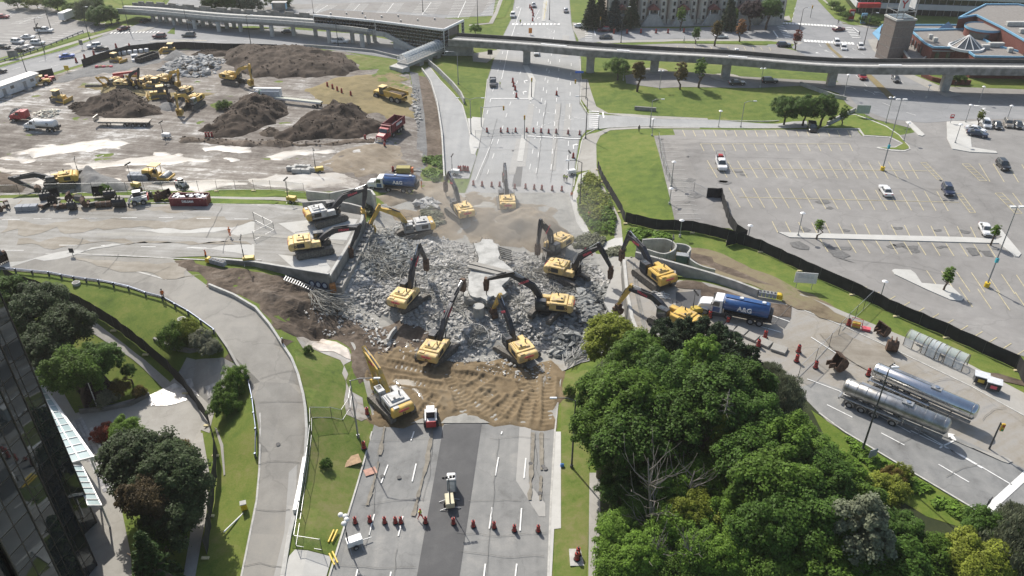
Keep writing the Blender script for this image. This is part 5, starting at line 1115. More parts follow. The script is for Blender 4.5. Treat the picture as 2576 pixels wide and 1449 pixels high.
th0=town_house();xs_=[1560,1639,1714,1789,1862,1935];labs=['corner town house of the terrace, beside the blue spruce','town house with stair just right of the corner house','town house behind the bright young tree','town house behind the tall turning roadside tree','town house behind the dark firs on the right','last town house of the terrace, half behind purple tree']
for k,(x,lb)in enumerate(zip(xs_,labs)):
 p=G3(x,61-.3*k);place(th0 if k==0 else dup(th0),p,R(2),lb)

# ---- dark glass office tower at the left edge
gt=thing('glass_tower','dark mirrored glass office tower at the lower left edge','building',(-44.3,52.0,0));o=Vector((-44.3,52.0))
M_mir=mat('mirror_glass',(.075,.088,.10),.025,.7,var=.35,scale=.12,spec=.9);M_mul=mat('dark_mullion',(.05,.045,.045),.5,.3,var=.1)
plan=[(-10.5,18.5),(-7.0,14.5),(-8.0,11.8),(-4.2,8.2),(-4.8,5.6),(-1.0,2.0),(-1.6,-.8),(2.4,-4.8),(1.6,-8.0),(5.5,-12),(5.5,-40),(-60,-40),(-60,18.5)]
# the facade steps back in saw-tooth bays; each bay glazed pane by pane
HT=58.0;core=MB();core.slab([(x*.985-.35,y*.985-.25)for x,y in plan],-1,HT);core.obj('core',M_glass,gt)
mull=MB();tp={}
for i in range(9):
 a,b=Vector(plan[i]),Vector(plan[i+1]);d=(b-a);L=d.length;d/=L;nc=max(1,round(L/1.75));w=L/nc;ang=math.atan2(d.y,d.x);nr=Vector((d.y,-d.x));nr=nr if nr.x>0 or nr.y>0 else-nr
 for c_ in range(nc+1):p=a+d*(w*c_);mull.bar((p.x+nr.x*.04,p.y+nr.y*.04,0),(p.x+nr.x*.04,p.y+nr.y*.04,HT),.14,.14)
 for r in range(int(HT/2.2)):
  mull.bar((a.x+nr.x*.04,a.y+nr.y*.04,r*2.2),(b.x+nr.x*.04,b.y+nr.y*.04,r*2.2),.12,.12)
  if r>18:continue
  for c_ in range(nc):
   key=round(w,3)
   if key not in tp:tp[key]=MB().box((0,0,0),(w-.1,.05,2.08)).mesh('pane',M_mir)
   p=a+d*(w*(c_+.5));q=mk('pane',tp[key],gt,(p.x,p.y,r*2.2+1.1));q.rotation_euler=(rnd.uniform(-.006,.006),0,ang+rnd.uniform(-.006,.006))
mull.obj('mullion_grid',M_mul,gt)
# ---- glass entrance canopies
M_cglass=mat('canopy_glass',(.42,.52,.53),.12,var=.1,scale=.5,spec=.8)
def canopy(label,corners,z,nu,nv,drop=0.0):
 pts=[Vector((*PZ(x,y,zz),zz))for (x,y),zz in zip(corners,z)];t=thing('glass_canopy',label,'canopy',(pts[0].x,pts[0].y,0));o=Vector((pts[0].x,pts[0].y,0));P=[p-o for p in pts];fr_=MB()
 def at(u,v):return P[0].lerp(P[1],u).lerp(P[3].lerp(P[2],u),v)
 for i in range(nu):
  for j in range(nv):
   q=[at((i+.04)/nu,(j+.04)/nv),at((i+.96)/nu,(j+.04)/nv),at((i+.96)/nu,(j+.96)/nv),at((i+.04)/nu,(j+.96)/nv)]
   MB().add(q+[v-Vector((0,0,.06))for v in q],[(0,1,2,3),(7,6,5,4),(0,4,5,1),(1,5,6,2),(2,6,7,3),(3,7,4,0)]).obj('pane',M_cglass,t)
 for i in range(nu+1):fr_.bar(at(i/nu,0),at(i/nu,1),.14,.2)
 for j in range(nv+1):fr_.bar(at(0,j/nv),at(1,j/nv),.14,.2)
 fr_.obj('frame',M_wht,t)
 MB().bar(P[1]+Vector((0,0,-.3)),P[2]+Vector((0,0,-.3)),.5,.6).obj('gutter',M_wht,t)if drop==0 else None
 po=MB()
 for v in (.05,.5,.95):p=at(.97,v);MB().cyl((p.x,p.y,0),(p.x,p.y,p.z),.12,n=8).obj('post',M_wht,t)
 return t
canopy('long white framed glass canopy beside the dark tower',[(78,962),(100,962),(232,1150),(170,1166)],[5.2,4.4,4.4,5.2],2,12)
canopy('lower dark glass canopy nearest the bottom left corner',[(180,1172),(206,1172),(256,1272),(222,1272)],[5.0,4.2,4.2,5.0],1,7,1)
# ==== plant and vehicles
M_yel=mat('plant_yellow',(.40,.29,.13),.6,col2=(.64,.41,.08),scale=1.0,stops=(.34,.52),objvar=.1,bump=.1)
M_yelp=mat('sunlit_pale_yellow',(.44,.34,.20),.6,col2=(.74,.53,.21),scale=1.1,stops=(.36,.52),objvar=.1,bump=.1)  # sunlight on the tops put into a paler yellow, mixed with dusty tan
M_boom=mat('black_boom',(.035,.037,.045),.5,var=.3,scale=2)
M_trk=mat('track_steel',(.17,.158,.14),.7,.3,var=.35,scale=3,bump=.3)
M_chs=mat('chassis_black',(.03,.03,.032),.6,var=.3)
M_rust=mat('rusty_steel',(.115,.07,.048),.8,.2,var=.35,scale=2.5,bump=.3)
M_chr=mat('polished_steel',(.62,.63,.64),.18,.95,var=.05)
M_dul=mat('dull_stainless',(.30,.29,.27),.36,.85,col2=(.5,.495,.48),scale=.9,stops=(.35,.6))
M_navy=mat('navy_tank',(.025,.085,.24),.28,var=.12,coat=.4)
M_cabw=mat('cab_white',(.74,.74,.73),.35,var=.06,coat=.3)
M_cabr=mat('cab_red',(.36,.018,.03),.35,var=.1,coat=.3)
M_boxr=mat('maroon_steel',(.17,.018,.03),.55,var=.2,scale=1.5)
M_tyre=mat('tyre',(.025,.025,.026),.85,var=.25)
M_rim=mat('wheel_rim',(.33,.33,.33),.5,.4,var=.2)
M_pink=mat('red_lettering',(.62,.10,.13),.6,var=.1)
M_ltw=mat('white_lettering',(.8,.8,.8),.6,var=.05)
M_grey=mat('machine_grey',(.27,.28,.29),.5,.2,var=.15)
M_bluelt=mat('grey_white_body',(.58,.60,.62),.5,var=.12)
TXT={}
def lettering(body,size,m,parent,M,bold=.03):
 k=(body,size,m.name)
 if k not in TXT:TXT[k]=text_mesh(body,size,m,'lettering',.015,bold)
 o=mk('lettering',TXT[k],parent);o.matrix_local=M;return o
def side_text(y_side,x,z,tilt=0.0):
 """frame for text on a side face (y = const); tilt in the x-z plane"""
 if y_side>0:return Matrix.Translation((x,y_side,z))@Matrix.Rotation(R(180),4,'Z')@Matrix.Rotation(tilt,4,'Y')@Matrix.Rotation(R(90),4,'X')
 return Matrix.Translation((x,y_side,z))@Matrix.Rotation(-tilt,4,'Y')@Matrix.Rotation(R(90),4,'X')
CACHE={}
def cm(key,fn):
 if key not in CACHE:CACHE[key]=fn()
 return CACHE[key]
def oval(L,h,n=7):
 r=h/2;pts=[]
 for k in range(n):t=-math.pi/2+math.pi*k/(n-1);pts.append((L/2-r+r*math.cos(t),r+r*math.sin(t)))
 for k in range(n):t=math.pi/2+math.pi*k/(n-1);pts.append((-L/2+r+r*math.cos(t),r+r*math.sin(t)))
 return pts
def track_mesh(L,h,w):
 def f():
  mb=MB();ov=oval(L,h);mb.prism(oval(L-.25,h-.3),-w/2+.06,w/2-.06,M=Matrix.Translation((0,0,.15)))
  n=len(ov);per=[(Vector(ov[i]),Vector(ov[(i+1)%n]))for i in range(n)];tot=sum((b-a).length for a,b in per);step=.24;pos=0
  while pos<tot:
   q=pos
   for a,b in per:
    l=(b-a).length
    if q<=l and l>1e-6:c=a+(b-a)*(q/l);d=(b-a)/l;break
    q-=l
   e=d*.095;nn=Vector((d.y,-d.x))*.07
   mb.prism([tuple(c-e-nn),tuple(c+e-nn),tuple(c+e+nn),tuple(c-e+nn)],-w/2,w/2);pos+=step
  return mb.mesh('track',M_trk)
 return cm(('trk',L,h,w),f)
def wheels(parent,spots,r=.5,w=.32,name='wheel'):
 """spots: (x, y) of each wheel; tyre with a rim as its sub-part"""
 ty=cm(('tyre',r,w),lambda:MB().cyl((0,-w/2,0),(0,w/2,0),r,n=14).mesh('wheel',M_tyre,.03));ri=cm(('rim',r,w),lambda:MB().cyl((0,-w/2-.02,0),(0,w/2+.02,0),r*.55,n=10).mesh('rim',M_rim))
 for x,y in spots:t=mk(name,ty,parent,(x,y,r));mk('rim',ri,t)
def limb(pts,hs,w):
 """bent plate girder through x-z points with depths hs and width w"""
 P=[Vector(p)for p in pts];up,lo=[],[]
 for i,p in enumerate(P):
  d=(P[min(i+1,len(P)-1)]-P[max(i-1,0)]).normalized();n=Vector((-d.y,d.x));up.append(tuple(p+n*hs[i]/2));lo.append(tuple(p-n*hs[i]/2))
 mb=MB()
 for i in range(len(P)-1):mb.prism([lo[i],lo[i+1],up[i+1],up[i]],-w/2,w/2)
 return mb
def ram(parent,a,b,y,r=.11,name='cylinder'):
 a,b=Vector((a[0],y,a[1])),Vector((b[0],y,b[1]));m=a.lerp(b,.55);c=MB().cyl(a,m,r,n=8).obj(name,M_boom,parent);MB().cyl(m,b,r*.55,n=6).obj('rod',M_chr,c)
def bucket_mb(s=1.0,w=1.7):
 prof=[(0,0),(.35,.25),(.75,.2),(1.05,-.2),(1.1,-.75),(.85,-1.25),(.35,-1.5),(-.25,-1.5)]
 inn=[(-.2,-1.42),(.3,-1.4),(.75,-1.18),(.98,-.72),(.93,-.25),(.7,.08),(.4,.12),(.1,-.08)]
 prof=[(x*s,z*s)for x,z in prof];inn=[(x*s,z*s)for x,z in inn];mb=MB();full=prof+inn
 for i in range(len(prof)-1):j=len(inn)-1-i;mb.prism([prof[i],prof[i+1],inn[j-1],inn[j]],-w/2*s,w/2*s)
 for sgn in (-1,1):mb.prism(prof,sgn*w/2*s-.04,sgn*w/2*s+.04)
 for k in range(5):y=(-w/2+w*(k+.5)/5)*s;mb.box((-.42*s,y,-1.46*s),(.4*s,.13*s,.1*s))
 return mb
M_hgrey=mat('house_grey',(.34,.34,.33),.5,col2=(.5,.505,.51),scale=1.2)
def excavator(label,base,tip,tz=1.0,arm='black',att='hammer',size=1.0,dz=0.0,tr=0.0,top='yellow',z=None,knee=1.0,txt=True,hang=0.0,reach=None,heading=None,group='excavators breaking up the bridge'):
 X,Y=(PZ(*base,z)if z is not None else G(*base));zb=(z if z is not None else Z(X,Y))+dz
 T=Vector(PZ(*tip,tz));dv=T-Vector((X,Y));hd=heading if heading is not None else math.atan2(dv.y,dv.x);r=(reach or dv.length)/size
 t=thing('excavator',label,'excavator',(X,Y,zb),hd,group);t.scale=(size,)*3
 by=M_boom if arm=='black' else M_yel;hy={'yellow':M_yelp,'deep':M_yel,'white':M_hgrey,'cat':M_yel}[top]
 tk=track_mesh(6.5,1.25,.85)
 for s in (-1,1):o=mk('track',tk,t,(-.2*math.cos(tr),1.6*s,0));o.location=(-1.72*s*math.sin(tr),1.72*s*math.cos(tr),0);o.rotation_euler=(0,0,tr)
 mk('undercarriage',cm('uc',lambda:MB().box((0,0,.75),(2.6,2.6,.6)).cyl((0,0,1.0),(0,0,1.5),1.0,n=16).mesh('undercarriage',M_chs)),t)
 mk('platform',cm('pf',lambda:MB().box((-.9,0,1.6),(5.4,3.2,.28)).mesh('platform',M_chs)),t)
 mk('house',cm(('house',top),lambda:MB().box((-1.75,0,2.45),(2.9,3.3,1.42)).box((-1.6,0,3.25),(2.2,2.1,.26),tx=.92,ty=.9).box((.5,-1.15,2.25),(1.7,1.0,1.0),tx=.9).box((.35,.2,2.05),(1.5,.8,.6)).mesh('house',[hy],.09)),t)
 mk('counterweight',cm(('cw',top),lambda:MB().prism([(-4.1,1.75),(-4.25,2.1),(-4.2,2.75),(-3.9,3.0),(-3.2,3.0),(-3.2,1.5),(-3.9,1.5)],-1.65,1.65).mesh('counterweight',[M_yel if top in ('white','cat')else hy],.1)),t)
 cab=mk('cab',cm(('cab',arm),lambda:MB().box((1.1,1.12,2.5),(1.9,1.1,1.75),tx=.9).mesh('cab',[M_boom if arm=='black' else M_grey],.06)),t)
 for nm,c,d in (('windscreen',(2.02,1.12,2.65),(.08,.95,1.25)),('side_window',(1.1,1.68,2.75),(1.35,.05,.9)),('side_window',(1.1,.56,2.75),(1.35,.05,.9)),('roof_window',(1.35,1.12,3.38),(.8,.7,.05))):
  mk(nm,cm(('xw',nm,c),lambda:MB().box(c,d).mesh(nm,M_gtint)),cab)
 for s in (-1,1):mk('grille',cm(('gr',s),lambda:MB().box((-2.1,1.66*s,2.5),(1.3,.05,.8)).mesh('grille',M_chs)),t)
 mk('exhaust_pipe',cm('ex',lambda:MB().cyl((-1.5,-.7,3.3),(-1.5,-.7,3.95),.1,n=8).cyl((-2.2,.4,3.3),(-2.2,.4,3.6),.18,n=8).mesh('exhaust_pipe',M_chs)),t)
 mk('handrail',cm('hr',lambda:MB().tube([(1.3,-1.6,2.7),(1.3,-1.6,3.5),(-.2,-1.6,3.6),(-.2,-1.6,3.1)],.04,5).tube([(-.4,1.5,3.1),(-.4,1.5,3.6),(-2.8,1.5,3.6)],.04,5).mesh('handrail',M_chs)),t)
 mk('engine_hatch',cm(('eh',top),lambda:MB().box((-1.9,.3,3.42),(1.1,1.3,.1)).box((-3.6,.9,3.05),(.5,.8,.1)).mesh('engine_hatch',[hy])),t)
 # boom, stick and tool
 P0=Vector((.9,2.15));Lb,Ls=7.4,4.2;LA={'hammer':3.1,'bucket':1.6,'grab':2.0}[att];ha=hang
 zt=(tz-zb)/size;pin=Vector((r+LA*math.sin(ha)*0.0,zt+LA*math.cos(ha)))
 d=pin-P0;L=d.length
 if L>(Lb+Ls)*.985:d*=(Lb+Ls)*.985/L;L=d.length;pin=P0+d
 if L<4.3:d*=4.3/L;L=d.length;pin=P0+d
 a=math.acos(max(-1,min(1,(Lb*Lb+L*L-Ls*Ls)/(2*Lb*L))));ba=math.atan2(d.y,d.x)+a
 P1=P0+Vector((math.cos(ba),math.sin(ba)))*Lb;u=(P1-P0).normalized();nn=Vector((-u.y,u.x));K=P0+u*Lb*.45+nn*knee*1.05
 bm_=limb([P0,P0.lerp(K,.5)+nn*.12,K,K.lerp(P1,.5)+nn*.06,P1],[.62,.95,1.08,.85,.5],.68).obj('boom',by,t)
 sd_=(pin-P1).normalized();sn=Vector((-sd_.y,sd_.x));tail=P1-sd_*.9+sn*.15
 st_=limb([tail,P1,pin.lerp(P1,.5),pin],[.45,.85,.6,.38],.52).obj('stick',by if att!='grab' else M_yel,t)
 for s in (-1,1):ram(t,(1.75,1.85),tuple(P0.lerp(K,.86)-nn*.25),.5*s)
 ram(t,tuple(K+nn*.55),tuple(tail),0,.14);ram(t,tuple(P1+(pin-P1)*.12+sn*.5),tuple(P1+(pin-P1)*.88+sn*.38),0,.1)
 if txt:
  d2=(P1-K);ang=math.atan2(d2.y,d2.x);c=K.lerp(P1,.38)+Vector((-d2.y,d2.x)).normalized()*.03
  for y in (-.37,.37):lettering('DELSAN',.5,M_pink,bm_,side_text(y,c.x,c.y,ang if y<0 else-ang))
  lettering('DELSAN',.42,M_pink,t,Matrix.Translation((-4.27,0,2.6))@Matrix.Rotation(R(-90),4,'Z')@Matrix.Rotation(R(90),4,'X'));lettering('D',.62,M_rust,t,Matrix.Translation((-4.25,0,2.02))@Matrix.Rotation(R(-90),4,'Z')@Matrix.Rotation(R(90),4,'X'))
  lettering('D',.6,M_rust,t,side_text(1.68,-3.0,2.3));lettering('D',.6,M_rust,t,side_text(-1.68,-3.0,2.3))
 M=Matrix.Translation((pin.x,0,pin.y))@Matrix.Rotation(-ha,4,'Y')
 if att=='hammer':
  MB().box((0,0,-.15),(.65,.85,.8),M=M).prism([(-.48,-.45),(.48,-.45),(.36,-2.1),(-.36,-2.1)],-.42,.42,M=M).obj('breaker',M_rust if top!='white' else M_yel,t,.04);MB().cyl(M@Vector((0,0,-1.95)),M@Vector((0,0,-3.15)),.13,.07,n=8).obj('chisel',M_trk,t)
 elif att=='bucket':b_=bucket_mb(1.0,1.7);o=b_.obj('bucket',M_rust if arm=='black' else M_yel,t);o.matrix_local=M@Matrix.Rotation(R(200),4,'Y')@Matrix.Scale(1,4)@Matrix.Rotation(R(180),4,'Z')@Matrix.Rotation(R(180),4,'Y')
 else:
  MB().box((0,0,-.4),(.9,.9,.8),M=M).obj('grab_head',M_rust,t,.05)
  for s in (-1,1):MB().prism([(.1*s,-.7),(.9*s,-.9),(.75*s,-1.7),(.12*s,-2.0)],-.45,.45,M=M).obj('grab_jaw',M_rust,t)
 return t
ZDk=6.16
excavator('excavator with grey roofed house at the top of the left bridge stub',(826,556),(917,562),4.0,z=ZDk,top='white',tr=.15)
excavator('yellow excavator at the lower edge of the left bridge stub',(791,634),(886,660),3.0,z=ZDk,tr=.1)
excavator('white housed digger with a yellow boom on the upper rubble',(1041,596),(930,588),2.2,arm='yellow',att='bucket',top='white',dz=.3,txt=False,tr=.5)
excavator('excavator with boom raised, upper left of the pit below the barrels',(1160,543),(1122,492),.6,att='hammer',tr=.2)
excavator('excavator reaching away from the camera in the top middle of the pit',(1275,522),(1268,468),.3,tr=0)
excavator('excavator with boom raised right, alone on the left rubble',(1028,764),(1074,692),3.4,dz=.2,tr=-.4,knee=.7)
excavator('excavator at the bottom left of the pit striking the standing slab',(1102,893),(1168,738),4.6,tr=-.25,knee=.7)
excavator('excavator at the bottom right of the pit with an orange grab',(1300,893),(1242,800),1.8,att='grab',tr=.35,knee=.6)
excavator('excavator in the middle right stretching left over the white slab',(1379,792),(1224,742),4.6,dz=.3,tr=1.2)
excavator('excavator on the right rubble with hammer lowered to the fallen slab',(1430,708),(1534,712),3.4,dz=.2,tr=-.35)
excavator('excavator half lost in dust at the top right of the pit',(1394,642),(1352,652),1.5,dz=.1,tr=.6)
excavator('deep yellow excavator on the right abutment beside the barrier wall',(1643,706),(1562,668),4.0,z=ZDk,top='deep',tr=.05)
excavator('excavator on the right abutment half hidden behind the green trees',(1690,820),(1554,790),3.6,z=ZDk,top='deep',att='grab',tr=0)
excavator('yellow boomed excavator on the sand at the bottom left',(986,1028),(948,975),.6,arm='yellow',att='bucket',top='white',dz=.25,tr=.1)
SG='excavators parked on the building site'
excavator('yellow excavator standing alone beside the big soil heap',(590,210),(636,216),2.3,arm='yellow',att='bucket',top='cat',txt=False,group=SG,size=.95)
excavator('yellow excavator facing right in the equipment row',(424,214),(452,220),2.3,arm='yellow',att='bucket',top='yellow',txt=False,group=SG,size=.85)
excavator('excavator with dark boom folded up in the equipment row',(320,222),(343,214),3.0,att='bucket',txt=False,group=SG,size=.75)
excavator('yellow excavator digging beside the small gravel heap',(488,270),(451,292),2.2,arm='yellow',att='bucket',top='cat',txt=False,group=SG,size=.9)
excavator('small excavator with red neighbour at the back of the row',(284,214),(266,218),2.3,arm='yellow',att='bucket',txt=False,group=SG,size=.6)
excavator('small yellow excavator between the dozers in the row',(366,212),(350,214),2.3,arm='yellow',att='bucket',txt=False,group=SG,size=.65)
excavator('dark armed excavator beside the gravel heap behind the fence',(152,472),(104,484),4.6,att='bucket',top='cat',txt=False,group=SG,size=.95)
excavator('excavator cut off by the left edge on the cross road',(-62,622),(12,662),6.1,att='bucket',txt=False,group=SG)
excavator('dark excavator parked behind the digging yellow one',(462,246),(428,262),2.2,att='bucket',top='yellow',txt=False,group=SG,size=.8)

def dozer(label,at,hd,s=1.0,ripper=True):
 t=thing('bulldozer',label,'bulldozer',G3(*at),hd,'bulldozers and rollers on the site');t.scale=(s,)*3
 tk=track_mesh(3.8,1.1,.6)
 for y in (-1.05,1.05):mk('track',tk,t,(0,y,0))
 mk('body',cm('dz',lambda:MB().box((.9,0,1.35),(2.2,1.3,1.2)).box((-1.0,0,1.3),(1.6,1.5,.9)).mesh('body',M_yel,.08)),t)
 c=mk('cab',cm('dzc',lambda:MB().box((-.6,0,2.4),(1.5,1.5,1.5),tx=.9,ty=.9).mesh('cab',M_gtint,.05)),t);mk('cab_roof',cm('dzr',lambda:MB().box((-.6,0,3.2),(1.8,1.7,.15)).mesh('cab_roof',M_yelp)),c)
 mk('blade',cm('dzb',lambda:MB().prism([(2.5,.1),(2.7,.1),(2.85,.7),(2.95,1.35),(2.8,1.35),(2.62,.7)],-1.8,1.8).mesh('blade',M_yel)),t)
 mk('push_arm',cm('dza',lambda:MB().bar((0,1.45,.6),(2.6,1.45,.4),.15,.25).bar((0,-1.45,.6),(2.6,-1.45,.4),.15,.25).mesh('push_arm',M_yel)),t)
 mk('exhaust_pipe',cm('dze',lambda:MB().cyl((1.0,.3,1.9),(1.0,.3,2.8),.08,n=8).mesh('exhaust_pipe',M_chs)),t)
 if ripper:mk('ripper',cm('dzp',lambda:MB().box((-2.3,0,1.2),(.3,1.8,.5)).box((-2.5,.6,.7),(.25,.18,1.3)).box((-2.5,-.6,.7),(.25,.18,1.3)).box((-2.5,0,.7),(.25,.18,1.3)).mesh('ripper',M_chs)),t)
dozer('yellow bulldozer in front of the dark soil heap',(152,256),R(-15));dozer('bulldozer behind the digging excavator',(402,248),R(200),1.1);dozer('bulldozer second from right in the equipment row',(390,222),R(170),.95);dozer('bulldozer by the black fence and stacked pallets',(295,158),R(-20),.95,False);dozer('yellow loader at the top of the site by the black container',(428,134),R(185),1.0,False)
def roller(label,at,hd,s=1.0):
 t=thing('road_roller',label,'road roller',G3(*at),hd,'bulldozers and rollers on the site');t.scale=(s,)*3
 mk('drum',cm('rld',lambda:MB().cyl((1.9,-1.05,.78),(1.9,1.05,.78),.78,n=20).mesh('drum',M_grey)),t);mk('drum_frame',cm('rlf',lambda:MB().box((1.9,1.18,.85),(2.0,.14,.4)).box((1.9,-1.18,.85),(2.0,.14,.4)).box((.85,0,.85),(.3,2.4,.5)).box((2.9,0,.8),(.16,2.4,.4)).mesh('drum_frame',M_yel)),t)
 wheels(t,[(-1.6,.85),(-1.6,-.85)],.75,.5);mk('body',cm('rlb',lambda:MB().box((-1.7,0,1.5),(2.2,1.3,.9),tx=.85).box((-.1,0,1.1),(1.4,1.5,.6)).mesh('body',M_yel,.08)),t)
 mk('canopy',cm('rlc',lambda:MB().box((-.1,0,3.0),(1.9,1.7,.14)).mesh('canopy',M_yelp)),t);mk('canopy_post',cm('rlp',lambda:MB().bar((.6,.7,1.3),(.6,.7,3),.08,.08).bar((.6,-.7,1.3),(.6,-.7,3),.08,.08).bar((-.9,.7,1.3),(-.9,.7,3),.08,.08).bar((-.9,-.7,1.3),(-.9,-.7,3),.08,.08).mesh('canopy_post',M_yel)),t);mk('seat',cm('rls',lambda:MB().box((-.2,0,1.7),(.6,.6,.6)).mesh('seat',M_blk)),t)
roller('yellow road roller beside the stacked grey blocks',(398,452),R(-12),1.15);roller('yellow road roller by the site office trailer',(104,216),R(200),.95);roller('yellow roller with white roof in the equipment row',(360,222),R(10),.9)
def skid(label,at,hd,M_b=M_cabw,s=1.0,z=None):
 p=P3(*at,z)if z is not None else G3(*at,.1);t=thing('skid_steer',label,'skid steer',p,hd,'skid steer loaders');t.scale=(s,)*3
 wheels(t,[(.65,.75),(.65,-.75),(-.65,.75),(-.65,-.75)],.45,.32)
 mk('body',cm('skb',lambda:MB().box((-.2,0,.8),(2.3,1.15,.75)).mesh('body',M_cabw,.06)),t);mk('cab',cm('skc',lambda:MB().box((.1,0,1.6),(1.2,.95,1.05),tx=.9).mesh('cab',M_chs,.05)),t);mk('cab_roof',cm('skr',lambda:MB().box((.05,0,2.16),(1.2,1.0,.08)).mesh('cab_roof',M_cabw)),t);mk('rear_door',cm('skd',lambda:MB().box((-1.42,0,1.0),(.2,1.2,.9)).mesh('rear_door',M_red,.04)),t)
 for y in (-.66,.66):mk('lift_arm',cm(('ska',y),lambda:MB().bar((-1.3,y,1.5),(.9,y,1.35),.14,.2).bar((.9,y,1.35),(1.55,y,.45),.14,.2).mesh('lift_arm',M_cabw)),t)
 mk('bucket',cm('skk',lambda:MB().prism([(1.5,.1),(2.3,.08),(2.3,.14),(1.62,.2),(1.62,.7),(1.5,.7)],-.85,.85).mesh('bucket',M_chs)),t)
skid('white and red skid steer at the bottom of the sand',(1085,1064),R(96),s=1.15);skid('white and red skid steer in the bucket row by the fence',(352,513),R(200),s=1.25);skid('small white and orange loader on the silt beyond the fence',(457,472),R(-30),s=.9)

# ---- lorries
def cab_conv(t,m,x0=3.0,sleeper=False):
 """bonneted lorry cab; front at +x"""
 mk('bonnet',MB().prism([(x0+.2,.75),(x0+1.95,.75),(x0+2.0,1.35),(x0+1.7,1.75),(x0+.2,2.0)],-.95,.95).mesh('bonnet',m,.1),t)
 c=mk('cab',MB().prism([(x0-1.3,.8),(x0+.25,.8),(x0+.25,1.95),(x0-.1,2.75),(x0-1.3,2.85)],-1.15,1.15).mesh('cab',m,.08),t)
 mk('windscreen',MB().prism([(x0+.22,2.0),(x0+.28,2.0),(x0-.05,2.72),(x0-.11,2.72)],-1.0,1.0).mesh('windscreen',M_gtint),c)
 for y in (-1.16,1.16):mk('side_window',MB().prism([(x0-.9,1.9),(x0+.1,1.9),(x0-.15,2.55),(x0-.9,2.6)],y-.02,y+.02).mesh('side_window',M_gtint),c)
 mk('bumper',MB().box((x0+2.05,0,.6),(.2,2.3,.4)).mesh('bumper',M_chr),t);mk('grille',MB().box((x0+2.0,0,1.15),(.08,1.1,.7)).mesh('grille',M_chr),t)
 for y in (-.8,.8):mk('headlight',MB().box((x0+1.98,y,1.05),(.1,.3,.22)).mesh('headlight',M_wht),t);mk('mudguard',MB().prism([(x0+.5,.5),(x0+.6,1.15),(x0+1.5,1.15),(x0+1.75,.5),(x0+1.6,.5),(x0+1.4,.98),(x0+.75,.98),(x0+.65,.5)],y*1.25-.2,y*1.25+.2).mesh('mudguard',m),t);mk('mirror',MB().box((x0+.2,y*1.65,2.2),(.1,.14,.5)).mesh('mirror',M_chs),t)
 mk('exhaust_pipe',MB().cyl((x0-1.5,1.0,1.0),(x0-1.5,1.0,3.2),.09,n=8).mesh('exhaust_pipe',M_chr),t)
def tank_sec(mb,x0,x1,ry,rz,zc,m=0,n=18,dome=.0):
 xs=[x0,x1]if not dome else [x0-dome,x0-dome*.6,x0,x1,x1+dome*.6,x1+dome];rs=[1,1]if not dome else [.55,.85,1,1,.85,.55]
 vs=[(x,ry*k*math.cos(2*math.pi*j/n),zc+rz*k*math.sin(2*math.pi*j/n))for x,k in zip(xs,rs)for j in range(n)]
 mb.add(vs,[(i*n+j,(i+1)*n+j,(i+1)*n+(j+1)%n,i*n+(j+1)%n)for i in range(len(xs)-1)for j in range(n)],m,None,True);mb.add(vs,[tuple(range(n)),tuple(range((len(xs)-1)*n,len(xs)*n))[::-1]],m);return mb
def water_truck(label,at,hd,dz=0.0):
 t=thing('water_truck',label,'tanker lorry',G3(*at,dz),hd,'blue water tankers');t.scale=(1.12,)*3
 cab_conv(t,M_cabw,3.0);mk('door_panel',MB().box((2.45,1.17,1.35),(1.0,.03,.8)).box((2.45,-1.17,1.35),(1.0,.03,.8)).mesh('door_panel',M_navy),t)
 mk('chassis',MB().box((-.4,0,.85),(9.0,.9,.35)).mesh('chassis',M_chs),t)
 k=mk('tank',tank_sec(MB(),-4.4,1.6,1.22,1.05,2.15,dome=.15).mesh('tank',M_navy),t)
 mk('walkway',MB().box((-1.4,0,3.2),(5.8,.8,.08)).mesh('walkway',M_navy),k)
 for x in (-3.6,-.6):mk('hatch',MB().cyl((x,0,3.2),(x,0,3.36),.28,n=12).mesh('hatch',M_bluelt),k)
 for y in (-1.25,1.25):lettering('A&G',.95,M_ltw,k,side_text(y,-1.3,2.2));mk('skirt',MB().box((-1.6,y*.9,1.0),(5.4,.1,.3)).mesh('skirt',M_chs),t)
 mk('rear_spray_box',MB().box((-4.75,0,1.5),(.5,2.0,1.3)).mesh('rear_spray_box',M_chs),t)
 wheels(t,[(3.9,1.0),(3.9,-1.0)]+[(x,y)for x in (.7,-2.3,-3.5)for y in (-1.0,1.0)],.52,.4)
water_truck('blue water tanker beside the pit at the site entrance',(990,478),R(172));water_truck('blue water tanker on the right hand cross road',(1846,798),R(158),.1)
def dump_truck(label,at,hd):
 t=thing('dump_truck',label,'dump truck',G3(*at),hd);t.scale=(1.1,)*3;cab_conv(t,M_cabr,3.4);mk('chassis',MB().box((-.4,0,.85),(9.6,.9,.35)).mesh('chassis',M_chs),t)
 b=MB()
 for s in (-1,1):b.box((-1.7,1.22*s,2.2),(6.4,.1,1.9));[b.box((-4.4+.9*k,1.3*s,2.2),(.12,.1,1.9))for k in range(7)]
 b.box((-1.7,0,1.3),(6.4,2.5,.12)).box((-4.9,0,2.1),(.1,2.5,1.7)).box((1.5,0,2.3),(.1,2.5,2.1));bo=b.obj('tipper_box',M_boxr,t)
 mk('load',MB().box((-1.7,0,1.55),(6.0,2.3,.4),tx=.9,ty=.8).mesh('load',M_dust),bo);MB().box((1.9,0,3.1),(.9,2.4,.1)).obj('cab_shield',M_boxr,t)
 for y in (-1.37,1.37):lettering('DELSAN',.75,M_ltw,bo,side_text(y,-1.7,2.45))
 wheels(t,[(4.3,1.0),(4.3,-1.0)]+[(x,y)for x in (.9,-1.6,-2.75,-3.9)for y in (-1.0,1.0)],.52,.4)
dump_truck('red tipper lorry facing the camera beside the soil heap',(984,340),R(250))
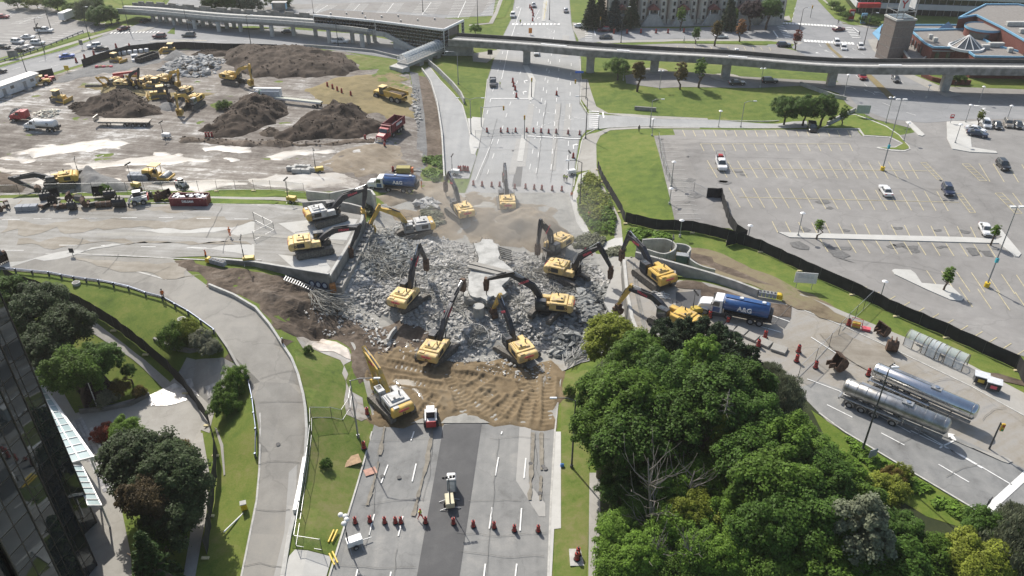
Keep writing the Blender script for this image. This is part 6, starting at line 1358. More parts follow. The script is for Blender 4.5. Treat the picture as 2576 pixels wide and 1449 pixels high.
def artic(label,at,hd):
 t=thing('articulated_dumper',label,'dump truck',G3(*at),hd);t.scale=(1.15,)*3
 mk('bonnet',MB().box((3.6,0,1.5),(2.0,1.9,.9),tx=.85).mesh('bonnet',M_yel,.1),t);c=mk('cab',MB().box((2.2,0,2.2),(1.4,1.7,1.7),tx=.9,ty=.92).mesh('cab',M_gtint,.06),t);mk('cab_roof',MB().box((2.2,0,3.1),(1.7,1.9,.15)).mesh('cab_roof',M_yelp),c)
 b=MB().prism([(-4.4,1.7),(-3.4,1.25),(.6,1.25),(1.2,2.7),(1.1,2.75),(.4,1.4),(-3.4,1.4),(-4.4,1.85)],-1.35,1.35)
 for s in (-1,1):b.prism([(-4.4,1.7),(-3.4,1.25),(.6,1.25),(1.2,2.7),(-4.2,2.4)],1.35*s-.06,1.35*s+.06)
 bo=b.obj('tipper_body',M_yel,t);mk('load',MB().box((-1.6,0,1.8),(4.6,2.4,.6),tx=.9,ty=.85).mesh('load',M_brown),bo)
 mk('chassis',MB().box((-.6,0,.95),(8,.8,.4)).mesh('chassis',M_yel),t);wheels(t,[(x,y)for x in (3.4,-1.3,-3.0)for y in (-1.2,1.2)],.8,.6)
artic('yellow articulated dumper parked on the dry grass',(984,252),R(150))
def tractor_unit(label,at,hd):
 t=thing('tractor_unit',label,'lorry',G3(*at),hd);cab_conv(t,M_cabr,1.2);mk('sleeper',MB().box((-.7,0,1.9),(1.2,2.2,1.9)).mesh('sleeper',M_cabr,.08),t);mk('chassis',MB().box((-1.5,0,.8),(6.5,.9,.3)).mesh('chassis',M_chs),t);mk('coupling_plate',MB().cyl((-3.2,0,1.0),(-3.2,0,1.12),.55,n=12).mesh('coupling_plate',M_trk),t);wheels(t,[(2.1,1.0),(2.1,-1.0),(-2.6,1.0),(-2.6,-1.0),(-3.8,1.0),(-3.8,-1.0)],.5,.4)
tractor_unit('red lorry cab without trailer at the left of the site',(62,304),R(175))
def white_tanker(label,at,hd):
 t=thing('tanker_truck',label,'tanker lorry',G3(*at),hd);cab_conv(t,M_cabw,2.3);mk('chassis',MB().box((-.6,0,.85),(7.6,.9,.35)).mesh('chassis',M_chs),t);k=mk('tank',tank_sec(MB(),-4.0,1.0,1.15,.95,2.05,dome=.15).mesh('tank',M_cabw),t);lettering('D',.8,M_chs,k,side_text(1.2,-2.6,2.2));wheels(t,[(3.2,1.0),(3.2,-1.0),(-2.2,1.0),(-2.2,-1.0),(-3.4,1.0),(-3.4,-1.0)],.5,.4);mk('rear_box',MB().box((-4.4,0,1.2),(.5,2.0,.6)).mesh('rear_box',M_chs),t)
white_tanker('white tanker lorry on the pale mud at the left',(108,328),R(172))
def flatbed(label,at,hd,L=13.5):
 t=thing('flatbed_trailer',label,'trailer',G3(*at),hd);mk('bed',MB().box((0,0,1.35),(L,2.5,.22)).mesh('bed',mat('timber_deck',(.45,.41,.35),.85,var=.15)),t);mk('frame',MB().box((0,.6,1.05),(L-.6,.2,.45)).box((0,-.6,1.05),(L-.6,.2,.45)).mesh('frame',M_chs),t);mk('headboard',MB().box((L/2+.3,0,1.9),(.2,2.4,1.3)).mesh('headboard',M_dul),t)
 for y in (-.8,.8):mk('landing_leg',MB().box((L/2-2.6,y,.6),(.18,.18,1.1)).mesh('landing_leg',M_chs),t)
 wheels(t,[(x,y)for x in (-.6,-2.6,-4.2,-5.6)for y in (-1.0,1.0)],.5,.4)
flatbed('long empty flatbed trailer in front of the soil heaps',(315,316),R(178),13.5)
def belt_truck(label,at,hd):
 t=thing('conveyor_truck',label,'lorry',G3(*at),hd);cab_conv(t,M_cabw,3.0);mk('chassis',MB().box((-.4,0,.85),(9,.9,.35)).mesh('chassis',M_chs),t);mk('hopper',MB().box((-1.4,0,2.0),(5.4,2.3,1.8)).mesh('hopper',M_bluelt,.1),t);mk('green_box',MB().box((1.2,0,2.0),(.7,2.2,1.4)).mesh('green_box',mat('green_box',(.05,.28,.12),.5)),t);mk('folded_belt',MB().box((-.6,0,3.3),(7.6,.9,.35)).mesh('folded_belt',M_wht),t);wheels(t,[(4,1.0),(4,-1.0),(-1.4,1.0),(-1.4,-1.0),(-2.8,1.0),(-2.8,-1.0)],.5,.4)
belt_truck('white conveyor lorry behind the dark soil heap',(672,252),R(178))
t=thing('belt_conveyor','long pale belt conveyor trailing behind the white lorry','conveyor',G3(752,264),math.atan2(-.30,1));mk('belt',MB().box((0,0,1.5),(14,1.2,.18)).mesh('belt',mat('belt_fabric',(.46,.47,.40),.8)),t);mk('frame',MB().box((0,.6,1.3),(14,.12,.4)).box((0,-.6,1.3),(14,.12,.4)).mesh('frame',M_wht),t);wheels(t,[(5,1),(5,-1),(6,1),(6,-1)],.45,.3)
def silver_trailer(label,a,b,m,rings,R0=1.12):
 A,B=G3(*a),G3(*b);d=B-A;L=d.length;hd=math.atan2(d.y,d.x);t=thing('tank_trailer',label,'tank trailer',(A+B)/2,hd,'silver tank trailers');h=L/2
 k=mk('tank',tank_sec(MB(),-h+.4,h-.4,R0,R0,2.45,dome=.35,n=22).mesh('tank',m),t)
 for q in range(rings):x=-h+.7+(L-1.4)*q/max(1,rings-1);mk('tank_ring',cm(('ring',R0,m.name),lambda:tank_sec(MB(),-.04,.04,R0+.03,R0+.03,2.45,n=22).mesh('tank_ring',M_dul)),k,(x,0,0))
 mk('hatch',MB().box((.1*L,0,3.6),(1.3,.9,.25)).mesh('hatch',M_grey),k);mk('hatch_lid',MB().cyl((.1*L,0,3.7),(.1*L,0,3.85),.3,n=12).mesh('hatch_lid',M_chr),k)
 mk('walkway',MB().box((-.1*L,.35,3.58),(.5*L,.5,.06)).mesh('walkway',M_dul),k);mk('chassis',MB().box((0,.55,1.05),(L-.8,.2,.4)).box((0,-.55,1.05),(L-.8,.2,.4)).mesh('chassis',M_grey),t)
 mk('hose_tray',MB().cyl((-h+.3,-1.15,1.25),(.1*L,-1.15,1.25),.16,n=8).mesh('hose_tray',m),t)
 ax=[-h+1.6,-h+3.2,-h+4.8,-h+7.2];wheels(t,[(x,y)for x in ax for y in (-1.05,1.05)],.52,.5)
 for x in ax:
  for y in (-1.1,1.1):mk('mudguard',cm('mg',lambda:MB().prism([(.62*math.cos(u),.55+.62*math.sin(u))for u in [math.pi*j/6 for j in range(7)]]+[(.55*math.cos(u),.55+.55*math.sin(u))for u in [math.pi*(6-j)/6 for j in range(7)]],-.3,.3).mesh('mudguard',M_dul)),t,(x,y,0))
 for y in (-.7,.7):mk('landing_leg',MB().box((h-3,y,.65),(.16,.16,1.25)).mesh('landing_leg',M_grey),t)
 mk('ladder',MB().bar((.1*L-.25,-1.15,.7),(.1*L-.25,-.6,3.5),.05,.05).bar((.1*L+.25,-1.15,.7),(.1*L+.25,-.6,3.5),.05,.05).bar((.1*L-.25,-1.0,1.5),(.1*L+.25,-1.0,1.5),.05,.05).bar((.1*L-.25,-.85,2.2),(.1*L+.25,-.85,2.2),.05,.05).mesh('ladder',M_chr),t)
 mk('rear_bumper',MB().box((-h+.1,0,.9),(.2,2.3,.3)).mesh('rear_bumper',M_dul),t)
silver_trailer('dull silver tank trailer with hoops in front, nearest the trees',(2112,1002),(2376,1112),M_dul,11)
silver_trailer('bright polished tank trailer parked behind the dull one',(2186,962),(2446,1076),M_chr,2)
# ==== cars
def paint(name,col,metal=.0):return mat('car_'+name,col,.3,metal,var=.04,coat=.6)
CP={'white':paint('white',(.72,.72,.72)),'black':paint('black',(.012,.012,.014)),'silver':paint('silver',(.42,.43,.45),.5),'grey':paint('grey',(.12,.125,.135),.3),'red':paint('red',(.30,.012,.02)),'darkred':paint('darkred',(.10,.012,.022)),'blue':paint('blue',(.015,.09,.42)),'navy':paint('navy',(.012,.02,.055)),'tan':paint('tan',(.30,.27,.23),.3)}
def loft(prof_pairs,m=0):
 """prof_pairs: list of (x, half_width, z) rings from bottom to top, as closed quads around; used for car bodies"""
 mb=MB();n=len(prof_pairs[0]);vs=[v for ring in prof_pairs for v in ring]
 fs=[(i*n+j,i*n+(j+1)%n,(i+1)*n+(j+1)%n,(i+1)*n+j)for i in range(len(prof_pairs)-1)for j in range(n)]
 mb.add(vs,fs+[tuple(range(n))[::-1],tuple(range((len(prof_pairs)-1)*n,len(prof_pairs)*n))],m,None,False);return mb
def ring(x0,x1,w,z,c=.18):
 """rounded-corner rectangle"""
 return [(x1,-w+c,z),(x1,w-c,z),(x1-c*1.6,w,z),(x0+c*1.6,w,z),(x0,w-c,z),(x0,-w+c,z),(x0+c*1.6,-w,z),(x1-c*1.6,-w,z)]
SPEC={'sedan':(4.7,1.82,.92,1.45,-1.75,1.15,-1.05,.35),'suv':(4.7,1.9,1.02,1.72,-2.15,1.05,-1.85,.45),'hatch':(4.2,1.8,.95,1.5,-1.95,1.0,-1.5,.35)}
def car_proto(kind):
 t=thing('car','x','car')
 if kind=='pickup':
  L,W,zb,zt=5.7,2.0,1.1,1.9
  b=loft([ring(-2.85,2.85,.92,.35),ring(-2.9,2.9,1.0,.6),ring(-2.9,2.88,1.0,1.0),ring(-2.88,2.7,.96,1.1)]).obj('body',M_chs,t)
  MB().box((-1.85,0,1.115),(1.85,1.6,.05)).obj('load_bed',M_chs,t);MB().box((-1.85,.9,1.25),(2.0,.12,.3)).box((-1.85,-.9,1.25),(2.0,.12,.3)).box((-2.85,0,1.25),(.12,1.9,.3)).obj('bed_side',M_chs,t)
  g=[(-.85,1.55,-.75,1.15)];x0,x1,r0,r1=-.85,1.6,-.65,.85
 else:
  L,W,zb,zt,x0,x1,r0,r1=SPEC[kind];h=L/2
  b=loft([ring(-h+.1,h-.1,W/2-.08,.28),ring(-h,h,W/2,.5),ring(-h,h-.02,W/2,zb-.2),ring(-h+.06,h-.25,W/2-.05,zb)]).obj('body',M_chs,t)
 c=loft([ring(x0,x1,W/2-.1,zb-.02),ring(r0-(0 if kind!='pickup' else 0),r1,W/2-.28,zt-.08)]).obj('windows',M_gtint,t)
 loft([ring(r0-.02,r1+.02,W/2-.26,zt-.09),ring(r0+.1,r1-.1,W/2-.36,zt)]).obj('roof',M_chs,t)
 for s in (-1,1):
  MB().bar((x0+.05,s*(W/2-.12),zb),(r0,s*(W/2-.28),zt-.1),.08,.08).bar((x1-.05,s*(W/2-.12),zb),(r1,s*(W/2-.28),zt-.1),.08,.08).bar(((x0+x1)/2,s*(W/2-.1),zb),((r0+r1)/2,s*(W/2-.27),zt-.1),.1,.05).obj('pillar',M_chs,t)
  MB().box((L/2-.06,s*(W/2-.32),.72),(.16,.4,.14)).obj('headlight',M_wht,t);MB().box((-L/2+.06,s*(W/2-.3),.8),(.14,.38,.16)).obj('tail_light',M_red,t);MB().box((x1-.25,s*(W/2+.06),zb+.02),(.16,.16,.14)).obj('mirror',M_chs,t)
 MB().box((L/2-.02,0,.5),(.06,1.0,.22)).obj('grille',M_chs,t)
 wb=L*.29;wheels(t,[(wb,W/2-.14),(wb,-W/2+.14),(-wb,W/2-.14),(-wb,-W/2+.14)],.34 if kind!='pickup' else .4,.24)
 return t
PROTO={};USED={}
def car(kind,colr,at,hd,label,group,dz=.12):
 if kind not in PROTO:PROTO[kind]=car_proto(kind);t=PROTO[kind]
 else:t=dup(PROTO[kind])
 t['category']={'pickup':'pickup truck'}.get(kind,'car');t.name={'pickup':'pickup_truck'}.get(kind,'car')
 place(t,G3(*at,dz),hd,label,group)
 for ch in t.children:
  if ch.name.split('.')[0]in ('body','roof','bed_side','pillar','mirror'):ch.material_slots[0].link='OBJECT';ch.material_slots[0].material=CP[colr]if not (ch.name.startswith('pillar')and colr=='x')else M_chs
 return t
def hdg(dx,dy,at):
 """heading of a chart direction on the ground"""
 a,b=Vector(G(*at)),Vector(G(at[0]+dx,at[1]+dy));d=b-a;return math.atan2(d.y,d.x)
def H(at,dx,dy):return hdg(dx,dy,at)
g1,g2,g3,g4='cars in the upper left car park','vehicles on the upper left street','vehicles around the top junctions','cars in the right hand car park'
for kind,colr,at,dr,lb,gr in (
 ('sedan','red',(8,46),(10,0),'red car at the left edge of the top car park',g1),('sedan','white',(72,98),(10,0),'white saloon furthest back of the parked white cars',g1),('suv','white',(46,110),(10,1),'white car left of the row by the verge',g1),('suv','white',(96,113),(10,0),'white car nearest the lamp post by the verge',g1),
 ('sedan','black',(11,122),(10,1),'black car at the left edge of the car park',g1),('sedan','black',(56,130),(10,1),'black car in front of a silver one by the guard rail',g1),('sedan','silver',(72,125),(10,1),'silver car behind the black one by the guard rail',g1),
 ('sedan','blue',(170,146),(10,-1),'bright blue car on the upper left street',g2),('suv','white',(239,121),(-10,1),'white suv waiting behind a black car on the street',g2),('sedan','black',(256,127),(10,-1),'black car beside the white suv on the street',g2),('sedan','darkred',(312,76),(10,-3),'dark red car turning at the zebra crossing',g2),('sedan','black',(367,57),(10,-3),'black car in the shade under the viaduct',g2),('suv','darkred',(402,96),(-10,0),'dark maroon suv left of the grey van',g2),('suv','grey',(476,93),(-10,0),'grey van right of the maroon suv',g2),('sedan','black',(-2,186),(10,-2),'black car just entering at the left edge',g2),
 ('pickup','white',(490,63),(10,2),'white pickup behind the viaduct columns',g2),('sedan','black',(726,84),(10,0),'black car between the viaduct columns',g2),('pickup','white',(856,109),(10,0),'white pickup parked under the station',g2),('pickup','white',(341,153),(2,10),'white pickup beside the black container',g2),('pickup','white',(114,82),(10,0),'white service pickup with dark lifting gear',g1),
 ('sedan','silver',(1342,17),(2,6),'silver car beside the cones at the top of the main road',g3),('sedan','silver',(1423,30),(-2,-8),'silver car at the top of the right carriageway',g3),('suv','white',(1290,43),(-1,6),'white suv at the left of the top carriageway',g3),('sedan','white',(1460,70),(10,1),'white car crossing the junction by the corner',g3),('suv','darkred',(1519,80),(-10,0),'dark red hatchback at the far zebra crossing',g3),('sedan','grey',(1523,98),(-10,0),'grey saloon below the dark red hatchback',g3),('sedan','white',(1349,137),(1,6),'white car under the guideway on the main road',g3),('sedan','black',(1833,69),(10,0),'black car in front of the town houses',g3),('sedan','white',(1813,96),(10,0),'white car behind the tall turning tree',g3),('sedan','white',(1852,135),(2,6),'white car alone in the car park behind the guideway',g3),('sedan','black',(1853,214),(10,0),'black saloon on the lot below the guideway',g3),('suv','black',(1935,209),(10,0),'black car right of the black saloon under the guideway',g3),
 ('suv','navy',(1971,118),(10,0),'dark blue suv parked by the red autumn tree',g3),('sedan','darkred',(2109,78),(10,-1),'maroon car turning at the right hand crossing',g3),('suv','white',(2104,112),(3,5),'first white car waiting at the right hand crossing',g3),('suv','white',(2121,126),(3,5),'second white car waiting behind the first',g3),('suv','white',(2164,123),(3,5),'white car alone in the outer lane of the crossing',g3),('suv','red',(2168,198),(3,5),'bright red suv just below the guideway',g3),('sedan','grey',(2252,204),(3,5),'grey saloon right of the red suv below the guideway',g3),('sedan','silver',(1963,8),(1,5),'silver car at the top of the side street',g3),
 ('pickup','grey',(1240,214),(0,6),'grey pickup parked at the left kerb of the main road',g3),('pickup','black',(2042,328),(3,8),'black pickup parked under the car park trees',g4),
 ('suv','white',(2479,319),(5,8),'white suv first in the row at the right edge',g4),('sedan','black',(2507,322),(5,8),'dark saloon second in the row at the right edge',g4),('suv','tan',(2534,318),(5,8),'tan suv third in the row at the right edge',g4),('sedan','black',(2559,321),(5,8),'dark saloon last in the row at the right edge',g4),('sedan','white',(2452,332),(10,2),'white saloon behind a dark one on the curved island',g4),('sedan','navy',(2457,343),(10,2),'dark blue saloon in front of the white one',g4),
 ('suv','black',(2521,423),(7,8),'black car alone at the right edge of the lot',g4),('sedan','white',(2226,487),(-6,-9),'white car parked in the middle of the lot',g4),('suv','navy',(2382,486),(5,10),'black suv parked by the painted hatching',g4),('sedan','white',(2477,585),(5,10),'white saloon at the end of the long pale island',g4),('pickup','white',(1813,420),(3,10),'white pickup with red gear in the lot',g4)):
 car(kind,colr,at,H(at,*dr),lb,gr)
p=G3(1813,417,.12);t=thing('equipment_rack','red equipment on a rack over the white pickup bed','equipment',p);rz=H((1813,420),3,10);t.rotation_euler=(0,0,rz);MB().box((-1.9,0,1.5),(.9,.9,.5)).obj('red_tank',M_red,t);MB().bar((-2.6,.85,1.2),(-2.6,.85,2.3),.08,.08).bar((-2.6,-.85,1.2),(-2.6,-.85,2.3),.08,.08).bar((-2.6,-.85,2.3),(-2.6,.85,2.3),.08,.08).bar((-1,.85,1.2),(-1,.85,2.3),.08,.08).bar((-1,-.85,1.2),(-1,-.85,2.3),.08,.08).obj('rack',M_pole,t)
t=thing('lifting_gear','dark lifting gear on the back of the white service pickup','equipment',G3(100,82,.1));MB().box((0,0,1.4),(2.6,1.9,1.2)).obj('gear_box',M_chs,t,.1);MB().bar((-.8,0,1.9),(.3,0,3.2),.3,.3).obj('jib',M_chs,t)
t=thing('box_truck','white box lorry parked beside the bushes','lorry',G3(174,50,.1),H((174,50),10,-4));MB().box((-.6,0,2.0),(6.0,2.4,2.5)).obj('cargo_box',M_cabw,t);MB().prism([(2.4,.6),(4.2,.6),(4.3,1.3),(3.6,2.2),(2.4,2.3)],-1.05,1.05).obj('cab',M_cabw,t);MB().prism([(4.28,1.35),(4.32,1.35),(3.68,2.15),(3.62,2.15)],-.95,.95).obj('windscreen',M_gtint,t);wheels(t,[(3.3,1),(3.3,-1),(-2,1),(-2,-1)],.45,.3)
t=thing('site_office','long grey site office trailer with a white roof','trailer',G3(30,236),H((30,236),10,-3.4));MB().box((0,0,2.0),(17,3.4,2.9)).obj('wall',M_bluelt,t);MB().box((0,0,3.52),(17.3,3.7,.14)).obj('roof',M_wht,t)
for x in (-3,3.5):MB().box((x,-1.9,2.9),(1.8,.5,.12)).obj('door_canopy',M_wht,t);MB().box((x,-1.72,1.7),(.95,.06,2.0)).obj('door',M_grey,t);MB().prism([(x-.8,0),(x+.8,0),(x+.6,.9),(x-.6,.9)],-3.4,-1.75).obj('step',M_steel,t)
for x in (-6,-.4,6):MB().box((x,-1.72,2.3),(1.1,.05,.8)).obj('window',M_gtint,t)
for x in (-6,-2,2,6):MB().box((x,0,.3),(.5,2.6,.55)).obj('block',M_cd,t)

# ==== containers, barrels, light towers and other site gear
def container(label,at,hd,m,L=6.4,load=True,text='DELSAN'):
 t=thing('roll_off_container',label,'container',G3(*at,.1),hd);b=MB()
 for s in (-1,1):b.bar((-L/2,1.2*s,.95),(L/2,1.2*s,.95),.1,1.7);[b.box((-L/2+L*(k+.5)/8,1.28*s,.95),(.12,.08,1.6))for k in range(8)];b.bar((-L/2,1.24*s,1.82),(L/2,1.24*s,1.82),.16,.12)
 b.box((L/2,0,.95),(.1,2.4,1.7)).box((-L/2,0,.95),(.1,2.4,1.7)).box((0,0,.18),(L,2.4,.1));bo=b.obj('box',m,t)
 if text:
  for y in (-1.34,1.34):lettering(text,.62,M_ltw,bo,side_text(y,0,1.15))
 if load:
  mb=MB()
  for k in range(40):mb.box((rnd.uniform(-L/2+.4,L/2-.4),rnd.uniform(-.95,.95),rnd.uniform(1.3,1.8)),(rnd.uniform(.3,1),rnd.uniform(.2,.7),rnd.uniform(.05,.3)),0,rz=rnd.uniform(0,3))
  tag(mb.obj('scrap_load',M_bluelt,t),kind='stuff')
 for x in (-L/2+.5,L/2-.5):MB().cyl((x,-1.0,.16),(x,1.0,.16),.15,n=8).obj('roller',M_chs,t)
container('maroon skip with white lettering full of scrap by the kerb',(481,514),H((481,514),10,0),M_boxr,7.2)
container('black skip beside the white pickup at the back of the site',(372,153),H((372,153),10,-3),M_chs,7.4,False,None)
M_brl=mat('barrel_orange',(.50,.04,.035),.5,var=.12);M_brw=mat('barrel_stripe',(.05,.02,.02),.5)
def barrel():
 t=thing('traffic_barrel','x','traffic barrel');MB().cyl((0,0,.06),(0,0,.98),.235,.195,n=12).obj('body',M_brl,t);MB().cyl((0,0,0),(0,0,.09),.34,n=12).obj('base',M_blk,t);MB().cyl((0,0,.98),(0,0,1.12),.12,.1,n=8).obj('handle',M_chs,t)
 for z in (.3,.52,.74):MB().cyl((0,0,z),(0,0,z+.1),.245-.04*z,.245-.04*(z+.1),n=12).obj('stripe',M_brw,t)
 return t
B0=barrel();BN=[0]
def barrels(pts,label,group,s=1.15,each=None):
 n=len(pts)
 for k,p in enumerate(pts):
  t=B0 if BN[0]==0 else dup(B0);BN[0]+=1
  lb=label if not each else each(k,n);place(t,G3(*p,.12),rnd.uniform(0,3),lb,group,s)
ORD=['first','second','third','fourth','fifth','sixth','seventh','eighth','ninth','tenth','eleventh','twelfth']
def from_left(txt):return lambda k,n:'%s from the left, %s traffic barrel'%(txt,ORD[k])if k<len(ORD)else '%s, traffic barrel near the right end'%txt
barrels([(894,1317),(931,1314),(968,1317),(995,1317),(1009,1317),(1071,1317),(1141,1319),(1191,1326),(1243,1329),(1294,1337),(1354,1338)],'','barrels across the lower main road',1.05,from_left('row across the lower road,'))
barrels([(1191,467),(1213,469),(1237,470),(1257,470),(1295,475),(1322,475),(1344,477),(1363,478),(1389,480),(1413,481)],'','barrels across the road above the pit',1.1,from_left('row just above the pit,'))
barrels([(1225,333),(1260,333),(1277,333),(1297,333),(1325,333),(1342,333),(1361,334),(1380,336),(1399,336),(1429,338),(1458,340)],'','barrels along the wire fence across the road',1.1,from_left('row at the upper stop line,'))
barrels([(1154,431),(1159,431),(1166,430),(1171,431),(1177,432)],'','barrels grouped beside the slip road',1.2,from_left('tight group beside the slip road,'))
barrels([(1544,85),(1577,85),(1612,84),(1650,84),(1680,84),(1720,82)],'','barrels along the far street',1.4,from_left('row along the far street,'))
barrels([(1299,246),(1296,228),(1292,218),(1290,208)],'','barrels along the centre of the upper road',1.3,lambda k,n:'%s traffic barrel up from the upper stop line'%ORD[k])
barrels([(1340,54),(1341,41),(1340,33),(1337,26),(1333,21)],'','barrels along the centre of the upper road',1.3,lambda k,n:'%s traffic barrel up from the far zebra crossing'%ORD[k])
barrels([(193,158),(214,149),(237,139),(293,121),(327,121)],'','barrels in front of the black fence',1.4,from_left('row along the street by the black fence,'))
barrels([(519,345),(526,345),(534,345)],'','barrels before the dark heap',1.2,from_left('three before the dark heap,'));barrels([(824,219),(837,224),(849,230),(860,235),(883,242)],'','barrels on the dry grass',1.3,from_left('slanting row on the dry grass,'))
barrels([(2008,887),(2003,911)],'','barrels on the right cross road',1.25,lambda k,n:('upper' if k==0 else 'lower')+' barrel of the pair beyond the flat slabs')
barrels([(1785,801),(1830,816),(1924,851),(1907,873)],'','barrels on the right cross road',1.25,from_left('barrels by the flat blocks,'))
for p,lb in (((916,1129),'traffic barrel on the verge at the foot of the lamp post'),((924,1043),'dark red traffic barrel at the edge of the sand'),((1454,1397),'rear traffic barrel of the two on the concrete pad'),((1451,1409),'front traffic barrel of the two on the concrete pad'),((919,352),'traffic barrel in front of the red tipper lorry'),((968,372),'traffic barrel on the tan bank above the water tanker'),((989,432),'traffic barrel beside the yellow pump above the tanker'),((2051,927),'traffic barrel beside the large toothed bucket'),((2183,946),'traffic barrel between the two silver trailers'),((1442,398),'traffic barrel at the right kerb by the light tower'),((2133,820),'traffic barrel by the wire fence on the pavement'),((1482,548),'red traffic barrel standing in the tall weeds'),((1400,240),'traffic barrel in the middle of the upper right lanes')):
 barrels([p],lb,'single traffic barrels',1.2)

M_ltyel=mat('trailer_yellow',(.50,.36,.05),.5,var=.12)
def light_tower(label,at,top,col=M_ltyel,lamp='box',s=1.0,rz=0.0,z=None,skid_=False):
 X,Y=(PZ(*at,z)if z else G(*at));zb=(z or Z(X,Y))+.08;t=thing('light_tower',label,'light tower',(X,Y,zb),rz,'mobile light towers');h=max(4.0,top_z(X,Y,top[1])-zb);lean=0
 MB().box((0,0,.85),(1.9,1.1,.8)).obj('generator',col,t,.06);wheels(t,[(0,.7),(0,-.7)],.33,.2);MB().bar((.9,0,.45),(2.1,0,.4),.1,.1).obj('drawbar',M_pole,t)
 for y in (-1,1):MB().bar((-.7,.3*y,.4),(-.7,1.3*y,.05),.08,.08).bar((.7,.3*y,.4),(.7,1.3*y,.05),.08,.08).obj('outrigger',M_pole,t)
 if skid_:MB().box((0,0,.12),(3.0,2.6,.15)).obj('skid_base',col,t)
 MB().cyl((-.75,0,.9),(-.75,0,h*.55),.09,n=8).cyl((-.75,0,h*.5),(-.75,0,h),.05,n=6).obj('mast',M_dpole,t)
 MB().bar((-.75,-.7,h),(-.75,.7,h),.07,.07).obj('crossbar',M_dpole,t)
 for y in (-.65,-.25,.25,.65):
  if lamp=='globe':MB().sphere((-.75+(.25 if abs(y)<.5 else-.2),y*1.1,h+.05),.34,10,6,sz=.75).obj('lamp',M_wht,t)
  else:MB().box((-.6,y,h+.1),(.16,.32,.3)).obj('lamp',M_chs,t)
light_tower('white light tower with globe lamps at the lower kerb',(893,1373),(862,1300),M_cabw,'globe',rz=R(25));light_tower('cream light tower on the fresh black asphalt',(1132,1272),(1128,1192),mat('cream_body',(.55,.50,.34),.5),rz=R(100))
for at,top,lb,c in (((804,434),(793,375),'yellow light tower beside the concrete blocks',M_ltyel),((735,509),(729,452),'light tower on the pavement left of the stub',M_ltyel),((209,440),(203,398),'light tower mast behind the gravel heap',M_chs),((344,474),(322,414),'light tower between heap and road roller',M_ltyel),((420,348),(410,308),'small white light tower on the grey apron',M_cabw),((1437,440),(1434,382),'white light tower at the right kerb above the pit',M_cabw),((1146,440),(1143,392),'white light tower beside the slip road wall',M_cabw),((1697,648),(1700,598),'light tower inside the winding concrete walls',M_ltyel),((1752,790),(1770,736),'yellow light tower in front of the right water tanker',M_ltyel),((628,662),(602,597),'light tower on the lower edge of the left stub',M_ltyel)):
 light_tower(lb,at,top,c,rz=rnd.uniform(-.5,.5),skid_=at[0]in (1752,1697))
t=thing('portable_toilet','grey portable toilet with white roof on the black asphalt','toilet',G3(1137,1232,.1),R(3));MB().box((0,0,1.1),(1.15,1.15,2.1)).obj('cabin',mat('toilet_grey',(.25,.29,.32),.6),t);MB().prism([(-.62,2.15),(.62,2.15),(.5,2.4),(-.5,2.4)],-.62,.62).obj('roof',M_wht,t,.05);MB().box((0,-.6,1.1),(.8,.04,1.8)).obj('door',M_bluelt,t);[MB().box((-.5+.25*k,.6,1.1),(.05,.04,1.9)).obj('rib',M_grey,t)for k in range(5)]

def bucket(label,at,hd,s=1.0,flip=False,m=M_rust,grp='loose excavator buckets by the fence',z=0.0):
 t=thing('digger_bucket',label,'bucket',G3(*at,.1+z),hd,grp);w=rnd.choice((1.3,1.6,1.9));o=mk('shell',cm(('bk',w,m.name),lambda:bucket_mb(1.0,w).mesh('shell',m)),t);o.location=(0,0,1.52*s if not flip else .3*s);o.scale=(s,)*3
 if flip:o.rotation_euler=(0,R(150),0);o.location=(0,0,.75*s)
 MB().box((.35*s,.3*s,1.85*s if not flip else 1.0*s),(.7*s,.12,.6*s)).box((.35*s,-.3*s,1.85*s if not flip else 1.0*s),(.7*s,.12,.6*s)).obj('lug',m,t)
for k,(at,hd,s,fl,m,lb)in enumerate((((119,504),R(-70),1.3,0,M_chs,'black bucket first on the left of the row'),((141,503),R(-60),1.3,0,M_chs,'black bucket second in the upper row'),((186,508),R(20),1.2,1,M_rust,'rusty bucket lying on its back in the row'),((207,508),R(80),1.0,1,M_trk,'grey bucket tipped beside the rusty one'),((135,521),R(-70),1.2,0,M_chs,'dark bucket in the front row at the left'),((186,527),R(-80),1.3,0,M_chs,'wide black bucket nearest the road lane'),((222,519),R(40),1.1,1,M_rust,'rusty bucket face down near the middle'),((250,500),R(-80),1.4,0,M_chs,'tall black bucket left of the small bush'),((281,500),R(-75),1.4,0,M_chs,'tall black bucket right of the small bush'),((304,520),R(-85),1.4,0,M_chs,'broad black bucket left of the skid steer'),((353,496),R(-60),1.0,1,M_rust,'rusty bucket behind the skid steer'),((377,496),R(-80),.9,0,M_chs,'small black bucket right of the skid steer'),((398,504),R(-30),1.2,0,M_rust,'rusty bucket left of the maroon skip, first'),((426,503),R(-30),1.2,0,M_rust,'rusty bucket nearest the maroon skip'),((10,532),R(40),1.0,1,M_rust,'rusty bucket at the left edge of the road'))):
 bucket(lb,at,hd,s*.78,fl or k%3==1,m)
t=thing('steel_drum','rusty brown steel pipe lying among the buckets','pipe',G3(263,521,.6),R(10));MB().cyl((-1.4,0,0),(1.4,0,0),.65,n=14).obj('barrel',M_rust,t);MB().cyl((-.5,0,0),(-.4,0,0),.7,n=14).cyl((.5,0,0),(.6,0,0),.7,n=14).obj('band',M_trk,t)
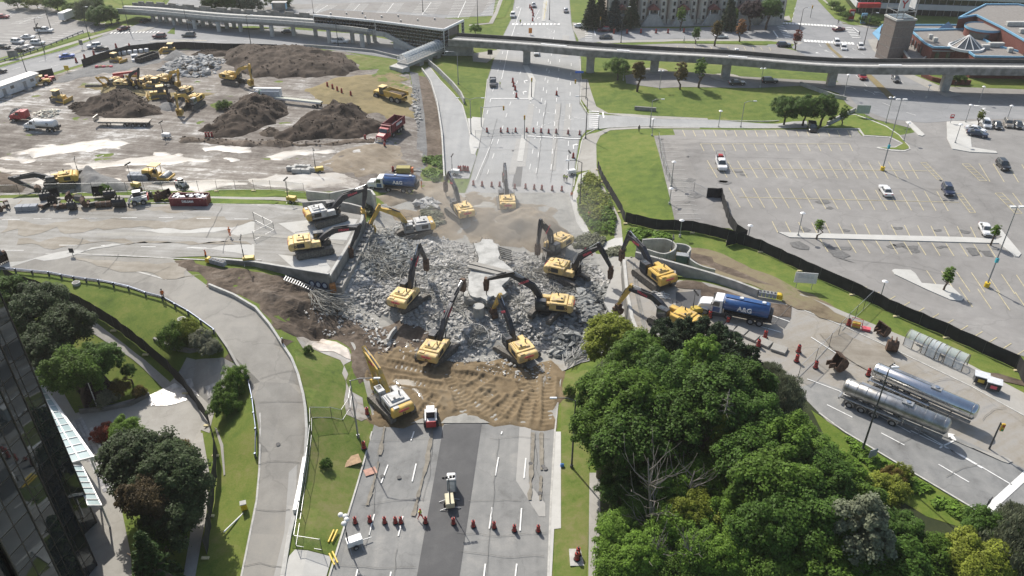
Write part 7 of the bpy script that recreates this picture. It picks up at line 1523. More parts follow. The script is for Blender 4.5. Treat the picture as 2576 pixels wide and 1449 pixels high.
for at,lb,hd in (((20,522),'dark hydraulic breaker lying at the left edge',R(-50)),((155,526),'grey breaker attachment lying in the bucket row',R(30)),((170,524),'orange toothed crusher lying in the bucket row',R(20)),((237,520),'dark crusher attachment beside the rusty pipe',R(30)),((116,524),'small coupler attachment left of the front bucket',R(70))):
 t=thing('breaker_attachment',lb,'attachment',G3(*at,.1),hd,'breaker attachments by the fence');MB().box((0,0,.5),(1.8,.7,.8)).obj('housing',M_rust if 'orange' in lb else M_chs,t,.08);MB().bar((.8,0,.45),(2.0,0,.3),.3,.3,0,None,.15,.15).obj('jaw',M_trk,t);MB().box((-.9,0,.8),(.5,.9,.5)).obj('bracket',M_rust,t)
bucket('rusty toothed bucket upper of two on the right pavement',(2207,846),R(200),1.0,1,M_rust,'loose buckets on the right road');bucket('rusty bucket standing at the kerb below the upper one',(2240,880),R(250),1.1,0,M_rust,'loose buckets on the right road');bucket('large bucket with pale teeth beside the silver trailers',(2092,934),R(190),1.3,1,M_rust,'loose buckets on the right road')
def block_stack(name,label,at,hd,n,size,m,grp=None):
 t=thing(name,label,'blocks',G3(*at,.08),hd,grp)
 for i in range(n[0]):
  for j in range(n[1]):
   for k in range(n[2]):MB().box(((i-n[0]/2+.5)*size[0]*1.04,(j-n[1]/2+.5)*size[1]*1.04,(k+.5)*size[2]*1.03),size).obj('block',m,t,.04)
M_blkg=mat('grey_block',(.32,.34,.37),.85,var=.1)
block_stack('block_stack','stack of grey concrete slabs at the left of the road',(70,529),H((70,529),10,-.5),(3,1,2),(1.3,1.3,.5),M_blkg);block_stack('block_stack','stack of grey slabs left of the road roller',(352,452),H((352,452),10,0),(4,2,3),(1.0,1.0,.45),M_blkg)
for at,lb in (((734,430),'concrete block at the left rear of the group of seven'),((752,426),'concrete block second in the rear row'),((771,427),'concrete block third in the rear row'),((747,436),'concrete block at the left of the front row'),((769,437),'concrete block in the middle of the front row'),((786,433),'concrete block at the right end of the group')):
 t=thing('concrete_block',lb,'concrete block',G3(*at,.1),R(rnd.uniform(-8,8)),'cast concrete blocks on the site');MB().box((0,0,.55),(2.0,1.0,1.0)).obj('body',M_cl,t,.06);MB().tube([(-.2,0,1.0),(-.15,0,1.2),(.15,0,1.2),(.2,0,1.0)],.04,5).obj('lifting_loop',M_chs,t)
for k,(a,b)in enumerate((((1878,845),(1905,857)),((1907,859),(1938,873)),((1941,876),(1978,888)),((1850,832),(1876,843)),((1822,822),(1848,831)))):
 A,B=G3(*a),G3(*b);d=B-A;t=thing('median_block',['flat pale slab second in the median row by the trees','flat pale slab third in the median row','flat pale slab at the near end of the median row','flat pale slab first clear of the trees','flat slab at the far end of the median row'][k],'concrete slab',(A+B)/2,math.atan2(d.y,d.x),'slabs along the right median');MB().box((0,0,.3),(d.length,1.7,.4)).obj('slab',M_conc,t,.05);MB().box((-d.length*.3,0,.06),(.3,1.5,.14)).box((d.length*.3,0,.06),(.3,1.5,.14)).obj('bearer',M_chs,t)
for lb,a,b in (('yellow nosed crash cushion on the left bridge edge',(520,657),(568,670)),('yellow nosed crash cushion at the end of the right barrier',(1968,752),(1906,742))):
 A,B=P3(*a,6.15),P3(*b,6.15);d=B-A;L=d.length;t=thing('crash_cushion',lb,'crash cushion',A,math.atan2(d.y,d.x),'crash cushions on the bridge ends');MB().prism([(0,0),(.9,0),(.9,.9),(.3,.9),(0,.6)],-.45,.45).obj('nose',mat('safety_yellow',(.65,.45,.02),.5),t,.1)
 for k in range(5):MB().box((.95+(L-1)*(k+.5)/5,0,.45),((L-1)/5-.08,.8,.8)).obj('bay',M_blkg,t);MB().box((.95+(L-1)*(k+.5)/5,0,.88),((L-1)/5-.25,.5,.06)).obj('bay_lid',M_chs,t)
def shelter(label,at,hd):
 t=thing('bus_shelter',label,'bus shelter',G3(*at,.1),hd,'clear barrel roofed bus shelters');L,W=5.2,2.2;n=4;arc=[(-1.1*math.cos(u),1.55+.75*math.sin(u))for u in [math.pi*j/8 for j in range(9)]]
 for k in range(n):
  x0,x1=-L/2+L*k/n+.05,-L/2+L*(k+1)/n-.05;MB().add([(x,y,z)for x in (x0,x1)for y,z in arc],[(q,q+1,10+q,9+q)for q in range(8)],smooth=True).obj('roof_panel',M_clear,t)
  for y in (-1.1,1.1):
   if not (y<0 and k==1):MB().box(((x0+x1)/2,y,.85),(x1-x0,.04,1.35)).obj('side_panel',M_clear,t)
 for k in range(n+1):x=-L/2+L*k/n;MB().tube([(x,-1.1,0)]+[(x,y,z)for y,z in arc]+[(x,1.1,0)],.06,5).obj('hoop',mat('brown_frame',(.20,.17,.14),.6,.3),t)
 MB().box((0,.8,.45),(3.5,.4,.08)).obj('bench',M_pole,t)
shelter('clear bus shelter, upper left of the pair on the pavement',(2322,882),H((2322,882),10,4.4));shelter('clear bus shelter, lower right of the pair on the pavement',(2378,908),H((2378,908),10,4.4))
for at,lb in (((2463,966),'dark generator cart with white lid, left one'),((2494,982),'dark generator cart with pink panel, right one')):
 t=thing('generator_cart',lb,'generator',G3(*at,.1),R(-28));MB().box((0,0,.85),(1.7,1.3,1.0)).obj('engine',M_chs,t,.06);MB().box((0,.1,1.5),(1.9,1.5,.12)).obj('lid',M_bluelt,t);[MB().bar((x,y,0),(x,y,1.5),.08,.08).obj('frame_post',M_pole,t)for x in (-.85,.85)for y in (-.65,.65)];MB().box((0,-.67,.9),(.8,.05,.5)).obj('panel',M_pink if 'pink' in lb else M_ltyel,t)
t=thing('tool_cage','red and yellow tool cage on the right pavement by the fence','tool cage',G3(2152,826,.1),R(-25));[MB().bar((x,y,0),(x,y,1.4),.06,.06).obj('post',M_red,t)for x in (-.8,.8)for y in (-.5,.5)];MB().bar((-.8,-.5,1.4),(.8,-.5,1.4),.06,.06).bar((-.8,.5,1.4),(.8,.5,1.4),.06,.06).bar((-.8,-.5,.8),(.8,-.5,.8),.06,.06).obj('rail',M_red,t);MB().box((0,0,.6),(1.2,.7,.9)).obj('machine',M_ltyel,t,.1);MB().box((1.5,0,.25),(1.2,.8,.4)).obj('tray',M_pink,t)
t=thing('pump_set','yellow pump with orange gear on the grass above the tanker','pump',G3(1016,436,.1),0);MB().box((0,0,.9),(3.2,1.8,1.2)).obj('housing',mat('olive_yellow',(.30,.26,.07),.7),t,.1);MB().box((2.0,-.3,.8),(.5,.8,1.3)).obj('control_box',mat('safety_orange',(.6,.16,.03),.6),t);MB().cyl((-2.2,0,.5),(-1.4,0,.9),.2,n=8).obj('hose_stub',M_chs,t)
t=thing('hose','pale hose running from the pump down to the slip road','hose',G3(1044,432,.1));o=t.location.copy();MB().tube([G3(x,y,.2)-o for x,y in ((1030,432),(1050,431),(1066,435),(1080,448),(1098,458),(1112,464))],.16,6).obj('tube',M_cl,t)
for at,hd,lb in (((773,1346),R(75),'yellow folded barrier lying on the verge'),((838,1352),R(80),'yellow folded barrier pair leaning at the kerb'),((840,1408),R(120),'yellow folded barrier on the concrete apron')):
 if at[0]==773:continue
 t=thing('folded_barrier',lb,'barrier',G3(*at,.1),hd,'yellow folded barriers at the kerb');MB().box((0,.22,.15),(1.9,.2,.16)).obj('leg',mat('safety_yellow',(.65,.45,.02),.5),t,.04);MB().box((.1,-.2,.15),(1.9,.2,.16)).obj('leg',MATS['safety_yellow'],t,.04)
t=thing('yellow_bin','yellow newspaper box standing on the strip of lawn','box',G3(615,1280,0),R(20));MB().box((0,0,.55),(.7,.6,1.1)).obj('body',MATS['safety_yellow'],t,.04);MB().box((0,-.08,1.14),(.75,.7,.12)).obj('lid',M_cl,t)
for at,sz,m,lb,h in (((884,1161),(2.4,1.7),mat('plywood',(.36,.24,.14),.8,var=.2),'plywood sheet lying on the verge',.05),((932,1188),(1.6,1.2),mat('pink_board',(.45,.26,.20),.8,var=.15),'square pinkish board lying on the road',.05),((78,512),(11,2.0),MATS['plywood'],'long pale plywood strip behind the grey slabs',.1)):
 t=thing('board',lb,'board',G3(*at,.14),R(25)if at[0]>700 else H(at,10,0));MB().box((0,0,h/2),(*sz,h)).obj('sheet',m if at[0]>700 else M_conc,t);MB().box((-sz[0]*.2,0,h+.02),(.08,sz[1],.03)).obj('batten',m,t)
t=thing('pipe_bundle','tangle of white bent railings lying on the right abutment','railings',P3(1655,748,6.2));[MB().tube([(rnd.uniform(-2,2),rnd.uniform(-1,1),.2),(rnd.uniform(-1,1),rnd.uniform(-1,1),rnd.uniform(.2,1)),(rnd.uniform(-2,2),rnd.uniform(-1,1),.3)],.05,5).obj('rail',M_wht,t)for k in range(14)]
# ==== fences, rails, lamps and signs
def fence(name,label,pts,h,m,post=M_dpole,step=3.0,cat='fence',zf=None,pr=.04,wavy=.0,feet=None,group=None):
 L=resample(gl(pts),step);o=G3(*pts[0]);t=thing(name,label,cat,o,0,group)
 for i,(a,b)in enumerate(zip(L[:-1],L[1:])):
  za,zb=Z(a.x,a.y)+.06,Z(b.x,b.y)+.06;mb=MB();d=(b-a).normalized();n=Vector((-d.y,d.x));K=3;vs=[]
  for k in range(K+1):
   f=k/K;p=a.lerp(b,f)+n*(wavy*math.sin(f*6.3+i)if 0<k<K else 0);z=za+(zb-za)*f
   vs+=[(p.x-o.x,p.y-o.y,z-o.z),(p.x-o.x+n.x*.03,p.y-o.y+n.y*.03,z+h-o.z-(wavy*.5*math.sin(f*3.14)))]
  mb.add(vs,[(2*k,2*k+2,2*k+3,2*k+1)for k in range(K)]);mb.obj('panel',m,t)
 for p in L:MB().cyl((p.x-o.x,p.y-o.y,Z(p.x,p.y)-o.z),(p.x-o.x,p.y-o.y,Z(p.x,p.y)+h+.12-o.z),pr,n=6).obj('post',post,t)
 if feet:
  for p in L[::2]:MB().box((p.x-o.x,p.y-o.y-.6,Z(p.x,p.y)+.15-o.z),(.9,.35,.18)).obj('foot_weight',feet,t)
 if m is M_mesh:
  for a,b in zip(L[:-1],L[1:]):
   for hh in (h,.15):MB().bar((a.x-o.x,a.y-o.y,Z(a.x,a.y)+hh-o.z),(b.x-o.x,b.y-o.y,Z(b.x,b.y)+hh-o.z),.045,.045).obj('rail',M_steel,t)
 return t
M_tanfoot=mat('sand_bag',(.55,.48,.28),.9,var=.2)
fence('screen_fence','long black screened fence between the car park and the verge',[(1573,560),(1600,566),(1650,578),(1740,583),(1830,605),(1910,631),(1960,655),(2060,703),(2140,738),(2250,792),(2375,845),(2470,890),(2552,927),(2576,967),(2582,1010)],2.3,M_fab,wavy=.15,feet=M_tanfoot)
fence('screen_fence','black screened fence curving down beside the footpath',[(1503,425),(1515,455),(1540,500),(1558,530),(1571,558)],2.0,M_fab,wavy=.1,feet=M_tanfoot)
fence('screen_fence','black fence spur enclosing the corner of the car park',[(1777,498),(1813,498),(1831,560),(1850,590),(1876,606)],2.2,M_fab,wavy=.1)
fence('screen_fence','short black fence closing the spur by the white lamp',[(1876,606),(1850,614),(1826,620)],2.2,M_fab)
fence('screen_fence','black fence along the top of the building site',[(210,170),(260,152),(325,134),(400,126),(470,124),(560,128),(640,129),(700,131)],2.4,M_fab,wavy=.05)
fence('screen_fence','short black fence behind the site office',[(137,192),(110,197),(84,204)],2.4,M_fab)
fence('screen_fence','black fence winding along the office forecourt lawn',[(20,712),(100,738),(150,755),(210,780),(290,828),(370,888),(430,940),(470,985),(500,1030),(525,1065),(538,1105),(546,1140),(546,1200),(534,1290),(521,1395)],2.6,M_fab,wavy=.12,feet=M_tanfoot)
fence('wire_fence','wire fence between the building site and the grass verge',[(0,491),(150,487),(320,484),(500,480),(640,478),(766,486)],2.2,M_mesh,feet=M_tanfoot)
fence('wire_fence','wire fence slanting across the right cross road',[(2190,762),(2130,820),(2085,872),(2050,910),(2007,952)],2.4,M_mesh)
fence('wire_fence','wire fence along the top of the car park slope',[(1656,352),(1663,400),(1675,440),(1690,472),(1745,482),(1777,497)],2.0,M_mesh)
fence('wire_fence','low wire fence across the main road behind the barrels',[(1196,346),(1260,342),(1320,341),(1400,343),(1462,347)],1.8,M_mesh)
fence('wire_fence','wire fence corner on the lower lawn beside the ramp',[(784,1090),(784,1052),(835,1052),(862,1058),(880,1030),(886,990)],2.0,M_mesh)
fence('wire_fence','wire fence running down the ramp side of the lower lawn',[(784,1095),(778,1150),(768,1220),(758,1290),(745,1375),(810,1385)],2.0,M_mesh)
fence('wire_fence','wire fence crossing the deck of the left bridge stub',[(640,555),(690,580),(640,605)],1.8,M_mesh)
def guard_rail(label,pts,step=2.6):
 L=resample(gl(pts),step);o=G3(*pts[0]);t=thing('guard_rail',label,'guard rail',o);M_b=mat('rail_blue_steel',(.10,.12,.17),.45,.5,var=.15)
 for a,b in zip(L[:-1],L[1:]):
  for hh in (.75,.52):MB().bar((a.x-o.x,a.y-o.y,Z(a.x,a.y)+hh-o.z),(b.x-o.x,b.y-o.y,Z(b.x,b.y)+hh-o.z),.09,.16).obj('beam',M_b,t)
 for p in L:MB().box((p.x-o.x,p.y-o.y-.12,Z(p.x,p.y)+.4-o.z),(.2,.26,.95)).obj('post',M_b,t)
guard_rail('dark steel guard rail round the outside of the loop ramp',[(0,681),(125,693),(250,713),(325,729),(410,755),(475,791),(540,838)]);guard_rail('steel guard rail down the left side of the lower ramp',[(624,955),(636,1010),(645,1087),(644,1150)])
guard_rail('guard rail along the upper left car park',[(-10,160),(60,140),(130,115),(210,82)]);guard_rail('short guard rail beside the bushes at the top left',[(238,80),(270,70),(300,60)])

def lamp(label,base,top,kind='cobra',side=1,m=M_pole,z=None,grp='street lamps',arm=2.2):
 X,Y=PZ(*base,z)if z is not None else G(*base);zb=z if z is not None else Z(X,Y);h=max(3.5,top_z(X,Y,top)-zb);t=thing('street_lamp',label,'street lamp',(X,Y,zb),0,grp)
 MB().cyl((0,0,0),(0,0,h),.14 if h>7 else .09,.07,n=8).obj('pole',m,t);MB().cyl((0,0,0),(0,0,.5),.22,n=8).obj('base',M_cl if kind!='cobra' else m,t)
 sides=(side,)if kind=='cobra' else (-1,1)if kind in ('double','mast','twin')else ()
 for s in sides:
  if kind=='mast':MB().box((s*.7,0,h),(.9,.45,.2)).obj('lamp_head',M_wht,t);continue
  if kind=='twin':MB().cyl((s*.5,0,h-.05),(s*.5,0,h+.15),.4,.2,n=10).obj('lamp_head',M_wht,t);MB().bar((0,0,h-.1),(s*.5,0,h-.05),.07,.07).obj('arm',m,t);continue
  MB().tube([(0,0,h-.1),(s*arm*.4,0,h+.35),(s*arm,0,h+.4)],.06,6).obj('arm',m,t);MB().box((s*(arm+.35),0,h+.38),(.9,.35,.18)).obj('lamp_head',M_bluelt,t,.05)
 if kind=='globe':MB().cyl((0,0,h-.1),(0,0,h+.08),.15,.5,n=12).obj('lamp_bowl',M_pole,t);MB().cyl((0,0,h+.08),(0,0,h+.28),.5,.2,n=12).obj('lamp_head',M_wht,t)
 if kind=='mast':MB().box((0,-.1,h*.35),(.45,.35,.8)).obj('camera_box',mat('teal_box',(.05,.38,.45),.5),t);MB().cyl((0,0,0),(0,0,.9),.45,n=10).obj('plinth',MATS['safety_yellow'],t)
 return t
lamp('grey street lamp on the verge left of the sand',(901,1100),957,side=1,arm=3.2);lamp('dark street lamp in front of the silver trailers',(2169,1133),930,side=1,m=M_dpole,arm=.3);lamp('street lamp among the trees right of the lower road',(1438,1176),1007,side=-1,m=M_dpole,arm=2.4);lamp('tall dark pole beside the weeds above the pit',(1458,527),408,m=M_dpole,side=-1,arm=2.6);lamp('dark lamp pole at the access road corner',(1473,349),246,side=-1,m=M_dpole)
for b_,tp,k,lb in (((1635,320),253,'cobra','grey lamp post on the near kerb of the access road'),((1863,321),258,'cobra','lamp post right of the first on the access road'),((1568,202),160,'globe','globe lamp left of the autumn trees on the bank'),((1659,224),178,'twin','twin headed lamp between the bank trees'),((1807,321),280,'globe','small globe lamp on the access road kerb'),((1640,342),300,'globe','globe lamp at the corner of the hill'),((1684,514),480,'globe','globe lamp on the car park kerb by the hill'),((1688,470),408,'globe','globe lamp at the top of the slope fence'),((2007,594),537,'globe','globe lamp on the long pale island'),((2213,754),713,'globe','globe lamp behind the black fence'),((1880,610),582,'globe','white globe lamp at the end of the fence spur'),((1710,596),576,'globe','small white lamp in front of the black fence'),((2122,243),189,'globe','globe lamp beside the mall street wall'),((2462,259),219,'globe','globe lamp under the guideway at the right'),((2228,309),245,'twin','twin lamp at the car park entrance'),((2428,309),265,'globe','globe lamp behind the curved island'),((2532,304),267,'globe','globe lamp at the far right of the mall road'),((2273,356),310,'globe','globe lamp at the entrance barrier island'),((2402,361),314,'globe','globe lamp on the curved pale island'),((1912,220),172,'twin','twin lamp beside the black cars under the guideway'),((2330,247),225,'globe','short lamp below the guideway'),((1505,325),300,'globe','small post lamp at the crossing corner')):
 lamp(lb,b_,tp,k)
lamp('tall floodlight mast in the middle of the car park',(2219,429),250,'mast');lamp('tall floodlight mast at the right edge of the car park',(2481,722),520,'mast')
lamp('lamp post between slip road and lawn below the station',(1153,212),133,side=-1,arm=2.6);lamp('double armed lamp post at the slip road nose',(1185,338),250,'double',arm=2.8)
for b_,tp,lb in (((72,197),119,'dark lamp pole behind the site office'),((112,132),48,'dark lamp pole second along the left street'),((226,99),20,'dark lamp pole by the red car corner'),((129,75),22,'dark lamp pole inside the top left car park'),((327,81),0,'tall dark pole left of the viaduct'),((476,86),15,'dark pole in front of the viaduct columns'),((632,116),40,'dark pole right of the grass island'),((851,116),45,'dark pole in front of the station'),((789,34),-8,'dark pole behind the station left'),((1064,30),-20,'dark pole in the car park behind the station'),((1202,62),-20,'dark pole right of the station roof'),((1382,50),-5,'dark pole on the yellow median'),((1562,108),20,'dark lamp pole at the far street corner'),((1737,64),2,'dark lamp pole in front of the town houses'),((2010,80),22,'dark signal pole at the right crossing'),((2173,113),35,'dark signal pole by the blue canopy')):
 lamp(lb,b_,tp,side=rnd.choice((-1,1)),m=M_dpole,grp='dark poles along the far streets',arm=1.6)
M_sigy=mat('signal_yellow',(.55,.34,.03),.5)
def signal(label,base,top,arm=4.0,ang=0.0,nh=1,m=M_pole):
 X,Y=G(*base);h=max(4.5,top_z(X,Y,top)-Z(X,Y));t=thing('traffic_signal',label,'traffic light',G3(*base),ang,'traffic lights');MB().cyl((0,0,0),(0,0,h),.13,.09,n=8).obj('pole',m,t)
 if arm:MB().bar((0,0,h-.3),(arm,0,h-.1),.1,.1).obj('arm',m,t)
 for k in range(nh):
  x=arm-.2-2*k if arm else 0;hd_=MB().box((x,-.2,h-.5 if not arm else h-.55),(.42,.3,1.15)).obj('signal_head',M_sigy,t,.04)
  for z,c in ((.34,M_red),(0,M_ltyel),(-.34,mat('green_lens',(.02,.25,.1),.4))):MB().cyl((x,-.36,h-.55+z),(x,-.42,h-.55+z),.13,n=8).obj('lens',c,hd_)
signal('yellow traffic light on a long arm above the slip road lawn',(1211,320),268,6.0,R(5));signal('yellow traffic light at the right end of the lower median',(2488,1130),1065,.5,R(-10),m=M_dpole);signal('traffic light on the white median above the pit',(1337,245),196,0,m=M_dpole);signal('traffic light at the corner of the far crossing',(1509,75),50,0);signal('traffic light behind the zebra at the right junction',(2038,45),22,0);signal('traffic light at the access road corner',(1474,250),200,-3.0,R(0),m=M_dpole);signal('traffic light on the lower white median',(1319,350),290,0)
def sign(name,label,at,w,h,hz,m,m2=None,hd=0.0,legs=2,text=None):
 t=thing(name,label,'sign',G3(*at),hd,'signs');MB().box((0,0,hz),(w,.08,h)).obj('board',m,t)
 for x in ((-w*.35,w*.35)if legs==2 else (0,)):MB().bar((x,.08,0),(x,.08,hz+h*.4),.08,.08).obj('post',M_pole,t)
 if m2:MB().box((0,-.05,hz+h*.15),(w*.7,.03,h*.35)).obj('print',m2,t)
sign('notice_board','white project notice board on the right hand verge',(2021,727),3.6,2.0,2.2,M_wht,M_bluelt,R(-8));sign('notice_board','grey green notice board on the car park island',(2167,296),3.4,2.2,2.2,mat('board_green',(.35,.40,.38),.6),None,R(-5));sign('road_sign','yellow sign in the pale gap of the fence',(171,184),1.4,1.4,1.6,MATS['safety_yellow'],None,0,1);sign('road_sign','sign with two dark panels on the curved median',(208,124),1.2,1.6,2.2,M_cd,None,0,1);sign('road_sign','grey parking sign by the upper left car park',(36,148),3.0,2.0,1.6,M_cd,None,R(15));sign('road_sign','dark sign on the lawn by the station',(1233,150),1.6,1.6,2.4,M_chs,None,0,1);sign('road_sign','no entry sign at the car park entrance',(2390,312),1.0,1.0,2.0,M_red,M_wht,0,1);sign('road_sign','dark stop sign at the lower right corner',(2473,1297),1.0,1.0,2.3,M_chs,None,R(40),1);sign('road_sign','blue grey sign at the edge of the trees by the kerb',(2190,1160),1.2,1.2,1.4,M_blkg,None,R(20),1);sign('road_sign','small orange work sign on the main road centre',(1334,88),1.2,1.8,1.5,mat('work_orange',(.65,.22,.03),.6),None,0,1);sign('road_sign','blue street name sign at the access road',(1456,215),2.4,.6,4.0,mat('sign_blue',(.03,.12,.5),.5),None,0,1);sign('road_sign','small sign on the tip of the road median',(184,645),.8,.9,1.2,M_chs,None,0,1)
t=thing('manhole_ring','round concrete manhole ring on the lawn inside the loop','manhole',G3(458,808,.0));MB().cyl((0,0,0),(0,0,.5),.65,n=16).obj('ring',M_cl,t);MB().cyl((0,0,.5),(0,0,.55),.45,n=12).obj('cover',M_cd,t)
t=thing('manhole_ring','round concrete manhole ring near the guard rail','manhole',G3(193,716,.0));MB().cyl((0,0,0),(0,0,.5),.65,n=16).obj('ring',M_cl,t);MB().cyl((0,0,.5),(0,0,.55),.45,n=12).obj('cover',M_cd,t)
t=thing('utility_box','dark green cabinet inside the winding concrete walls','cabinet',P3(1714,660,4.8),R(-15));MB().box((0,0,.8),(2.0,1.1,1.6)).obj('cabinet',mat('cabinet_green',(.06,.10,.10),.6),t,.05);MB().box((0,0,1.63),(2.1,1.2,.1)).obj('lid',M_grey,t)
t=thing('railing','thin handrail lines beside the planted bed on the plaza','railing',G3(200,1030));o=t.location.copy();[MB().tube([G3(x,y,hh)-o for x,y in ((200,1036),(250,1030),(300,1024))],.04,5).obj('rail',M_chs,t)for hh in (.6,1.0)]
for x,y,lb in ((226,1030,'flag pole leaning white in front of the planted bed'),):t=thing('flag_pole',lb,'pole',G3(246,1028));MB().cyl((0,0,0),(0,0,5.0),.1,.06,n=8).obj('pole',M_wht,t);MB().cyl((0,0,0),(0,0,.3),.2,n=8).obj('base',M_cl,t)
wall_line('planter_wall','low grey wall in front of the planted bed on the plaza',gl([(202,1040),(260,1034),(330,1020),(378,996)]),-.1,.7,.35,M_cd,'planter',step=2)
wall_line('planter_wall','pale curved planter wall beside the paving squares',gl([(232,1085),(250,1120),(262,1150),(280,1160)]),-.1,.7,.35,M_cl,'planter',step=2)
t=thing('pipe','white pipe lying on the lawn strip','pipe',G3(588,1318,.1),R(62));MB().cyl((-1.6,0,.1),(1.6,0,.1),.1,n=8).obj('pipe',M_wht,t);MB().cyl((1.5,0,.1),(1.7,0,.1),.13,n=8).obj('collar',M_wht,t)

# ==== people
M_skin=mat('skin',(.45,.28,.20),.6);M_vest=mat('hi_vis_lime',(.52,.62,.04),.7);M_org=mat('hi_vis_orange',(.70,.16,.03),.7);M_jean=mat('navy_trousers',(.03,.035,.055),.8);M_redw=mat('red_workwear',(.50,.03,.03),.7);M_hat=mat('white_helmet',(.75,.75,.72),.4);M_dk=mat('dark_clothes',(.03,.03,.035),.8)
def body_mesh(pose):
 J={'pel':(0,0,.95),'sp':(0,0,1.2),'ch':(.02,0,1.40),'nk':(.03,0,1.52),'hd':(.05,0,1.66)}
 st=.22 if pose=='walk' else .03
 for s,n in ((1,'l'),(-1,'r')):
  f=st*s;J['hp'+n]=(0,.1*s,.9);J['kn'+n]=(f*.9+.03,.11*s,.5);J['an'+n]=(f*1.4-.02,.11*s,.09);J['to'+n]=(f*1.4+.15,.13*s,.04)
  J['sh'+n]=(.0,.19*s,1.42);a=-.18*s if pose=='walk' else (.12 if pose=='work' else 0);J['el'+n]=(a*.7,.26*s,1.14);J['wr'+n]=(a*1.8+.06,.25*s,.9 if pose!='work' else 1.08);J['ha'+n]=(a*2.1+.09,.24*s,.8 if pose!='work' else 1.06)
 Rr={'pel':.15,'sp':.14,'ch':.17,'nk':.065,'hd':.11,'hp':.105,'kn':.07,'an':.05,'to':.045,'sh':.08,'el':.055,'wr':.04,'ha':.045}
 E_=[('pel','sp'),('sp','ch'),('ch','nk'),('nk','hd')]
 for n in 'lr':E_+=[('pel','hp'+n),('hp'+n,'kn'+n),('kn'+n,'an'+n),('an'+n,'to'+n),('ch','sh'+n),('sh'+n,'el'+n),('el'+n,'wr'+n),('wr'+n,'ha'+n)]
 ks=list(J);me=bpy.data.meshes.new('body');me.from_pydata([J[k]for k in ks],[(ks.index(a),ks.index(b))for a,b in E_],[]);o=bpy.data.objects.new('body',me);COL.objects.link(o)
 sk=o.modifiers.new('s','SKIN');ss=o.modifiers.new('ss','SUBSURF');ss.levels=1
 for i,k in enumerate(ks):r=Rr.get(k,Rr.get(k[:-1],.06));me.skin_vertices[0].data[i].radius=(r,r*(1.0 if k not in ('ch','sp')else 1.1));me.skin_vertices[0].data[i].use_root=k=='pel'
 dg=bpy.context.evaluated_depsgraph_get();dg.update();m2=bpy.data.meshes.new_from_object(o.evaluated_get(dg));bpy.data.objects.remove(o);m2.name='body'
 m2.materials.clear()
 for m in (M_skin,M_org,M_jean):m2.materials.append(m)
 hands=[Vector(J['hal']),Vector(J['har'])]
 for p in m2.polygons:
  c=p.center;p.material_index=0 if (c.z>1.5 or min((c-h_).length for h_ in hands)<.1)else 1 if c.z>.93 else 2;p.use_smooth=True
 return m2
BODY={p:body_mesh(p)for p in ('stand','walk','work')}
def person(label,at,hd,pose,top,legs,hat=None,vest=None,z=None):
 p=P3(*at,z)if z is not None else G3(*at,.12);t=thing('person',label,'person',p,hd,'people');t.scale=(1.03,)*3
 b=mk('body',BODY[pose],t)
 for k,m in ((1,top),(2,legs)):b.material_slots[k].link='OBJECT';b.material_slots[k].material=m
 MB().sphere((.05,0,1.72),.125,10,6).obj('helmet' if hat else 'hair',hat or M_chs,t)
 MB().box((.165,0,1.655),(.03,.03,.05)).box((.155,.045,1.69),(.02,.03,.02)).box((.155,-.045,1.69),(.02,.03,.02)).obj('face',M_skin,t)
 if vest:MB().box((.01,0,1.25),(.36,.42,.42),tx=.9,ty=.95).obj('vest',vest,t,.06);MB().box((.01,0,1.2),(.37,.43,.06)).obj('reflective_band',M_wht,t)
for a in (('worker in red clothes and lime vest moving a barrel',(1058,1308),R(-20),'walk',M_redw,M_redw,M_redw,M_vest),('worker in orange standing on the left stub by the fence',(579,594),R(90),'work',M_org,M_org,M_org,None,6.2),('worker in orange at the crash cushion on the left stub',(520,652),R(180),'stand',M_org,M_jean,M_redw,None,6.2),('worker in orange sitting on the guard rail of the ramp',(412,753),R(120),'stand',M_org,M_jean),('worker in orange behind the blue water tanker',(1061,473),R(200),'stand',M_org,M_org,M_hat),('left one of two workers in lime vests at the light tower',(1419,457),R(-90),'stand',M_jean,M_jean,M_hat,M_vest),('right one of two workers in lime vests at the light tower',(1425,459),R(-80),'stand',M_jean,M_jean,M_hat,M_vest),('worker in orange on the pale pavement above the weeds',(1438,501),R(-90),'walk',M_org,M_jean),('person in dark clothes on the grass by the access road',(1607,333),R(-90),'stand',M_dk,M_dk),('person in dark clothes under the turning tree on the bank',(1605,226),R(-90),'stand',M_dk,M_dk),('worker in lime vest beside the grey pickup',(1258,221),R(180),'stand',M_vest,M_jean,M_hat,M_vest),('person in dark clothes and lime vest at the far crossing',(1309,62),R(-90),'stand',M_dk,M_dk,None,M_vest),('person walking on the far pavement by the verge',(1720,107),R(0),'walk',M_bluelt,M_jean),('person crossing at the right hand zebra',(2108,62),R(180),'walk',M_dk,M_dk),('person waiting at the corner below the blue canopy',(2160,93),R(180),'stand',M_dk,M_dk),('worker leaning on the ramp wall above the muddy pool',(713,876),R(0),'work',M_brown if False else M_rust,M_jean,M_hat),('person standing under the guideway by the brick wall',(2401,219),R(-90),'stand',M_dk,M_dk),('worker in orange by the yellow pump',(1036,438),R(180),'work',M_org,M_org)):
 person(*a)
t=thing('bag','blue bag standing on the lower right kerb','bag',G3(1414,1174,.05));MB().box((0,0,.25),(.5,.35,.5)).obj('bag',mat('bag_blue',(.08,.25,.6),.6),t,.08);MB().tube([(-.12,0,.5),(0,0,.65),(.12,0,.5)],.03,5).obj('handle',M_chs,t)
t=thing('concrete_pad','pale concrete pad under the two barrels on the verge','slab',G3(1452,1403,0));MB().box((0,0,.06),(1.8,2.4,.1)).obj('pad',M_cl,t);MB().box((0,0,.12),(.6,.6,.02)).obj('plate',M_cd,t)

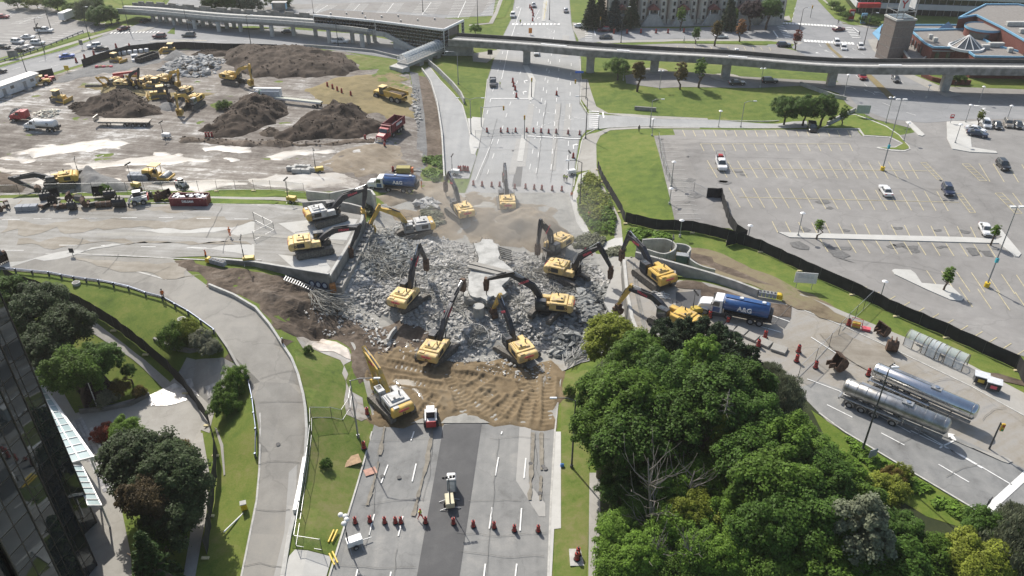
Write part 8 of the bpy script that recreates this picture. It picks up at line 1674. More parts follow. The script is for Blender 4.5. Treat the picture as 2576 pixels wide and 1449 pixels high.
# ==== rubble
M_rub=mat('broken_concrete',(.43,.42,.395),.95,var=.15,scale=.6,island=.3,bump=.3,objvar=.25)
def chunk_verts(rs,flat=1.0):
 bm=bmesh.new();n=rs.randint(9,13)
 for k in range(n):
  u=rs.uniform(-1,1);th=rs.uniform(0,6.283);q=math.sqrt(1-u*u);s=rs.uniform(.75,1.1);bm.verts.new((q*math.cos(th)*s,q*math.sin(th)*s*.75,u*s*.55*flat))
 r=bmesh.ops.convex_hull(bm,input=bm.verts);bmesh.ops.delete(bm,geom=[g for g in r['geom_interior']if isinstance(g,bmesh.types.BMVert)],context='VERTS');bmesh.ops.recalc_face_normals(bm,faces=bm.faces);bm.verts.index_update()
 out=([v.co.copy()for v in bm.verts],[tuple(v.index for v in f.verts)for f in bm.faces]);bm.free();return out
rs=random.Random(3);CH=[chunk_verts(rs,f)for f in (1,1,.8,.55,.4,1.1,.7,.5)]
CHM=[]
for v,f in CH:mb=MB();mb.add(v,f);CHM.append(mb.mesh('chunk',M_rub))
def rubble(name,label,poly,n,big,smin,smax,surf,m=M_rub,seed=1,cat='rubble'):
 P=gl(poly);rs=random.Random(seed);xs=[p[0]for p in P];ys=[p[1]for p in P];c=(sum(xs)/len(P),sum(ys)/len(P));t=thing(name,label,cat,(c[0],c[1],Z(*c)))
 cand=[]
 while len(cand)<n:
  X=np.array([rs.uniform(min(xs),max(xs))for _ in range(2000)]);Y=np.array([rs.uniform(min(ys),max(ys))for _ in range(2000)]);ins=in_poly(X,Y,P);dd=poly_dist(X,Y,P)
  for x,y,i,d in zip(X,Y,ins,dd):
   if i and len(cand)<n:cand.append((x,y,d,smin+(smax-smin)*rs.random()**2.6))
 cand.sort(key=lambda q:-q[3]);X=np.array([q[0]for q in cand]);Y=np.array([q[1]for q in cand]);D_=np.array([q[2]for q in cand]);ZZ=surf(X,Y,D_);rest=MB()
 for k,((x,y,d,s),z)in enumerate(zip(cand,ZZ)):
  M=Matrix.Translation((x-c[0],y-c[1],z+s*.12-t.location.z))@Matrix.Rotation(rs.uniform(0,6.28),4,'Z')@Matrix.Rotation(rs.uniform(-.7,.7),4,'X')@Matrix.Scale(s,4)
  i=rs.randrange(len(CH))
  if k<big:
   o=mk('chunk',CHM[i],t);o.matrix_local=M
   if m is not M_rub:o.material_slots[0].link='OBJECT';o.material_slots[0].material=m
  else:rest.add(CH[i][0],CH[i][1],0,M)
 if rest.v:tag(rest.obj('small_chunks',m,t),kind='stuff')
 return t,P
RS=lambda x,y,d:Zs(x,y)+.08+sstep(d/3)*(.55*fbm(x,y,.25,4)+.35*ridged(x,y,.8,2))
rt,RP=rubble('rubble_field','broad field of broken grey bridge concrete in the pit',RUBBLE,17000,300,.14,.7,RS)
rubble('rubble_field','heap of dark rubble against the left abutment',[(900,640),(930,590),(1000,570),(1060,620),(1040,690),(960,700),(900,690)],1800,120,.25,.95,lambda x,y,d:RS(x,y,d*0+3)+.8*sstep(d/4),mat('dark_broken_concrete',(.25,.255,.245),.95,var=.2,scale=.6,island=.4,objvar=.25),5)
rubble('rubble_field','bank of dark slabs right of the pit by the trees',[(1440,700),(1530,720),(1560,800),(1520,860),(1440,900),(1380,900),(1400,820),(1420,760)],1700,120,.25,1.1,lambda x,y,d:RS(x,y,d*0+3)+.7*sstep(d/4),MATS['dark_broken_concrete'],6)
rubble('concrete_debris','heap of pale broken concrete slabs at the back of the site',[(400,178),(425,160),(480,152),(540,148),(572,150),(560,165),(548,180),(520,196),(470,196),(420,190)],420,220,.5,1.9,lambda x,y,d:Zs(x,y)+2.2*sstep(d/6),mat('pale_broken_concrete',(.38,.38,.37),.95,var=.15,island=.3,objvar=.25),8)
rubble('scrap_heap','small heap of white and yellow scrap at the left of the site',[(78,292),(100,280),(135,274),(150,284),(148,296),(110,300)],90,60,.3,1.1,lambda x,y,d:Zs(x,y)+.9*sstep(d/3),mat('pale_scrap',(.55,.53,.45),.8,var=.2,island=.35,objvar=.3),9)
rubble('concrete_debris','white broken slabs beside the bush above the rubble',[(1046,518),(1080,505),(1104,512),(1100,528),(1070,532)],40,30,.6,1.5,lambda x,y,d:Zs(x,y)+.5,MATS['pale_broken_concrete'],10)
rubble('rubble_field','scatter of chunks along the muddy edge below the stub',[(760,790),(850,740),(940,800),(1000,870),(960,900),(900,850),(820,850)],500,60,.12,.6,lambda x,y,d:Zs(x,y)+.35,M_rub,11)
rubble('rubble_field','grey stones scattered beside the gravel track',[(1036,210),(1052,230),(1060,300),(1050,330),(1036,260)],200,20,.2,.7,lambda x,y,d:Zs(x,y)+.2,M_rub,12)
rubble('dusty_stones','loose stones strewn over the sand below the rubble',[(1000,850),(1200,880),(1300,900),(1400,920),(1380,960),(1200,940),(1000,890)],350,30,.1,.45,lambda x,y,d:Zs(x,y)+.35,M_rub,13)
# tangled reinforcing bars
M_bar=mat('dusty_rebar',(.27,.265,.24),.8,.1,var=.3,island=.3)
def bars(name,label,spots,n,L0,L1,seed,r=.05,m=M_bar,curl=.5,zup=.8,dirn=None):
 rs=random.Random(seed);c=G3(*spots[0]);t=thing(name,label,'rebar',c);mb=MB()
 for k in range(n):
  x,y=rs.choice(spots);p=G3(x+rs.uniform(-14,14),y+rs.uniform(-9,9),.4+rs.random()*zup)-c;a=rs.uniform(0,6.28)if dirn is None else dirn+rs.gauss(0,.32);L=rs.uniform(L0,L1);pts=[p];hdv=a
  for q in range(4):hdv+=rs.uniform(-curl,curl);p=p+Vector((math.cos(hdv),math.sin(hdv),rs.uniform(-.18,.2)))*L/4;pts.append(p)
  mb.tube(pts,r,4)
 tag(mb.obj('bent_bars',m,t),kind='stuff');MB().tube([(0,0,.3),(1,.5,1.0),(2.2,.4,.6)],r*1.4,5).obj('bent_bar',m,t);return t
rubspots=[(950,640),(1000,660),(1060,650),(1120,680),(960,700),(1020,700),(1100,740),(1140,780),(1330,700),(1400,740),(1470,760),(1500,800),(1460,840),(1350,680),(1440,680),(1300,780)]
bars('rebar_tangle','tangled pale reinforcing bars strewn across the rubble',rubspots,520,2.0,6.0,4,.065);bars('rebar_tangle','dense tangle of bent bars at the left abutment',[(940,620),(960,650),(980,610),(1000,640),(930,660),(980,680)],190,2,5,5,.06,curl=.9,zup=1.6)
bars('rebar_tangle','bundle of pale straight bars on the muddy bank left',[(790,745),(810,760),(830,770),(800,775)],90,3,6,6,.06,M_bar,.12,dirn=R(-35));bars('rebar_tangle','bundle of bars hanging down to the sand in the middle',[(1195,850),(1200,870),(1190,880)],60,2,4,7,.06,M_bar,.3,dirn=R(80));bars('rebar_tangle','fan of pale bars at the edge of the trees',[(1470,880),(1450,900),(1430,920),(1480,850),(1500,840)],110,3,7,8,.06,M_cl,.25,dirn=R(50))
t=thing('loop_cable','pale loop of cable lying below the standing slab','cable',G3(1235,850));o=t.location.copy();MB().tube([G3(x,y,.9)-o for x,y in ((1170,830),(1200,826),(1216,832),(1228,846),(1230,862),(1215,870),(1196,866))],.08,6).obj('tube',M_cl,t)
t=thing('fallen_railing','fallen grey railing panels on the mud below the stub','railing',G3(765,720,.5));o=t.location.copy()
for k in range(16):MB().bar(G3(716+6*k,712+2.4*k,.7)-o,G3(722+6*k,704+2.4*k,.8)-o,.07,.07).obj('baluster',M_steel,t)
for dx,dy in ((0,0),(6,-8)):MB().tube([G3(714+dx,712+dy,.7)-o,G3(812+dx,750+dy,.8)-o],.07,5).obj('rail',M_steel,t)
# pallets and wrapped goods by the black fence
for k in range(12):
 x,y=300+(k%6)*14,133+(k // 6)*7-(k%6)*1.6;t=thing('wrapped_pallet','%s white wrapped pallet from the left in the %s row by the fence'%(ORD[k%6],'rear' if k<6 else 'front'),'pallet',G3(x,y),R(rnd.uniform(-15,15)),'wrapped pallets by the black fence');MB().box((0,0,.1),(1.3,1.1,.16)).obj('pallet',MATS['plywood'],t);MB().box((0,0,.75),(1.2,1.0,1.1)).obj('wrapped_goods',M_bluelt,t,.1)
t=thing('red_platform_lift','red boom lift folded behind the small excavators','boom lift',G3(298,200),R(10));MB().box((0,0,.9),(2.6,2.2,.9)).obj('chassis',M_red,t,.08);wheels(t,[(1,1),(1,-1),(-1,1),(-1,-1)],.5,.4);MB().bar((-1.2,0,1.6),(4.5,0,2.0),.5,.55).obj('boom',M_red,t);MB().box((5.0,0,1.7),(1.0,1.8,1.0)).obj('basket',M_red,t)
for at,lb in (((128,205),'red small tractor left of the silt gap'),((120,212),'red roller beside the small tractor')):
 t=thing('small_tractor',lb,'tractor',G3(*at),R(30));MB().box((.4,0,1.0),(1.8,1.0,.8)).obj('bonnet',M_red,t,.08);MB().box((-.7,0,1.3),(.9,1.1,1.3)).obj('cab',M_red,t,.05);wheels(t,[(1,.6),(1,-.6),(-.7,.7),(-.7,-.7)],.5,.3)
t=thing('pipe_stack','stack of dark pipes lying on the dry grass','pipes',G3(243,219),R(0));[MB().cyl((-3,y,z),(3,y,z),.2,n=8).obj('pipe',M_trk,t)for y,z in ((-.45,.2),(0,.2),(.45,.2),(-.22,.55),(.22,.55))]
t=thing('debris_bags','row of orange and tan bags by the gravel apron','bags',G3(264,171),R(0));[MB().sphere((-2.4+1.1*k,(k%2)*.3,.4),.6,8,5,sz=.7).obj('bag',mat('bag_tan',(.5,.33,.2),.9,var=.2)if k%2 else M_pink,t)for k in range(5)]
# ==== trees and plants
def leaf_mat(name,c,trans=.25):return mat(name,c,.55,var=.22,scale=.55,island=.35,objvar=.12,trans=trans,spec=.12)
LM={'mid':leaf_mat('leaf_mid_green',(.092,.16,.023)),'dark':leaf_mat('leaf_dark_green',(.066,.125,.021)),'bright':leaf_mat('leaf_bright_green',(.125,.215,.03)),'yellow':leaf_mat('leaf_yellow_green',(.185,.215,.03)),'plum':leaf_mat('leaf_plum_dark',(.045,.068,.026),.15),'brown':leaf_mat('leaf_bronze',(.075,.055,.025),.15),'pine':leaf_mat('needle_dark',(.036,.058,.026),.08),'spruce':leaf_mat('needle_green',(.04,.075,.02),.08),'blue':leaf_mat('needle_blue',(.045,.075,.075),.05),'willow':leaf_mat('leaf_grey_green',(.17,.19,.12)),'turn':leaf_mat('leaf_turning',(.14,.105,.03)),'orange':leaf_mat('leaf_orange',(.22,.10,.03)),'red':leaf_mat('leaf_red',(.20,.05,.03)),'purple':leaf_mat('leaf_purple',(.035,.018,.022),.1),'dusty':leaf_mat('leaf_dusty',(.20,.21,.14),.15)}
M_bark=mat('bark',(.10,.075,.055),.95,var=.25,scale=4,bump=.4);M_dead=mat('dead_wood',(.19,.172,.15),.9,var=.15,scale=3)
def leaves_mesh(name,C,Rl,per,size,m,seed,elong=1.5,out=.75,droop=0.0):
 """leaf-sized quads spread through lumps (centres C, radii Rl)"""
 g=np.random.default_rng(seed);C=np.asarray(C,float);Rl=np.asarray(Rl,float);n=len(C);idx=np.repeat(np.arange(n),per)
 d=g.normal(size=(len(idx),3));d/=np.linalg.norm(d,axis=1)[:,None];d[:,2]=np.where(d[:,2]<-.35,-d[:,2]*.6,d[:,2])
 rad=g.random(len(idx))**.5;p=C[idx]+d*(Rl[idx]*rad)[:,None]
 if droop:p[:,2]-=droop*g.random(len(idx))*Rl[idx]
 nr=d*out+g.normal(size=d.shape)*(1-out)*.9+np.array([-.12,.2,.7]);nr/=np.linalg.norm(nr,axis=1)[:,None]
 a=np.cross(nr,g.normal(size=nr.shape));a/=np.linalg.norm(a,axis=1)[:,None]+1e-9
 if droop:a=a*.4+np.array([0,0,-1.0]);a/=np.linalg.norm(a,axis=1)[:,None]
 b=np.cross(nr,a);s=size*(.65+.7*g.random(len(idx)))[:,None];L=a*s*elong*.5;W=b*s*.5
 v=np.stack([p-L,p+W*.9+nr*s*.05,p+L,p-W*.9+nr*s*.05],1).reshape(-1,3)
 q=len(idx);me=bpy.data.meshes.new(name);me.vertices.add(4*q);me.vertices.foreach_set('co',v.ravel());me.loops.add(4*q);me.loops.foreach_set('vertex_index',np.arange(4*q));me.polygons.add(q);me.polygons.foreach_set('loop_start',np.arange(q)*4);me.polygons.foreach_set('loop_total',np.full(q,4));me.materials.append(m);me.update();me.validate();return me
def trunk_mb(h,r,crownR,seed,limbs=7,fork=.45):
 rs=random.Random(seed);mb=MB();mb.tube([(0,0,-.4),(.1*r,0,h*.3),(rs.uniform(-.3,.3),rs.uniform(-.3,.3),h*.7),(rs.uniform(-.4,.4),rs.uniform(-.4,.4),h)],[r*1.2,r,r*.7,r*.25],7)
 for k in range(limbs):
  z=h*rs.uniform(fork,.85);a=k*2.4+rs.uniform(-.4,.4);L=crownR*rs.uniform(.5,.9);mb.tube([(0,0,z),(math.cos(a)*L*.5,math.sin(a)*L*.5,z+L*.35),(math.cos(a)*L,math.sin(a)*L,z+L*rs.uniform(.5,.8))],[r*.5,r*.32,r*.1],5)
 return mb
CR={}
def crown(kind,v):
 """unit-ish crown prototypes: radius 4, centred on the origin"""
 k=(kind,v)
 if k in CR:return CR[k]
 rs=random.Random(hash(kind)%997+v*31 if False else sum(map(ord,kind))+v*31);C,Rl=[],[]
 if kind in ('round','oval','shrub','young'):
  n={'round':95,'oval':80,'shrub':55,'young':42}[kind];sz={'round':(1,1,.85),'oval':(.72,.72,1.35),'shrub':(1.1,1.1,.6),'young':(.62,.62,1.2)}[kind]
  for i in range(n):
   u=1-1.62*(i+.5)/n;th=i*2.39996+rs.uniform(-.25,.25);q=math.sqrt(max(0,1-u*u));lob=1+.2*math.sin(3*th+v)*q+.1*math.sin(5*th+2*v)+rs.uniform(-.24,.2);r=3.2*lob
   if rs.random()<.12 and u<.75:continue
   C.append((q*math.cos(th)*r*sz[0],q*math.sin(th)*r*sz[1],u*r*sz[2]));Rl.append(rs.uniform(.5,1.5)*(1 if kind in ('round','shrub')else .8))
  for i in range(14):C.append((rs.uniform(-1.7,1.7)*sz[0],rs.uniform(-1.7,1.7)*sz[1],rs.uniform(-1.4,1.4)*sz[2]));Rl.append(1.1)
  per={'round':290,'oval':250,'shrub':220,'young':130}[kind];me=leaves_mesh('crown',C,Rl,per,.225 if kind!='young' else .28,LM['mid'],v+5,1.4,.68)
 elif kind=='conifer':
  for i in range(26):
   z=-5.5+11*i/26;rr=3.4*(1-(i/26))**.85+.15;nb=max(3,int(11*(1-i/30)))
   for j in range(nb):
    a=j*6.283/nb+i*.7;L=rr*rs.uniform(.75,1.1)
    for f in (.35,.6,.82,1.0):C.append((math.cos(a)*L*f,math.sin(a)*L*f,z-.32*L*f));Rl.append(.42*(1.15-.35*f)*(.5+.5*rr/3.4))
  me=leaves_mesh('crown',C,Rl,13,.34,LM['mid'],v+9,2.2,.5)
 elif kind=='pine':
  for i in range(70):
   u=rs.uniform(-.6,1);th=rs.uniform(0,6.283);q=math.sqrt(1-u*u*.8);r=3.0*rs.uniform(.5,1.15);C.append((q*math.cos(th)*r*.95,q*math.sin(th)*r*.95,u*4.2+rs.uniform(-.5,.5)));Rl.append(rs.uniform(.55,.9))
  me=leaves_mesh('crown',C,Rl,150,.22,LM['mid'],v+15,3.0,.3)
 else:
  for i in range(75):
   u=1-1.7*(i+.5)/75;th=i*2.39996;q=math.sqrt(max(0,1-u*u));r=3.3*rs.uniform(.7,1.15);C.append((q*math.cos(th)*r,q*math.sin(th)*r,u*r*.95));Rl.append(rs.uniform(.7,1.2))
  me=leaves_mesh('crown',C,Rl,150,.20,LM['mid'],v+21,2.6,.4,droop=.35)
 CR[k]=me;return me
TN=[0]
def tree(label,at,Rm,zc,kind='round',col='mid',cat='tree',group='trees of the wood',zz=1.0,name=None,base=None):
 """crown centre seen at chart point at, zc metres over the ground"""
 g0=G3(*at).z
 for _ in range(3):X,Y=PZ(*at,g0+zc);g0=Z(X,Y)
 TN[0]+=1;v=TN[0]%4;t=thing(name or ('shrub' if cat=='shrub' else 'tree'),label,cat,(X,Y,g0),rnd.uniform(0,6.28),group)
 c=mk('crown',crown(kind,v),t,(0,0,zc));s=Rm/4.0*.86;c.scale=(s*rnd.uniform(.93,1.07),s*rnd.uniform(.93,1.07),s*zz);c.material_slots[0].link='OBJECT';c.material_slots[0].material=LM[col]
 mk('trunk',cm(('tr',kind,v),lambda:trunk_mb(1.0,.055,.42,v,6).mesh('trunk',M_bark)),t).scale=(max(zc,1.2),)*3
 return t
W=[  # at, radius, centre height, kind, colour, label
 ((1540,852),4.3,8,'round','yellow','yellow tinged maple at the top left corner of the wood'),((1612,905),4.4,9,'round','mid','green maple right of the yellow tinged one'),((1530,985),4.6,8.5,'round','mid','big green maple at the left edge of the wood'),((1518,1085),4.7,8,'round','mid','rounded maple overhanging the lower kerb'),((1590,1010),5.4,10,'round','mid','large maple in the upper middle of the wood'),((1590,1110),5.2,9,'round','dark','dark maple behind the dead tree'),((1690,960),5.0,9.5,'round','dark','dark maple below the pines'),((1765,915),3.8,11,'oval','bright','bright green treetop in front of the pines'),((1790,1000),5.4,10,'round','dark','broad dark maple in the middle of the wood'),((1700,1060),5.0,9,'round','dark','shadowed maple left of the yellow spruce'),((1855,970),4.8,9,'round','dark','dark maple right of the bright treetop'),((1890,1055),4.6,8.5,'round','dark','dark maple above the grey willow'),((1890,1150),4.6,8,'round','dark','dark tree right of the yellow spruce'),
 ((1975,1135),4.4,8.5,'oval','mid','tall green tree behind the roadside lamp'),((1955,1215),5.2,9,'round','mid','broad green tree in the middle right of the wood'),((2030,1135),3.6,6,'round','mid','green tree near the right road verge'),((2065,1215),4.6,8,'round','dark','dark green tree below the roadside one'),((2112,1200),3.6,5,'round','bright','green tree at the verge by the blue sign'),((2140,1285),4.2,6,'round','mid','green tree above the grassy clearing'),((2040,1300),5.0,8,'round','dark','dark tree in the lower right of the wood'),((1955,1330),4.8,8,'round','dark','dark tree below the broad green tree'),((2225,1235),3.0,5,'shrub','yellow','yellow green shrub at the verge'),((2165,1360),4.8,8,'oval','willow','pale green tall tree near the bottom right'),((2250,1352),3.8,5,'round','dark','dark tree left of the wire fence clearing'),((2345,1405),3.6,4.5,'round','mid','green tree near the bottom edge right'),((2482,1345),3.4,5,'round','dark','dark tree behind the yellow green bottom tree'),((2455,1425),4.0,6,'round','yellow','yellow green maple at the bottom right'),((2250,1440),4.4,6,'round','dark','dark tree at the bottom edge'),((2070,1420),4.4,6,'round','mid','green tree at the bottom edge left of a dark one'),((1950,1440),4.0,5,'round','mid','low green tree at the bottom edge middle'),
 ((1972,990),3.4,5,'willow','willow','grey green willow by the wire fence'),((1940,945),2.4,4,'willow','willow','small grey willow above the larger one'),((2565,1395),4.8,6,'willow','willow','grey green willow in the bottom right corner'),((2560,1310),2.6,4,'willow','willow','small grey willow above the corner one'),
 ((1668,862),3.2,7.5,'pine','pine','dark pine nearest the excavator'),((1722,852),3.3,7.5,'pine','pine','second dark pine from the excavator'),((1775,858),3.3,7.5,'pine','pine','third dark pine from the excavator'),((1828,880),3.2,7.5,'pine','pine','fourth dark pine from the excavator'),((1872,930),3.2,7,'pine','pine','dark pine at the right end of the row'),((1690,890),3.2,8,'pine','pine','dark pine in front of the row'),((1835,915),3.2,8,'pine','pine','dark pine behind the dark maple'),
 ((1815,1105),3.3,8,'conifer','yellow','yellow green spruce in the middle of the wood'),
 ((1560,1330),3.0,3.5,'shrub','bright','leafy shrub beside the lower footpath'),((1545,1420),3.0,3.5,'shrub','bright','bright shrub at the bottom by the footpath'),((1625,1400),3.2,4,'round','bright','pale green sapling at the bottom edge'),((1690,1330),3.2,4.5,'round','bright','green sapling right of the dead tree'),((1700,1225),3.6,5,'round','bright','feathery green tree behind the dead tree'),((1765,1200),3.6,5,'round','bright','light green sapling in the middle clearing'),((1745,1290),3.4,5,'round','yellow','green sapling below the light one'),((1770,1385),3.4,4.5,'round','bright','light green sapling near the bottom middle'),((1850,1300),3.4,5,'round','bright','yellowish sapling right of the middle clearing'),((1860,1400),3.6,5,'round','bright','green sapling at the bottom middle right'),((1700,1430),3.2,3.5,'shrub','mid','shrub at the bottom edge of the clearing'),((1560,1220),3.2,4,'shrub','dark','dark shrub beside the shaded footpath'),((1620,1270),2.8,4,'shrub','dark','dark shrub at the foot of the dead tree'),((1818,1215),2.6,4.5,'shrub','yellow','small yellow leafed bush in the clearing'),((1790,1440),2.8,3,'shrub','bright','bright low shrub at the bottom edge')]
for at,Rm,zc,kd,cl_,lb in W:tree(lb,at,Rm,zc,kd,cl_)
for at,Rm,zc,kd,cl_,lb in (((95,770),4.6,7,'round','plum','dark plum leafed maple by the forecourt fence'),((165,815),4.2,7,'round','plum','dark maple right of the first plum leafed one'),((115,872),4.2,7,'round','plum','dark maple nearest the glass tower'),((25,740),3.8,7,'round','dark','dark tree at the left edge by the ramp'),((45,830),3.4,6,'round','dark','dark tree behind the tower edge'),((185,938),4.4,6.5,'round','mid','bright green maple in front of the dark ones'),((250,905),3.4,5.5,'round','dark','dark green tree right of the bright maple'),((345,1160),4.9,7.5,'round','plum','big dark maple on the office forecourt'),((440,1200),4.9,7.5,'round','plum','big dark maple right of the other forecourt maple'),((365,1255),3.2,8,'round','brown','bronze leafed tree in front of the dark maples'),((445,1290),4.0,5,'round','plum','low dark tree beside the forecourt footpath'),((405,1340),3.2,3.5,'shrub','dark','dark shrub under the forecourt maples'),((375,1410),3.9,6.0,'conifer','spruce','green spruce at the bottom of the forecourt'),((312,1085),2.4,2.5,'round','bright','bright green shrub beside the red flowers')):
 tree(lb,at,Rm,zc,kd,cl_,group='trees on the office forecourt')
for at,Rm,zc,cl_,lb in (((440,845),2.8,1.6,'mid','green shrub left in the bed below the ramp'),((470,828),2.2,1.6,'yellow','yellowish shrub in the bed below the ramp'),((505,855),2.0,1.4,'dusty','grey green shrub in the bed below the ramp'),((530,872),1.6,1.2,'dusty','small shrub at the right of the bed'),((592,948),2.0,2.0,'bright','rear one of three green shrubs beside the ramp'),((572,985),2.2,2.0,'mid','middle one of three green shrubs beside the ramp'),((563,1018),2.2,1.8,'mid','front one of three green shrubs beside the ramp'),((268,1000),1.8,1.2,'dusty','pale flowering shrub in the plaza bed'),((302,975),1.6,1.6,'turn','golden grass clump in the plaza bed'),((350,985),1.2,1.0,'turn','small golden grass clump beside the stone'),((322,930),1.2,2.6,'dark','small round tree on the plaza lawn'),((262,1092),1.8,1.0,'red','red flower bed beside the paving squares'),((238,980),2.2,1.6,'purple','dark purple shrub in the plaza bed'),((776,880),.9,.7,'mid','small round bush beside the muddy pool'),((265,480),1.5,1.3,'bright','small bright bush in the bucket row'),((820,1166),.9,.6,'dark','dark bushy clump on the lower lawn'),((1432,985),1.0,.8,'mid','small bush on the verge by the rubble'),((455,1140),2.0,1.4,'turn','golden shrub beside the dark forecourt maples'),((2240,1200),1.6,1.6,'turn','bright yellow bush on the right verge'),((2268,1190),1.4,1.4,'yellow','golden bush above the verge')):
 tree(lb,at,Rm,zc,'shrub',cl_,'shrub','shrubs and bushes',zz=1.4)
for at,Rm,zc,kd,cl_,lb in (((1488,22),4.6,7,'conifer','pine','dark fir left of the blue spruce'),((1512,16),4.4,7,'conifer','pine','second dark fir beside the blue spruce'),((1547,24),4.6,7,'conifer','blue','blue spruce in front of the town houses'),((1590,22),4.2,7,'conifer','pine','dark fir right of the blue spruce'),((1502,44),3.4,2.5,'shrub','mid','green shrub at the far street corner'),((1837,25),4.6,7,'conifer','pine','dark fir in front of the right town houses'),((1893,26),4.4,7,'round','purple','purple leafed tree at the end of the terrace'),((1935,24),4.6,7,'round','dark','dark tree right of the purple one'),((1848,42),2.8,4,'young','bright','bright young tree in front of the dark fir'),((1715,40),3.2,5,'young','bright','bright young tree in front of the terrace'),((1753,85),2.4,3.5,'young','mid','small round tree on the far verge'),((1803,75),3.4,5.5,'young','turn','tall turning tree on the far verge'),((1865,72),3.0,4.5,'young','orange','orange tinged tree on the far verge'),((2006,95),2.6,4,'young','red','red leafed tree at the mall corner'),((1556,168),4.0,4,'shrub','mid','broad green tree below the guideway pier'),((1607,182),3.6,5.5,'young','turn','tall turning tree on the grass bank, left'),((1715,185),3.1,4.5,'young','turn','turning tree on the grass bank, middle'),((1763,175),3.1,5.2,'young','bright','green tree on the grass bank, right'),((1980,272),4.0,4.5,'round','dark','left one of three dark trees by the car park'),((2028,274),4.0,4.5,'round','dark','middle one of three dark trees by the car park'),((2073,272),4.2,4.8,'round','dark','right one of three dark trees by the car park'),((2124,288),2.2,3,'young','mid','small pointed tree beside the three dark ones'),((2062,567),1.3,3,'young','bright','left sapling on the long pale island'),((2505,582),1.5,3,'young','bright','right sapling on the long pale island'),((2386,694),1.7,3,'young','bright','sapling on the tear shaped island'),((2468,292),1.6,2.5,'young','yellow','small yellow tree by the white suv'),
 ((215,28),5.0,3.5,'willow','willow','grey willow bush beside the white lorry'),((245,42),4.6,3,'round','dark','dark bush in front of the viaduct end'),((275,38),4.2,3,'round','mid','green bush at the viaduct end'),((180,22),3.6,2.5,'shrub','mid','low bush behind the white lorry'),((235,15),4.2,3.5,'round','dark','dark bush behind the willow'),((90,4),4.5,3,'shrub','yellow','yellowish bush at the top edge'),((140,8),4.5,3,'shrub','mid','green bush at the top edge'),((40,2),4.5,3,'shrub','dark','dark bush at the top left'),((540,6),6.0,5,'round','dark','left dark tree behind the viaduct'),((580,2),6.0,5,'round','dark','middle dark tree behind the viaduct'),((620,8),6.0,4,'round','willow','pale tree behind the viaduct'),((700,2),6.0,3,'shrub','dark','dark hedge mass at the top edge'),((1196,72),2.4,2,'shrub','bright','light bush right of the station'),((2098,12),2.6,1.6,'shrub','mid','first clipped hedge at the top right'),((2112,25),2.6,1.6,'shrub','mid','second clipped hedge at the top right'),((2130,38),2.6,1.6,'shrub','mid','third clipped hedge at the top right'),((2175,48),2.6,1.6,'shrub','dark','fourth clipped hedge at the top right'),((2195,52),2.6,1.6,'shrub','dark','fifth clipped hedge at the top right'),((2230,128),1.3,1.0,'shrub','mid','round bush in the planter by the tower'),((2410,198),2.6,1.2,'shrub','dark','planting behind the curved brick wall'),((560,265),2.2,1.0,'shrub','mid','green weeds beside the white lorry')):
 tree(lb,at,Rm,zc,kd,cl_,group='trees and bushes around the far streets')
# bare dead trees
def dead_tree(label,base,h,seed,name='dead_tree',lean=(0,0),n=16,spread=.5):
 rs=random.Random(seed);t=thing(name,label,'tree',G3(*base),0,'dead trees in the wood');MB().tube([(0,0,-.3),(lean[0]*.3,lean[1]*.3,h*.35),(lean[0]*.7,lean[1]*.7,h*.7),(lean[0],lean[1],h)],[.26,.2,.13,.04],7).obj('trunk',M_dead,t);mb=MB()
 for k in range(n):
  f=rs.uniform(.2,.92);p=Vector((lean[0]*f,lean[1]*f,h*f));a=rs.uniform(0,6.28);L=h*spread*rs.uniform(.35,.8);d=Vector((math.cos(a)*.6,math.sin(a)*.6,rs.uniform(.5,1.1))).normalized();pts=[p]
  for q in range(4):
   d=(d+Vector((rs.uniform(-.35,.35),rs.uniform(-.35,.35),rs.uniform(-.1,.2)))).normalized();p=p+d*L/4;pts.append(p)
   if q>0:
    e=(d+Vector((rs.uniform(-.9,.9),rs.uniform(-.9,.9),rs.uniform(-.3,.4)))).normalized();mb.tube([p,p+e*L*.22,p+e*L*.4+Vector((0,0,L*.06))],[.035,.025,.012],4)
  mb.tube(pts,[.085,.065,.05,.03,.015],5)
 mb.obj('branches',M_dead,t)
dead_tree('tall bare dead tree with pale branches in the wood',(1640,1385),13.5,3,lean=(-1.5,1.5),n=26,spread=.55);dead_tree('bare dead tree right of the tall one',(1700,1340),9.5,5,lean=(1.2,.8),n=18);dead_tree('slender bare tree near the yellow leafed bush',(1830,1360),9.5,8,lean=(1.8,.5),n=16);dead_tree('short bare tree at the bottom edge of the wood',(1640,1470),7.5,12,n=14);dead_tree('thin bare branches at the bottom right of the clearing',(1720,1480),7,13,n=14);dead_tree('thin grey branches at the bottom edge, right',(2200,1500),6,15,n=12)
# bare top of the yellow spruce
g0=0.0
p=Vector((*PZ(1822,1050,14.0),0));t=thing('dead_treetop','bare grey treetop standing above the yellow spruce','tree',(p.x,p.y,Z(p.x,p.y)),0,'dead trees in the wood');rs=random.Random(2);MB().tube([(0,0,0),(0,0,8),(0,0,15.5)],[.25,.14,.03],6).obj('trunk',M_dead,t);mb=MB()
for k in range(26):z=11.8+3.4*k/26;a=k*2.4;L=1.5*(1-(z-11.8)/4);mb.tube([(0,0,z),(math.cos(a)*L,math.sin(a)*L,z-.12)],[.035,.012],4)
mb.obj('branches',M_dead,t)
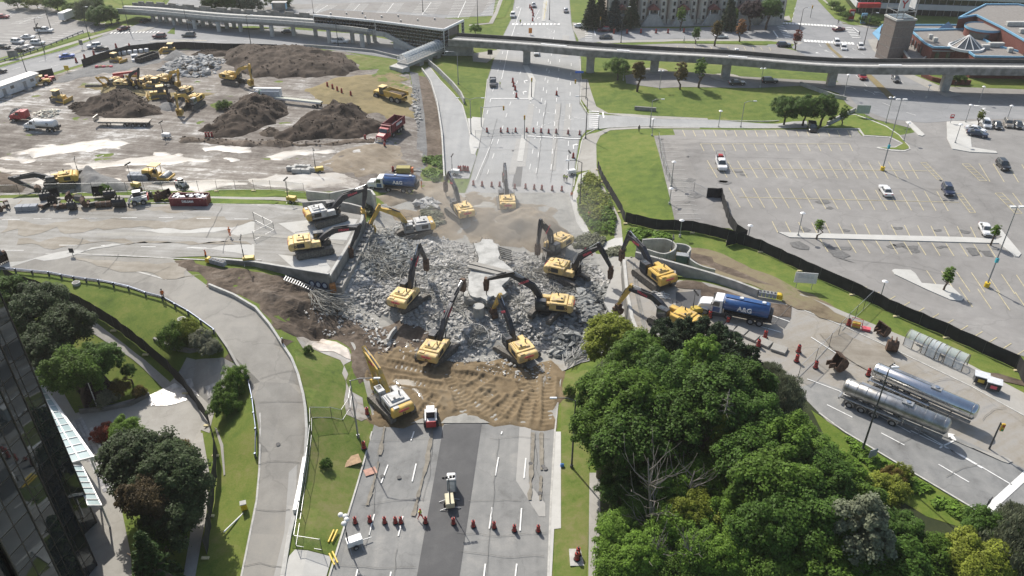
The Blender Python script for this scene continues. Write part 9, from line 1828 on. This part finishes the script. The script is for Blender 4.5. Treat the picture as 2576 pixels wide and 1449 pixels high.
# weeds and ground cover
def weeds(name,label,poly,n,h,size,col,seed=1,elong=2.0):
 P=gl(poly);xs=[p[0]for p in P];ys=[p[1]for p in P];g=np.random.default_rng(seed);X=g.uniform(min(xs),max(xs),n*3);Y=g.uniform(min(ys),max(ys),n*3);k=in_poly(X,Y,P)& (fbm(X,Y,.5,3)>-.22);X,Y=X[k][:n],Y[k][:n]
 c=(X.mean(),Y.mean());hh=h*(.55+.6*np.clip(fbm(X,Y,.35,3)+.3,0,1));C=np.stack([X-c[0],Y-c[1],Zs(X,Y)+hh*.5],1);me=leaves_mesh(name,C,hh*.55+.12,14,size,LM[col],seed,elong,.75);o=mk(name,me,None,(c[0],c[1],0));return tag(o,label,'plants',None,'stuff')
weeds('weeds','tall green weeds between the pavement and the footpath',[(1455,470),(1480,437),(1498,450),(1525,490),(1544,535),(1545,590),(1500,585),(1470,560),(1455,530)],420,1.1,.26,'bright',2)
weeds('goldenrod','yellow flowering goldenrod among the tall weeds',[(1456,470),(1480,438),(1500,455),(1530,505),(1540,550),(1500,560),(1470,540),(1458,520)],420,1.5,.24,'yellow',3)
weeds('weeds','bright green leafy weeds at the foot of the path',[(1515,530),(1535,530),(1545,560),(1535,575),(1515,560)],130,1.4,.34,'bright',4)
weeds('weeds','dusty grey weeds between the excavator and the path',[(1440,605),(1480,590),(1520,600),(1520,618),(1480,630),(1445,625)],210,1.0,.30,'dusty',5)
weeds('weeds','dusty weeds in front of the curved walls',[(1520,630),(1560,625),(1590,632),(1590,655),(1540,655)],160,.9,.28,'dusty',6)
weeds('weeds','green weeds in front of the black fence',[(1580,580),(1640,588),(1690,600),(1660,612),(1610,605),(1580,600)],260,1.1,.32,'bright',7)
weeds('weeds','green weeds on the slope beside the slip road wall',[(1066,402),(1110,395),(1114,440),(1096,462),(1064,440)],260,1.0,.32,'bright',8)
weeds('weeds','dusty bush above the rubble beside white slabs',[(1060,535),(1085,525),(1108,540),(1118,565),(1090,580),(1065,560)],240,1.3,.30,'dusty',9)
weeds('weeds','dusty weeds behind the upper left excavator',[(918,515),(940,510),(955,530),(940,545),(922,540)],140,1.4,.30,'dusty',10)
weeds('ground_cover','low undergrowth covering the floor of the wood',[(1515,1300),(1600,1200),(1800,1180),(2100,1250),(2300,1380),(2450,1560),(1510,1560)],1500,1.0,.34,'dark',11)
weeds('ground_cover','leafy undergrowth beside the lower footpath',[(1512,1300),(1540,1250),(1600,1300),(1620,1449),(1600,1560),(1505,1560),(1515,1449)],520,1.3,.36,'mid',12)
weeds('ground_cover','long grass along the right hand verge',[(2130,1100),(2300,1205),(2470,1305),(2420,1310),(2280,1250),(2150,1150)],500,.5,.28,'bright',13)
weeds('ground_cover','planting in the forecourt bed behind the railing',[(215,1020),(240,985),(300,960),(372,990),(330,1012),(260,1026)],240,.7,.28,'mid',16)
# ==== dust hanging over the breaking work
def dust(name,at,zc,size,dens,seed):
 X,Y=G(*at);mb=MB();mb.sphere((0,0,0),1.0,20,12);m=bpy.data.materials.new('airborne_dust');m.use_nodes=True;N=m.node_tree.nodes;L=m.node_tree.links;N.remove(N['Principled BSDF'])
 v=N.new('ShaderNodeVolumePrincipled');v.inputs['Color'].default_value=(.95,.94,.92,1);v.inputs['Anisotropy'].default_value=.25;tc=N.new('ShaderNodeTexCoord');ln=N.new('ShaderNodeVectorMath');ln.operation='LENGTH';L.new(tc.outputs['Object'],ln.inputs[0])
 mr=N.new('ShaderNodeMapRange');mr.inputs['From Min'].default_value=1.0;mr.inputs['From Max'].default_value=.2;mr.inputs['To Max'].default_value=dens;mr.interpolation_type='SMOOTHSTEP';L.new(ln.outputs['Value'],mr.inputs['Value'])
 nz=N.new('ShaderNodeTexNoise');nz.inputs['Scale'].default_value=2.2;nz.inputs['Detail'].default_value=3;L.new(tc.outputs['Object'],nz.inputs['Vector']);m2=N.new('ShaderNodeMapRange');m2.inputs['From Min'].default_value=.35;m2.inputs['From Max'].default_value=.7;L.new(nz.outputs['Fac'],m2.inputs['Value'])
 ml=N.new('ShaderNodeMath');ml.operation='MULTIPLY';L.new(mr.outputs[0],ml.inputs[0]);L.new(m2.outputs[0],ml.inputs[1]);L.new(ml.outputs[0],v.inputs['Density']);L.new(v.outputs[0],N['Material Output'].inputs['Volume'])
 o=mb.obj(name,m);o.location=(X,Y,Z(X,Y)+zc);o.scale=size;return tag(o,None,None,None,'stuff')
dust('dust_cloud',(1260,560),3.5,(26,34,9),.05,1)
hb=MB().box((0,1250,39),(8400,7900,84));m=bpy.data.materials.new('thin_haze');m.use_nodes=True;N=m.node_tree.nodes;N.remove(N['Principled BSDF']);v=N.new('ShaderNodeVolumePrincipled');v.inputs['Color'].default_value=(.96,.95,.93,1);v.inputs['Density'].default_value=.00016;v.inputs['Anisotropy'].default_value=.3
m.node_tree.links.new(v.outputs[0],N['Material Output'].inputs['Volume']);tag(hb.obj('haze',m),kind='stuff')
